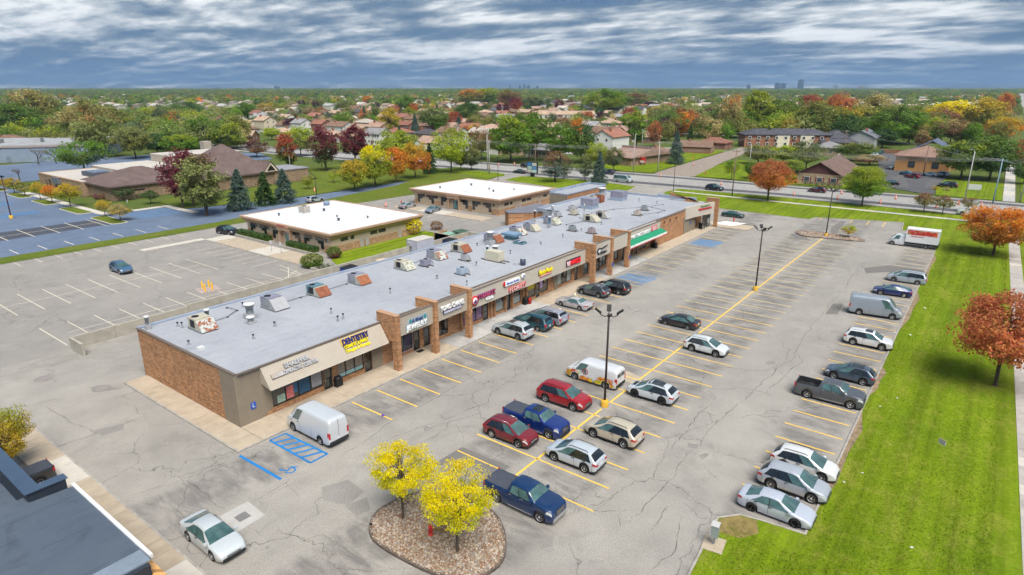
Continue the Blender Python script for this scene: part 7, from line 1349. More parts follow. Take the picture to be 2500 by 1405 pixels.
# across the road
for k, x, y, yt, w, c, t, a, l in (('round3', 1247, 397, 283, 96, 'green', 'ygreen', .35, 'large bright green tree across the road'), ('round', 1292, 392, 270, 84, 'green', 'mgreen', .4, 'taller bright green tree behind its neighbour'), ('round2', 1368, 396, 304, 84, 'green', 'mgreen', .3, 'wide green tree right of the tall pair'), ('forest', 1418, 398, 300, 74, 'mgreen', 'dgreen', .5, 'dark green tree at the road edge'), ('wide', 1176, 389, 318, 78, 'olive', 'brown', .45, 'olive-brown tree row end across the road'), ('pine', 1354.7, 445, 370, 72, 'blue', 'brown', .5, 'blue-grey pine with browned top on the verge'), ('pine', 1377, 437, 392, 34, 'grgreen', None, 0, 'small pine behind the browned one'), ('pine', 1428, 443, 376, 40, 'grgreen', 'olive', .4, 'thin dull pine on the verge'), ('spruce', 1462, 450, 374, 44, 'blue', None, 0, 'blue spruce on the verge beside the passenger van'), ('round', 1456, 412, 347, 46, 'ygreen', 'lime', .5, 'yellow-green tree behind the verge spruce'), ('round2', 1497.7, 418.5, 361, 42, 'grgreen', 'olive', .5, 'dull green tree left of the low brown building'), ('oval', 1553, 361, 271, 56, 'green', 'ygreen', .4, 'tall upright green tree behind the low brown building'), ('oval2', 1595, 359, 295, 36, 'brown', 'rust', .6, 'rusty thin tree beside the tall upright green one'), ('spruce', 1649, 401, 325, 44, 'blue', None, 0, 'blue spruce right of the low brown building'), ('spruce', 1683, 360, 303, 20, 'dgreen', None, 0, 'narrow dark cypress by the brick houses'),
    ('oval2', 1780, 336, 233, 58, 'tan', 'orange', .3, 'tall tan tree at the left end of the woods'), ('oval', 1841, 332, 221, 80, 'mgreen', 'ygreen', .6, 'tall green tree beside the tan one'), ('round', 1907, 332, 238, 90, 'ygreen', 'mgreen', .5, 'yellow-green crown behind the apartment roof'), ('round3', 1984, 347, 248, 92, 'mgreen', 'olive', .5, 'dark green crown right of the apartments'), ('round', 1975, 286, 230, 46, 'red', None, 0, 'red crown peeking above the woods'), ('round2', 2045, 305, 231, 76, 'orange', 'rust', .5, 'orange crown in the middle of the woods'), ('round', 2061, 347, 261, 78, 'mgreen', 'gold', .4, 'green and gold crown in the woods'), ('round3', 2124, 332, 232, 84, 'ygreen', 'tan', .5, 'pale yellow-green crown in the woods'), ('round2', 2180, 354, 261, 104, 'green', 'mgreen', .5, 'broad green crown at the woods edge'), ('round', 2218, 352, 298, 62, 'olive', 'brown', .4, 'dark olive crown at the woods edge'), ('oval', 2273, 347, 286, 38, 'lime', None, 0, 'lime-green slim tree at the woods edge'), ('round', 2322, 324, 244, 100, 'gold', 'yellow', .5, 'large golden crown at the right of the woods'), ('wide', 2319, 350, 291, 80, 'brown', 'tan', .4, 'brownish bare-looking crown below the golden one'), ('round3', 2396, 334, 239, 92, 'olive', 'gold', .5, 'olive-gold crown near the main road'), ('oval', 2443, 300, 228, 44, 'rust', 'orange', .4, 'rust-coloured tall tree beside the main road'), ('round', 2441, 349, 284, 74, 'orange', 'gold', .5, 'orange-gold tree beside the main road'), ('round', 2345, 437, 344, 104, 'mgreen', 'ygreen', .35, 'big dark green tree by the cedar building, left one'), ('round3', 2415, 439, 334, 116, 'dgreen', 'mgreen', .5, 'big dark green tree by the cedar building, right one'), ('round', 2490, 420, 340, 60, 'rust', 'red', .5, 'red tree at the right edge of the picture'), ('wide', 2498, 450, 395, 60, 'dgreen', None, 0, 'dark tree at the right edge below the red one'),
    ('spruce2', 1873, 358, 311, 40, 'grgreen', None, 0, 'grey-green spruce in front of the apartments'), ('round', 1850, 402, 352, 62, 'olive', 'sage', .5, 'olive tree left of the apartments'), ('round2', 1911, 399, 356, 68, 'ygreen', 'lime', .4, 'yellow-green tree in front of the apartments'), ('wide', 1967, 416, 344, 80, 'sage', 'grgreen', .5, 'grey-green spreading tree before the apartments'), ('round', 1834, 437, 396, 38, 'mgreen', None, 0, 'small green tree left of the orange maple'), ('small', 1785, 441, 394, 36, 'ygreen', 'green', .5, 'young green tree beside the side street'), ('round3', 1925, 437, 392, 62, 'mgreen', 'ygreen', .4, 'green tree left of the buff brick office'), ('wide', 2122, 403, 378, 74, 'brown', 'tan', .5, 'brown spreading tree behind the buff brick office'), ('round', 2089, 392, 348, 84, 'mgreen', 'olive', .4, 'green tree behind the buff brick office'), ('round2', 2153, 361, 316, 62, 'dgreen', None, 0, 'dark tree beside the skylight house'), ('oval', 2245, 370, 318, 34, 'brown', 'tan', .4, 'thin brown tree behind the far lot')): tpx(k, x, y, yt, w, c, l, t, a)
# left background
for k, x, y, yt, w, c, t, a, l in (('round', 35, 345, 250, 120, 'dgreen', 'mgreen', .5, 'dark green tree mass at the left edge'), ('round3', 95, 330, 220, 96, 'olive', 'tan', .4, 'tall olive tree above the left skyline'), ('round', 140, 345, 290, 80, 'dgreen', None, 0, 'dark round tree behind the pale warehouse'), ('round2', 218, 352, 248, 92, 'tan', 'olive', .4, 'large tan tree left of the hall roofs'), ('round', 246, 385, 278, 104, 'sage', 'rust', .25, 'olive tree with rusty top behind the broad green one'), ('round3', 288, 345, 262, 62, 'sage', 'olive', .4, 'grey-green tree right of the rusty-topped one'), ('round', 175, 335, 282, 84, 'mgreen', None, 0, 'green crown behind the tan tree'), ('round', 370, 318, 260, 56, 'sage', 'lime', .4, 'pale green round tree beyond the church'), ('round2', 402, 330, 264, 46, 'grgreen', None, 0, 'grey-green tree beside the pale round one'), ('round', 332, 388, 308, 78, 'olive', 'sage', .5, 'olive tree behind the church tan block'), ('round3', 385, 375, 327, 52, 'dgreen', None, 0, 'dark tree behind the church tan block'), ('round', 446, 388, 327, 76, 'green', 'ygreen', .4, 'green tree behind the chimney block'), ('wide', 505, 366, 284, 98, 'sage', 'green', .5, 'broad pale green tree behind the church'), ('forest', 455, 285, 248, 56, 'dgreen', None, 0, 'dark far tree on the left skyline'), ('round', 652, 290, 250, 40, 'tan', 'gold', .4, 'tan tree among left houses'), ('round2', 605, 292, 250, 52, 'green', 'mgreen', .4, 'green round tree among left houses'), ('round', 664, 342, 311, 34, 'lime', None, 0, 'small lime tree beside the road far left'), ('spruce', 776, 310, 280, 22, 'blue', None, 0, 'blue spruce among the left houses'), ('round', 712, 318, 288, 34, 'plum', None, 0, 'dark plum tree among the left houses')): tpx(k, x, y, yt, w, c, l, t, a)
# middle distance
for k, x, y, yt, w, c, t, a, l in (('round', 1062, 322, 260, 68, 'mgreen', 'sage', .5, 'round sage-green tree right of the yellow house'), ('round2', 1142, 305, 250, 58, 'mgreen', 'dgreen', .5, 'round dark green tree in the middle distance'), ('spruce', 1120, 318, 285, 24, 'blue', None, 0, 'blue spruce beside the dark plum tree'), ('round', 1152, 318, 292, 30, 'plum', None, 0, 'dark plum round tree in the middle distance'), ('round', 1136, 335, 307, 32, 'orange', 'rust', .5, 'orange shrub-like tree in the middle distance'), ('round3', 1150, 262, 218, 60, 'olive', 'orange', .4, 'olive and orange crown near the skyline'), ('round', 1190, 260, 214, 66, 'mgreen', 'ygreen', .5, 'green crown near the skyline'), ('round2', 1245, 265, 220, 56, 'brown', 'olive', .4, 'brownish crown near the skyline'), ('oval', 1235, 280, 252, 20, 'crimson', None, 0, 'crimson tree, left of the red trio'), ('oval', 1218, 280, 254, 18, 'crimson', None, 0, 'crimson tree, first of the red trio'), ('round', 1258, 275, 238, 30, 'red', 'crimson', .5, 'rusty red tree, tallest of the red trio'), ('round', 1277, 268, 245, 14, 'plum', None, 0, 'dark plum tree right of the red trio'), ('oval', 1365, 272, 245, 26, 'crimson', None, 0, 'crimson egg-shaped tree near the middle'), ('round', 1432, 302, 271, 36, 'red', 'rust', .5, 'bright red bush-like tree beside the white terrace'), ('round', 1304, 272, 232, 52, 'grgreen', 'sage', .4, 'grey-green crown right of the red trio'), ('round2', 1470, 280, 218, 84, 'ygreen', 'green', .5, 'wide pale green crown near the skyline'), ('round3', 1505, 270, 225, 70, 'green', 'mgreen', .5, 'green crown right of the wide pale one'), ('round', 1555, 262, 226, 50, 'olive', 'brown', .5, 'brownish crown near the right skyline'), ('round', 1584, 266, 247, 26, 'plum', None, 0, 'dark plum tree on the right slope'), ('round', 1645, 310, 288, 26, 'plum', None, 0, 'dark plum tree among right houses'), ('round2', 988, 275, 234, 40, 'green', None, 0, 'green crown left of centre'), ('round', 898, 258, 234, 22, 'orange', None, 0, 'small orange crown far left of centre'), ('round3', 1000, 268, 250, 48, 'orange', 'ygreen', .4, 'orange-tinged hedge-like crown left of centre'), ('round', 845, 275, 245, 42, 'olive', 'sage', .5, 'olive crown left of centre'), ('oval', 1000, 300, 262, 30, 'ygreen', None, 0, 'yellow-green upright tree by the yellow house'), ('round', 1480, 285, 268, 40, 'mgreen', None, 0, 'green bush-like crown behind the terrace')): tpx(k, x, y, yt, w, c, l, t, a)
# scattered suburban trees, each its own object
sr = random.Random(12); NT = 0
KC = ['mgreen', 'green', 'olive', 'ygreen', 'sage', 'dgreen', 'grgreen', 'mgreen', 'tan', 'orange', 'red', 'plum', 'gold', 'olive']
CN = {'mgreen': 'green', 'green': 'fresh green', 'olive': 'olive', 'ygreen': 'yellow-green', 'sage': 'sage-green', 'dgreen': 'dark green', 'grgreen': 'grey-green', 'tan': 'tan', 'orange': 'orange', 'red': 'red', 'plum': 'plum', 'gold': 'golden'}
def onview(x, y):
    v = Vector((x, y, -CAM_H)); k = v.dot(_f); return k > 0 and abs(v.dot(_r) / k) < .86
tries = 0
while NT < 215 and tries < 6000:
    tries += 1; x = 212 + 560 * sr.random() ** .8; y = sr.uniform(-40, x * 1.6 + 40)
    if not onview(x, y) or (y < 118 and x < 330) or -45 < y < 0: continue
    if any((x - a) ** 2 + (y - b) ** 2 < (c + 3.5) ** 2 for a, b, c in OCC): continue
    if any(abs(x - X) < 6 for X in (244, 292, 392, 496, 600, 709)) and sr.random() < .85: continue
    c = sr.choice(KC); k = sr.choice(['forest', 'forest2', 'forest3', 'forest', 'forest2', 'spruce']) if x > 330 else sr.choice(['round', 'round2', 'round3', 'oval', 'spruce'])
    if k == 'spruce': c = sr.choice(['blue', 'dgreen'])
    h = sr.uniform(6, 12.5); tree(k, (x, y), h, h * sr.uniform(.6, .95) if k != 'spruce' else h * .55, c, ('%s %s tree, %s' % (CN.get(c, 'blue-green'), 'conical' if k == 'spruce' else 'spreading' if h < 9.5 else 'tall', zone(x, y))), sr.choice(KC) if sr.random() < .4 else None, .35, 'trees between the houses'); OCC.append((x, y, 2.5)); NT += 1
# far woods that read as one mass: one object, instanced crowns
def woods(name, n, rmin, rmax, seed, hmin, hmax, label, left=-.9, right=.9, yclear=True, keep=1.0):
    r = np.random.default_rng(seed); u = r.random(n); d = rmin * (rmax / rmin) ** u; s = r.uniform(left, right, n); ca, sa = math.cos(YAW), math.sin(YAW)
    X = d * ca + s * d * sa; Y = d * sa - s * d * ca
    ok = np.ones(n, bool)
    if yclear: ok &= ~((Y > -46) & (Y < -9) & (X < 3600))
    occ = np.array(OCC); near = d < 1400
    for a, b, c in OCC:
        if c >= 6: ok &= ~(((X - a) ** 2 + (Y - b) ** 2) < (c + 1.5) ** 2) & ~((X < a) & (np.abs(Y * a - b * X) < 9 * a) & (X > a * .965))
    for Xs in (244, 292, 392, 496, 600, 709, 822, 945): ok &= ~((np.abs(X - Xs) < 5.5) & (Y > 95))
    cl = np.sin(X * .013 + 1.3) * np.sin(Y * .011 + .4) + r.normal(size=n) * .5
    ok &= (cl > -.55) | (d > 1300)
    X, Y, d = X[ok], Y[ok], d[ok]; m = len(X)
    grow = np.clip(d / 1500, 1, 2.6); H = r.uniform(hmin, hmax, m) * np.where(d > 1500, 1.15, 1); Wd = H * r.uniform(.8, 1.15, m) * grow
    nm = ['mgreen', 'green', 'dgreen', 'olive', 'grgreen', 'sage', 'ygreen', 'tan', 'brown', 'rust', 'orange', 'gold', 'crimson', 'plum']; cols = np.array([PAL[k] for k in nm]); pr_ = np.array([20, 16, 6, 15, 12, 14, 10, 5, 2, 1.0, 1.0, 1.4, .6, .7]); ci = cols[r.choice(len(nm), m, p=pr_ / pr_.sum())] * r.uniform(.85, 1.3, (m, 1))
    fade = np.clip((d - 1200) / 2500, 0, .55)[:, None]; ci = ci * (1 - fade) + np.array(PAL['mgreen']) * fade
    me = bpy.data.meshes.new(name); me.vertices.add(m); me.vertices.foreach_set('co', np.stack([X, Y, np.full(m, -.12)], 1).astype(np.float32).ravel())
    a = me.attributes.new('sc', 'FLOAT_VECTOR', 'POINT'); a.data.foreach_set('vector', np.stack([Wd / .94, Wd / .94, H], 1).astype(np.float32).ravel())
    a = me.attributes.new('tcol', 'FLOAT_COLOR', 'POINT'); a.data.foreach_set('color', np.concatenate([ci, np.ones((m, 1))], 1).astype(np.float32).ravel())
    a = me.attributes.new('rot', 'FLOAT', 'POINT'); a.data.foreach_set('value', r.uniform(0, 6.28, m).astype(np.float32)); a = me.attributes.new('pick', 'INT', 'POINT'); a.data.foreach_set('value', r.integers(0, 3, m).astype(np.int32)); me.update()
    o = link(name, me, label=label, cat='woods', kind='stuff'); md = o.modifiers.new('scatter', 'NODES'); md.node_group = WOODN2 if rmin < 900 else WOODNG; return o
def wood_group(nq=420, sz=.072, ncl=26):
    ng = bpy.data.node_groups.new('scatter_crowns', 'GeometryNodeTree'); ng.interface.new_socket('Geometry', in_out='INPUT', socket_type='NodeSocketGeometry'); ng.interface.new_socket('Geometry', in_out='OUTPUT', socket_type='NodeSocketGeometry')
    N = ng.nodes; L = ng.links; gi = N.new('NodeGroupInput'); go = N.new('NodeGroupOutput'); col = bpy.data.collections.new('crown_shapes')
    for i in range(3):
        r = np.random.default_rng(70 + i); _, c = broadleaf(70 + i, ncl, nq, sz, .47, .55, .44, .75, .24, .04, False); c.materials.clear(); c.materials.append(LEAFI); oo = bpy.data.objects.new('crown_shape', c); col.objects.link(oo)
    ci = N.new('GeometryNodeCollectionInfo'); ci.inputs['Collection'].default_value = col; ci.inputs['Separate Children'].default_value = True; ci.inputs['Reset Children'].default_value = True
    ip = N.new('GeometryNodeInstanceOnPoints'); ip.inputs['Pick Instance'].default_value = True; L.new(gi.outputs[0], ip.inputs['Points']); L.new(ci.outputs[0], ip.inputs['Instance'])
    def attr(n, t): a = N.new('GeometryNodeInputNamedAttribute'); a.data_type = t; a.inputs['Name'].default_value = n; return a.outputs[0]
    L.new(attr('pick', 'INT'), ip.inputs['Instance Index']); L.new(attr('sc', 'FLOAT_VECTOR'), ip.inputs['Scale']); cx = N.new('ShaderNodeCombineXYZ'); L.new(attr('rot', 'FLOAT'), cx.inputs[2]); L.new(cx.outputs[0], ip.inputs['Rotation']); L.new(ip.outputs[0], go.inputs[0]); return ng
WOODNG = wood_group(); WOODN2 = wood_group(1900, .034, 46)
woods('woodland', 1200, 430, 1000, 1, 5.5, 10, 'mixed autumn tree canopy among the nearer houses', -.9, .9)
woods('woodland', 7200, 950, 2600, 2, 6.5, 12, 'autumn tree canopy of the farther suburbs', -.9, .9)
woods('woodland', 9000, 2500, 9500, 3, 9, 15, 'far wooded plain fading towards the horizon', -.9, .9)
woods('woodland', 520, 290, 620, 4, 8, 14, 'dense green wood behind the church and pale warehouse', -.9, -.42); woods('woodland', 300, 330, 620, 5, 9, 16, 'dense wood behind the apartment block', .22, .66)
# shrubs and hedges
def bush(p, w, h, col, label, name='shrub', group=None, n=900, z=0., turn=None, size=.05):
    r = np.random.default_rng(int(abs(p[0] * 31 + p[1] * 17))); d = r.normal(size=(n, 3)); d /= np.linalg.norm(d, axis=1)[:, None]; k = r.uniform(.75, 1.03, (n, 1)); C = d * k * np.array([w / 2, w / 2, h / 2]) + np.array([0, 0, h * .5]); C = C[C[:, 2] > .02]
    me = quads('foliage', C, size * w * r.uniform(.7, 1.3, len(C)), .2, LEAF, .6, r, (C - np.array([0, 0, h / 2])) / w); o = link(name, None, None, (p[0], p[1], z), 0, label, 'shrub', group); f = link('foliage', me, o, color=PAL[col]); f['turn'] = tuple(float(x) for x in PAL[turn or col]); f['turned'] = .6 if turn else 0.
    b = MB(); [b.cyl((0, 0, 0), (math.cos(i * 1.3) * w * .28, math.sin(i * 1.3) * w * .28, h * .7), .05, .015, 5) for i in range(5)]; b.build('stem', BARK, o); return o
def hedge(x0, x1, y0, y1, h, label):
    n = 2600; r = np.random.default_rng(int(y0)); C = np.stack([r.uniform(x0, x1, n), r.uniform(y0, y1, n), r.uniform(.35, h, n)], 1); s = r.integers(0, 4, n); C[s == 0, 2] = h + r.normal(size=(s == 0).sum()) * .05; C[s == 1, 0] = x0 + r.normal(size=(s == 1).sum()) * .05; C[s == 2, 1] = np.where(r.random((s == 2).sum()) < .5, y0, y1)
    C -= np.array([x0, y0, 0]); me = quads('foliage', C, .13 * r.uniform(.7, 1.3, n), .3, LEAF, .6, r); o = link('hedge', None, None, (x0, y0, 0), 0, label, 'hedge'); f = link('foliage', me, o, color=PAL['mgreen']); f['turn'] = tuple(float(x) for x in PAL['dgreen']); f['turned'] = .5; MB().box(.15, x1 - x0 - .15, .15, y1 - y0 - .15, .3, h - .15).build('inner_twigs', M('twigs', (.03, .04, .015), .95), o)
hedge(64.55, 65.75, 106.8, 117.0, 1.25, 'longer clipped green hedge left of the near office door'); hedge(64.55, 65.75, 92.6, 100.7, 1.2, 'shorter clipped green hedge right of the near office door')
g = G(763, 652); bush(g, 54 * mpp(g), 2.2, 'green', 'large round green shrub on the office lawn', turn='sage', n=1600); g = G(816.6, 630); bush(g, 36 * mpp(g), 2.0, 'crimson', 'round dark red shrub at the office corner', turn='mgreen', n=1300)
g = G(1005, 572); bush(g, 4.6, 3.6, 'gold', 'yellow autumn shrub beside the white trailer', n=700, turn='yellow'); bush((g.x + 6, g.y - 1.2), 2.6, 1.8, 'brown', 'brownish shrub right of the yellow one', n=600)
for i in range(9): bush((59.0 + (i % 3) * .9, 80.9 + (i // 3) * 1.35 + .1 * (i % 2)), .7, .6, 'mgreen', 'small round clipped shrub in the block-edged bed', 'small_shrub', 'small shrubs in the bed', 160, .25)
for i, (x, w, c) in enumerate(((291, 40, 'dgreen'), (262, 22, 'mgreen'), (237, 18, 'crimson'), (340, 26, 'dgreen'), (251, 20, 'brown'))): g = G(x, 487 - i % 2 * 4); bush(g, w * mpp(g), 1.4, c, 'low %s shrub at the church wall, %s' % (CN.get(c, c), ['under the dark tree', 'by the porch', 'red one by the sign', 'under the right dark tree', 'brown one by the porch'][i]), n=400)
for i in range(7): bush((206.6, 45.4 - i * 1.6), 1.4, 1.1, 'dgreen', 'clipped dark shrub along the buff brick office wall', 'small_shrub', 'shrubs along the brick office', 160)
for px, c, l in (((2283, 464), 'gold', 'yellow low shrub by the stone-edged lawn'), ((2310, 466), 'tan', 'tan low shrub right of the yellow one')): g = G(*px); bush(g, 2.2, 1.1, c, l, n=300)
# gravel islands
GRV = M('gravel_bed', (.20, .13, .085), .95, .35, 6, bmp=.5)
def island(pts, label, stone, n, hgt=.16):
    n_ = len(pts); pts = [tuple(.5 * (2 * pts[i][k] + (pts[(i + 1) % n_][k] - pts[i - 1][k]) * t + (2 * pts[i - 1][k] - 5 * pts[i][k] + 4 * pts[(i + 1) % n_][k] - pts[(i + 2) % n_][k]) * t * t + (3 * pts[i][k] - pts[i - 1][k] - 3 * pts[(i + 1) % n_][k] + pts[(i + 2) % n_][k]) * t ** 3) for k in (0, 1)) for i in range(n_) for t in (0, .25, .5, .75)]
    o = thing('gravel_island', label, 'island', (0, 0, 0)); mb = MB(); mb.prism(pts, -.05, hgt - .03); mb.build('soil', GRV, o)
    if sum(a[0] * b[1] - b[0] * a[1] for a, b in zip(pts, pts[1:] + pts[:1])) < 0: pts = pts[::-1]
    kerb('kerb', pts, o, .2, hgt, M('island_kerb', (.11, .085, .07), .9, .3, 2), True)
    r = random.Random(4); P = np.array(pts); lo, hi = P.min(0), P.max(0); b = MB(); cnt = 0; cm = [M('stone_pale', (.40, .34, .28), .85, .2, 8), M('stone_tan', (.27, .20, .14), .85, .2, 8), M('stone_rust', (.20, .105, .06), .85, .2, 8), M('stone_grey', (.22, .21, .20), .85, .2, 8)]
    def inside(x, y):
        c = False
        for (x1, y1), (x2, y2) in zip(pts, pts[1:] + pts[:1]):
            if (y1 > y) != (y2 > y) and x < (x2 - x1) * (y - y1) / (y2 - y1) + x1: c = not c
        return c
    while cnt < n:
        x, y = r.uniform(lo[0], hi[0]), r.uniform(lo[1], hi[1])
        if not inside(x, y): continue
        s = stone * r.uniform(.5, 1.3); a = r.uniform(0, 3); z = hgt - .03; cnt += 1; k = [s * r.uniform(.7, 1.2) for _ in range(5)]
        b.add([(x + math.cos(a + i * 1.2566) * k[i], y + math.sin(a + i * 1.2566) * k[i], z) for i in range(5)] + [(x + r.uniform(-.3, .3) * s, y + r.uniform(-.3, .3) * s, z + s * r.uniform(.5, 1.0))], [(i, (i + 1) % 5, 5) for i in range(5)], r.choice([0, 0, 1, 1, 2, 3]))
    st = b.build('stones', cm, o); st['kind'] = 'stuff'; return o
island([(22.6, 29.0), (21.75, 27.6), (21.7, 24.8), (22.1, 22.0), (23.2, 20.4), (24.8, 19.9), (26.4, 20.6), (27.9, 22.1), (28.7, 23.9), (28.6, 26.2), (27.8, 28.2), (26.2, 29.4), (24.0, 29.7)], 'rounded gravel island with two yellow trees and a hydrant', .085, 6500)
island([(133.4, 29.6), (135.6, 29.8), (137.0, 27), (137.3, 24), (136.6, 20.5), (135.6, 18.2), (133.9, 17.8), (133.0, 19.2), (132.2, 24), (131.6, 27.6)], 'narrow gravel island at the far end of the lot', .14, 900)
for i, (a, b_, c) in enumerate(((54.2, 57.4, (148, 160)), (54.3, 57.4, (166.6, 178.5)), (54.2, 57.2, (186.3, 197)), (53.8, 56.8, (203.6, 215)), (53.8, 56.8, (222, 232)))):
    o = thing('grass_island', 'narrow kerbed grass island in the church lot, %s from the near end' % ['first', 'second', 'third', 'fourth', 'fifth'][i], 'island', (a, c[0], 0), 0, 'kerbed islands in the church lot'); w = b_ - a; L = c[1] - c[0]; P = [(.5, 0), (w - .5, 0), (w, .8), (w, L - .8), (w - .5, L), (.5, L), (0, L - .8), (0, .8)]; MB().prism(P, -.05, .1).build('turf', GRASS2, o); kerb('kerb', P, o, .18, .13, CONCL, True)
# ------------------------------------------------------------------ lamps, poles, wires, signs, cones
POLEB = M('pole_brown', (.035, .024, .024), .5, .1, 2); POLEG = M('pole_grey', (.42, .41, .39), .6, .15, 2); POLEW = M('pole_wood', (.20, .145, .105), .9, .2, 2); LENS = M('lamp_lens', (.62, .60, .55), .4)
def lotlamp(p, label, h=9.0):
    o = thing('parking_lamp', label, 'lamp post', (p[0], p[1], 0), 0, 'lamp posts of the front lot'); b = MB(); b.lathe([(.36, 0), (.36, .58), (.32, .64), (0, .64)], n=16); b.build('base', paintline('base_yellow', (.60, .35, .04), .5) if 'base_yellow' not in MATS else MATS['base_yellow'], o)
    b = MB(); b.cyl((0, 0, .68), (0, 0, h), .11, .085, 10); b.build('pole', POLEB, o)
    for a in (.5, 2.0, 3.7, 5.2):
        d = Vector((math.cos(a), math.sin(a), 0)); b = MB(); b.tube([(0, 0, h - .1), tuple(d * .35 + Vector((0, 0, h - .25))), tuple(d * .75 + Vector((0, 0, h - .1))), tuple(d * .85 + Vector((0, 0, h + .15)))], .04, 6); ar = b.build('arm', POLEB, o)
        c = d * .95 + Vector((0, 0, h + .25)); n = Vector((-d.y, d.x, 0)); u = (d * .8 + Vector((0, 0, .6))).normalized(); w = u.cross(n).normalized(); vs = []
        for e in (-.05, .05):
            for s, t in ((-1, -1), (1, -1), (1, 1), (-1, 1)): vs.append(c + n * .2 * s + u * .34 * t + w * e)
        b = MB(); b.add(vs, [(0, 3, 2, 1), (4, 5, 6, 7), (0, 1, 5, 4), (1, 2, 6, 5), (2, 3, 7, 6), (3, 0, 4, 7)]); b.build('lamp_head', BLACK, ar)
lotlamp((46.75, 24.8), 'dark lamp post with four floodlights and yellow base, nearest of three'); lotlamp((90.5, 24.6), 'dark lamp post with yellow base, middle of three on the centre line'); lotlamp((134.1, 24.4), 'dark lamp post with yellow base at the far gravel island')
o = thing('parking_lamp', 'purple-brown lamp post with shoebox head in the church lot', 'lamp post', (*G(28, 534)[:2], 0)); b = MB(); b.lathe([(.4, 0), (.4, .7), (0, .75)], n=12); b.build('base', MATS['base_yellow'], o); b = MB(); b.cyl((0, 0, .7), (0, 0, 9.3), .12, .1, 8); b.build('pole', M('pole_plum', (.07, .03, .05), .5), o); b = MB(); b.box(-.25, .25, -1.1, 1.1, 9.2, 9.45); b.build('lamp_head', BLACK, o)
def streetlamp(px, ytop, label, side=-1, hx=None):
    g = G(*px) if hx is None else Vector((*hx, 0)); h = height_at(g, ytop) if hx is None else ytop; o = thing('street_lamp', label, 'street lamp', (g.x, g.y, 0), 0, 'grey street lamps along the road'); b = MB(); b.cyl((0, 0, 0), (0, 0, h - .3), .16, .10, 8); b.build('pole', POLEG, o); b = MB(); b.tube([(0, 0, h - .4), (.9 * -side, -.3 * side, h), (2.2 * -side, -.8 * side, h + .1)], .06, 6); b.build('arm', POLEG, o); b = MB(); b.box(2.1 * -side - .35, 2.1 * -side + .35, -.8 * side - .16, -.8 * side + .16, h, h + .16); b.build('lamp_head', LGREY, o)
for px, yt, l in (((1190, 418), 327, 'grey street lamp at the road bend'), ((1546, 424), 329, 'grey street lamp left of the low brown building'), ((1829, 408), 355, 'grey street lamp at the side street corner'), ((2355, 488), 368, 'tall pale lamp post at the stone-edged lawn'), ((576, 345), 305, 'grey street lamp left of the tan ranch house'), ((600, 338), 300, 'tall grey street lamp beside the tan ranch house'), ((840, 325), 300, 'distant street lamp among left houses'), ((394, 330), 290, 'distant lamp beyond the church'), ((1118, 355), 312, 'pale lamp post behind the broad yellow-green tree')): streetlamp(px, yt, l)
POLES = []
def upole(p, h, label, arms=1, mat=POLEW, lean=0):
    o = thing('utility_pole', label, 'utility pole', (p[0], p[1], 0), 0, 'utility poles'); b = MB(); b.cyl((0, 0, 0), (lean, 0, h), .17, .11, 8); b.build('pole', mat, o)
    for i in range(arms): b = MB(); b.box(lean - .06, lean + .06, -1.1, 1.1, h - .6 - i * .9, h - .45 - i * .9); a = b.build('crossarm', mat, o); b = MB(); [b.cyl((lean, y, h - .45 - i * .9), (lean, y, h - .2 - i * .9), .04, .03, 6) for y in (-1, -.4, .4, 1)]; b.build('insulator', LGREY, a)
    POLES.append(Vector((p[0] + lean, p[1], h - .3))); return o
upole((166.5, 136), 11.2, 'grey pole beside the road bend lamp', 1, POLEG); upole((192.5, 135.4), 8.4, 'wooden pole across the road near the tall green trees'); upole((204.6, 92.5), 10.5, 'grey pole right of the low brown building', 1, POLEG); upole((171, 55.5), 12.4, 'wooden pole on the verge left of the orange maple'); upole((244.8, 144), 11, 'wooden pole behind the bright green trees'); upole((290, 51), 11.5, 'wooden double-arm pole above the brown roof', 2); upole((248.9, 19), 10.5, 'wooden pole in front of the cedar building', 1, POLEW, -.6); upole((199.2, -.7), 11.2, 'blue-grey strain pole near the corner walk', 1, M('pole_blue', (.20, .30, .36), .6), .3); upole((205.3, -6.2), 11.8, 'grey pole at the right edge by the corner walk', 2, POLEG, -.5); upole((239, -8.6), 12, 'wooden pole farther along the main road verge', 2); upole((300, -8.6), 12, 'wooden pole far along the main road verge', 2); upole((380, -8.6), 12, 'distant wooden pole on the main road', 2); upole((176, 205), 10.5, 'wooden pole behind the church hall'); upole((283.8, 137.4), 9, 'pale pole beside the tall upright green tree', 1, POLEG)
WIRE = M('wire_grey', (.30, .30, .30), .5)
wl = thing('overhead_wires', 'thin pale overhead wires strung between the poles across the road', 'wires', (0, 0, 0))
def wire(a, b, sag=.8, n=9, r=.022):
    P = [a.lerp(b, i / n) - Vector((0, 0, sag * 4 * (i / n) * (1 - i / n))) for i in range(n + 1)]; m = MB(); m.tube([tuple(p) for p in P], r, 4); m.build('wire', WIRE, wl)
for i, j in ((12, 0), (0, 1), (1, 2), (0, 3), (3, 7), (2, 7), (7, 8), (8, 9), (9, 10), (10, 11), (2, 5), (5, 6), (6, 7)):
    for dy in (-.9, .0, .9): wire(POLES[i] + Vector((0, dy * .6, dy * .25)), POLES[j] + Vector((0, dy * .6, dy * .25)), 1.0)
def slimpole(px, h, label):
    g = G(*px); o = thing('light_pole', label, 'lamp post', (g.x, g.y, 0)); b = MB(); b.cyl((0, 0, 0), (0, 0, h), .09, .07, 8); b.build('pole', POLEB, o); b = MB(); b.box(-.6, .6, -.15, .15, h, h + .18); b.build('lamp_head', BLACK, o)
slimpole((1643, 478), 8.4, 'slim black pole beside the far drive'); slimpole((1216, 441), 7, 'slim black pole behind the farther white roof'); slimpole((774, 487), 5.3, 'slim black pole on the church lawn'); 
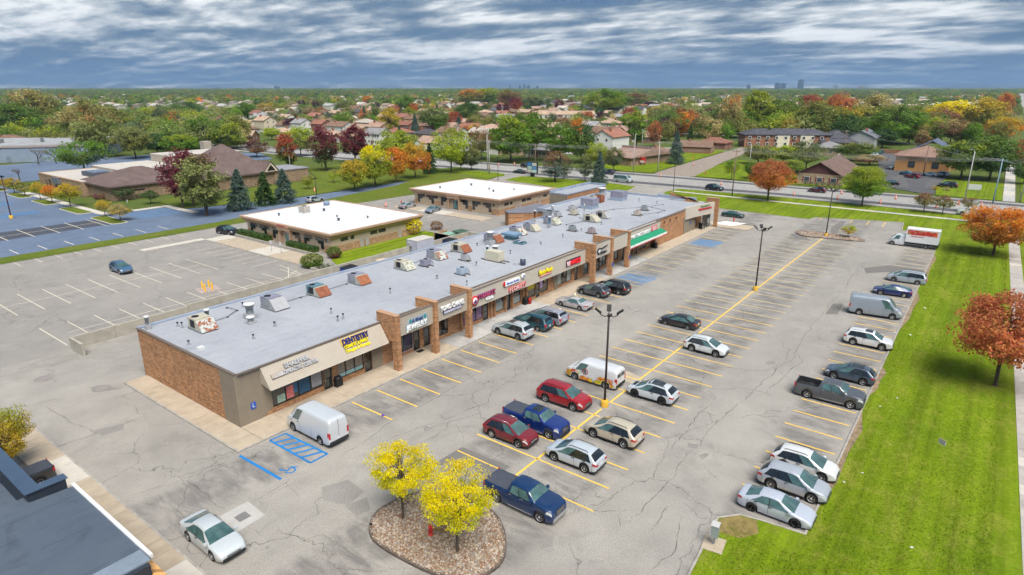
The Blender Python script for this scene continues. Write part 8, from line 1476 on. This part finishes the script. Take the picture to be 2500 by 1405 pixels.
g = G(711, 434); o = thing('flagpole', 'pale bare pole at the church corner', 'pole', (g.x, g.y, 0)); b = MB(); b.cyl((0, 0, 0), (0, 0, 7), .08, .05, 8); b.build('pole', POLEG, o)
# pylon sign, stone sign, small signs
g = G(1300, 432); o = thing('pylon_sign', 'plaza sign with pale blue tenant panels on a short post', 'sign', (g.x, g.y, 0)); MB().box(-.35, .35, -.6, .6, 0, 1.2).build('post', BLACK, o); b = MB(); b.box(-.35, .35, -2.0, 2.0, 1.2, 4.8); b.build('cabinet', M('sign_cabinet', (.03, .03, .035), .5), o); cs = [(.45, .60, .62), (.5, .5, .45), (.10, .25, .5), (.35, .5, .5), (.55, .55, .5), (.05, .18, .45)]
for i in range(6): MB().box(-.38, -.35, -1.85 + (i % 2) * 1.9, -.1 + (i % 2) * 1.9, 1.4 + (i // 2) * 1.1, 2.35 + (i // 2) * 1.1).build('panel', PR('tenant_panel_%d' % i, cs[i]), o)
g = G(2370, 545); o = thing('stone_sign', 'tall stacked-stone pillar sign with small lamp on top, behind the far lawn', 'sign', (g.x, g.y, 0)); SN = M('stacked_stone', (.40, .34, .27), .9, .3, 3, bmp=.4)
for i in range(9): MB().box(-.55 + .03 * (i % 2), .55 - .02 * (i % 3), -.42 + .02 * (i % 3), .42 - .03 * (i % 2), i * .5, i * .5 + .485).build('stone', SN, o)
MB().box(-.62, .62, -.5, .5, 4.5, 4.68).build('cap', CONCL, o); MB().box(-.4, .4, -.35, .35, 4.68, 4.95).build('lamp_housing', GALV, o)
g = G(1568, 404); o = thing('red_board_sign', 'red and white lawn sign in front of the low brown building', 'sign', (g.x, g.y, 0)); MB().box(-.2, .2, -1.1, 1.1, .9, 3.0).build('board', M('board_red', (.55, .04, .03), .5), o); MB().box(-.24, -.2, -.9, .9, 1.05, 1.7).build('panel', WHITE, o); b = MB(); b.box(-.12, .12, -.9, -.7, 0, .9); b.box(-.12, .12, .7, .9, 0, .9); b.build('leg', BLACK, o)
g = G(2378, 468); o = thing('lawn_board', 'small white lawn sign by the corner walk', 'sign', (g.x, g.y, 0)); MB().box(-.1, .1, -1.5, 1.5, .5, 2.0).build('board', WHITE, o); b = MB(); [b.box(-.06, .06, y, y + .12, 0, .5) for y in (-1.2, 1.1)]; b.build('leg', GALV, o)
g = G(2297, 1095); o = thing('yard_sign', 'small white printed yard sign stuck in the lawn', 'sign', (g.x, g.y, .085), R(-38)); MB().box(-.012, .012, -.31, .31, .28, .74).build('board', WHITE, o); [MB().box(-.0145, -.0125, -.24, .24, z, z + .05).build('printed_line', M('letter_navy', (.012, .022, .16), .4), o) for z in (.38, .56)]; MB().box(-.014, -.0125, -.29, .29, .68, .72).build('orange_stripe', M('stripe_orange', (.65, .25, .03), .5), o); b = MB(); [b.cyl((0, y, 0), (0, y, .28), .006, .006, 5) for y in (-.2, .2)]; b.build('leg', GALV, o)
mt = thing('meter_box', 'grey electrical box on a post and concrete pad at the grass corner', 'electrical box', (*G(1742, 1332)[:2], .09)); MB().box(-.75, .75, -.65, .65, -.09, .03).build('pad', SAND, mt); b = MB(); b.box(-.06, .06, -.06, .06, .03, .75); b.build('post', GALV, mt); b = MB(); b.box(-.27, .27, -.22, .22, .66, 1.5); b.build('cabinet', M('meter_grey', (.26, .30, .30), .6, .1, 3), mt); MB().box(-.3, .3, -.25, .25, 1.5, 1.54).build('lid', M('meter_lid', (.46, .46, .45), .5), mt); [mt.rotation_euler.__setitem__(2, R(8))]
def hydrant(p, label, z=0.):
    o = thing('fire_hydrant', label, 'hydrant', (p[0], p[1], z)); RH = M('hydrant_red', (.48, .025, .02), .5); b = MB(); b.lathe([(.17, 0), (.17, .06), (.12, .08), (.12, .55), (.15, .57), (.15, .62), (.13, .64), (.10, .76), (.04, .82), (.0, .83)], n=12); b.build('barrel', RH, o); b = MB(); b.cyl((-.22, 0, .45), (.22, 0, .45), .06, .06, 8); b.cyl((0, -.2, .42), (0, 0, .42), .075, .075, 8); b.build('nozzle', RH, o)
hydrant(G(1052, 1310), 'red fire hydrant in the gravel island', .12); hydrant(G(1791, 542), 'red and white hydrant on the far white pad', .13); hydrant(G(980, 497), 'red hydrant by the farther office corner'); hydrant(G(1722, 425), 'small hydrant beside the side street')
def roadcone(p, label, barrel=True, z=0.):
    o = thing('traffic_barrel', label, 'traffic cone', (p[0], p[1], z), 0, 'orange work-zone barrels'); OC = M('cone_orange', (.70, .13, .015), .5); b = MB(); b.box(-.3, .3, -.3, .3, 0, .06); b.build('foot', BLACK, o); b = MB(); b.lathe([(.24, .06), (.16, 1.05), (0, 1.1)], n=12); b.build('body', OC, o)
    for z0 in (.35, .7): b = MB(); r0 = .24 - .08 * (z0 - .06); b.lathe([(r0 + .012, z0), (r0 - .0, z0 + .16)], n=12); b.build('white_band', WHITE, o)
CONEL = ['left of the maroon crossover', 'right of the orange maple', 'behind the maroon crossover', 'mid-road left of the slim pole', 'mid-road near the green tree', 'on the near kerb by the small trees', 'beside the white pickup', 'by the corner walk', 'at the road bend', 'beside the plum suv', 'near the farther office lawn', 'on the dirt side street', 'left of the passenger van', 'right of the passenger van', 'far up the cross road']
for px, l in zip(((1938, 478), (2045, 487), (2054, 474), (2149, 498), (2186, 487), (2285, 508), (2340, 500), (2395, 505), (1256, 403), (1217, 405), (768, 468), (1693, 404), (1613, 432), (1760, 452), (1195, 412)), CONEL): roadcone(G(*px), 'orange work-zone barrel ' + l)
g = G(942, 505); roadcone(g, 'orange delineator post in the office lot')
def signpost(px, label, mat, h=2.2):
    g = G(*px); o = thing('sign_post', label, 'sign', (g.x, g.y, 0)); b = MB(); b.cyl((0, 0, 0), (0, 0, h), .03, .03, 6); b.build('post', GALV, o); MB().box(-.03, -.005, -.24, .24, h - .65, h).build('plate', mat, o)
signpost((664, 617), 'accessible parking sign post beside the office walk, left one', WHITE); signpost((687, 621), 'accessible parking sign post beside the office walk, right one', WHITE); signpost((314, 510), 'white sign post on the church walk', WHITE); signpost((1690, 401), 'orange diamond work sign by the side street', M('sign_orange', (.7, .22, .02), .5), 2.6)
# small litter, purple scrap
PURP = M('purple_scrap', (.09, .03, .30), .6); g = G(935, 1016); b = MB(); b.add([(-.16, -.1, .02), (.14, -.14, .03), (.17, .1, .10), (-.1, .14, .05), (-.02, 0, .16)], [(0, 1, 4), (1, 2, 4), (2, 3, 4), (3, 0, 4), (3, 2, 1, 0)]); b.build('crumpled_bag', PURP, None, loc=(g.x, g.y, 0), label='crumpled purple scrap on the asphalt by a stall line', cat='litter')
lr = random.Random(8); LT = M('paper_white', (.7, .7, .7), .7)
for px, l in (((2148, 995), 'near the grey pickup nose'), ((2105, 1158), 'on the grass beside white crossover'), ((2060, 1180), 'at the kerb by the crossover'), ((2258, 754), 'on the lawn beside the cargo van'), ((2222, 820), 'on the lawn by the white suv'), ((2185, 815), 'at the kerb by the white suv'), ((2225, 1340), 'low on the near lawn'), ((2338, 600), 'on the lawn right of the box truck'), ((2190, 975), 'in the grass below the pickup')):
    g = G(*px); s = lr.uniform(.10, .2); b = MB(); b.add([(-s, -s * .6, 0), (s, -s * .5, .02), (s * .8, s * .7, .05), (-s * .7, s * .6, .02), (0, .02, .1)], [(0, 1, 4), (1, 2, 4), (2, 3, 4), (3, 0, 4)]); b.build('paper_scrap', LT, None, loc=(g.x, g.y, .09), rz=lr.uniform(0, 3), label='white paper scrap ' + l, cat='litter', group='litter on the lawn')
# fallen leaves under the maples and grass tufts: too many to count
def scatter_leaves(name, c, rad, n, cols, size, z, label):
    r = np.random.default_rng(int(c[0])); a = r.uniform(0, 6.283, n); k = np.abs(r.normal(size=n)) * rad * .6; C = np.stack([c[0] + np.cos(a) * k, c[1] + np.sin(a) * k, np.full(n, z) + r.uniform(0, .03, n)], 1); me = quads(name, C, size * r.uniform(.6, 1.3, n), 1.5, LEAF, .6, r); o = link(name, me, label=label, cat='leaves', kind='stuff', color=PAL[cols]); o['turn'] = tuple(float(x) for x in PAL['brown']); o['turned'] = .7
scatter_leaves('fallen_leaves', G(2428, 944), 7, 900, 'rust', .05, .1, 'rust leaves fallen under the near maple'); scatter_leaves('fallen_leaves', G(2423, 625), 6, 500, 'brown', .06, .1, 'brown leaves fallen under the second maple'); scatter_leaves('fallen_leaves', (25, 25), 5, 1300, 'yellow', .035, .17, 'yellow leaves fallen over the gravel island')
def tufts():
    r = np.random.default_rng(3); n = 60000; X = 31 + (r.random(n) ** 1.6) * 110; Y = r.uniform(-4.2, 5.5, n); ex = r.random(n) < .12; X[ex] = r.uniform(26, 37, ex.sum()); Y[ex] = r.uniform(5, 10, ex.sum()); Z = np.full(n, .085); a = r.uniform(0, 6.283, n); h = r.uniform(.03, .085, n); w = r.uniform(.02, .05, n); lean = r.normal(size=(n, 2)) * .03
    P = np.stack([np.stack([X - np.cos(a) * w, Y - np.sin(a) * w, Z], 1), np.stack([X + np.cos(a) * w, Y + np.sin(a) * w, Z], 1), np.stack([X + lean[:, 0], Y + lean[:, 1], Z + h], 1)], 1).reshape(-1, 3)
    me = bpy.data.meshes.new('grass'); me.vertices.add(3 * n); me.vertices.foreach_set('co', P.astype(np.float32).ravel()); me.loops.add(3 * n); me.loops.foreach_set('vertex_index', np.arange(3 * n, dtype=np.int32)); me.polygons.add(n); me.polygons.foreach_set('loop_start', np.arange(0, 3 * n, 3, dtype=np.int32)); me.polygons.foreach_set('loop_total', np.full(n, 3, np.int32)); me.materials.append(GRASS); me.update(calc_edges=True); link('grass', me, label='uneven mown grass on the long front lawn', cat='grass', kind='stuff')
tufts()
# ------------------------------------------------------------------ far skyline
TWR = M('tower_glass', (.05, .09, .15), .4, .2, .05); TWR2 = M('tower_pale', (.22, .24, .28), .6, .2, .05)
def tower(px, ytop, wpx, D, label, mat=TWR, dep=40):
    d = ray(px, 213.5); d.z = 0; d.normalize(); p = d * D; k = D * (Vector((d.x, d.y, 0)).dot(_f)) / FPX; h = (213 - ytop) * k + CAM_H; w = wpx * k
    o = thing('office_tower', label, 'tower', (p.x, p.y, 0), math.atan2(d.y, d.x) - math.pi / 2, 'towers on the skyline'); MB().box(-w / 2, w / 2, 0, dep, 0, h).build('shaft', mat, o)
    n = max(2, int(h / 12)); b = MB(); [b.box(-w / 2 - .3, w / 2 + .3, -.3, dep + .3, i * h / n, i * h / n + 1.4) for i in range(1, n)]; b.build('floor_band', M('band_slate', (.08, .12, .19), .5), o); MB().box(-w * .2, w * .2, dep * .3, dep * .7, h, h + 6).build('plant_room', mat, o)
for a in ((1954, 197, 13, 6500, 'tallest dark blue tower on the right skyline'), (1897, 204, 12, 6400, 'blue slab tower left of the tallest'), (1911, 205, 13, 6600, 'second blue slab joined beside the first'), (1827, 208, 9, 6800, 'small low block left of the blue slabs'), (1245, 208, 4, 7000, 'thin dark tower on the centre skyline'), (1269, 209, 5, 7000, 'dark tower, left of the centre cluster'), (1280, 208, 5, 7100, 'dark tower, tallest of the centre cluster'), (1290, 210, 10, 7000, 'low dark block of the centre cluster'), (1312, 211, 6, 7000, 'small dark block right of the cluster'), (676, 217 - 6, 14, 6500, 'flat dark block on the left skyline'), (2105, 211, 20, 6000, 'long pale low block on the right skyline', TWR2), (2040, 209, 9, 6300, 'pale low block right of the tallest tower', TWR2)): tower(*a)
def mast(px, ytop, D, label):
    d = ray(px, 213); d.z = 0; d.normalize(); p = d * D; k = D * d.dot(_f) / FPX; h = (213 - ytop) * k + CAM_H; o = thing('radio_mast', label, 'mast', (p.x, p.y, 0), 0, 'radio masts on the skyline'); b = MB(); b.cyl((0, 0, 0), (0, 0, h), 2.2, .8, 4); b.build('lattice', M('mast_grey', (.14, .2, .27), .6), o); b = MB(); [b.box(-3, 3, -3, 3, h * t, h * t + 3) for t in (.5, .75, .97)]; b.build('platform', MATS['mast_grey'], o)
mast(618, 193, 6000, 'tall thin radio mast on the left skyline'); mast(1104, 190, 6500, 'tall thin radio mast on the centre skyline'); mast(980, 201, 6500, 'short thin radio mast left of centre')
# ------------------------------------------------------------------ haze over the plain
hz = MB(); hz.box(-700, 9800, -6500, 9800, -1.2, 175)
HZ = bpy.data.materials.new('haze'); HZ.use_nodes = True; t = HZ.node_tree; t.nodes.clear(); ho = nd(t, 'OutputMaterial'); hv = nd(t, 'VolumePrincipled', {'Color': (.50, .70, .95, 1), 'Density': HAZE_D, 'Anisotropy': .2}); t.links.new(hv.outputs[0], ho.inputs['Volume'])
if HAZE_D > 0: hz.build('haze', HZ, None, kind='stuff', label='thin blue haze over the far suburbs', cat='haze')
# ------------------------------------------------------------------ lettering to mesh, fitted to its width
bpy.context.view_layer.update(); _w = dict((o.name, w) for o, w in FIT); _dg = bpy.context.evaluated_depsgraph_get()
for o in [o for o in COL.objects if o.type == 'FONT']:
    me = bpy.data.meshes.new_from_object(o.evaluated_get(_dg)); me.name = o.name.split('.')[0]
    n = bpy.data.objects.new(o.name.split('.')[0], me); COL.objects.link(n); n.parent = o.parent; n.location = o.location; n.rotation_euler = o.rotation_euler
    if o.name in _w and o.dimensions.x > .01: n.scale.x = _w[o.name] / o.dimensions.x
    bpy.data.objects.remove(o)
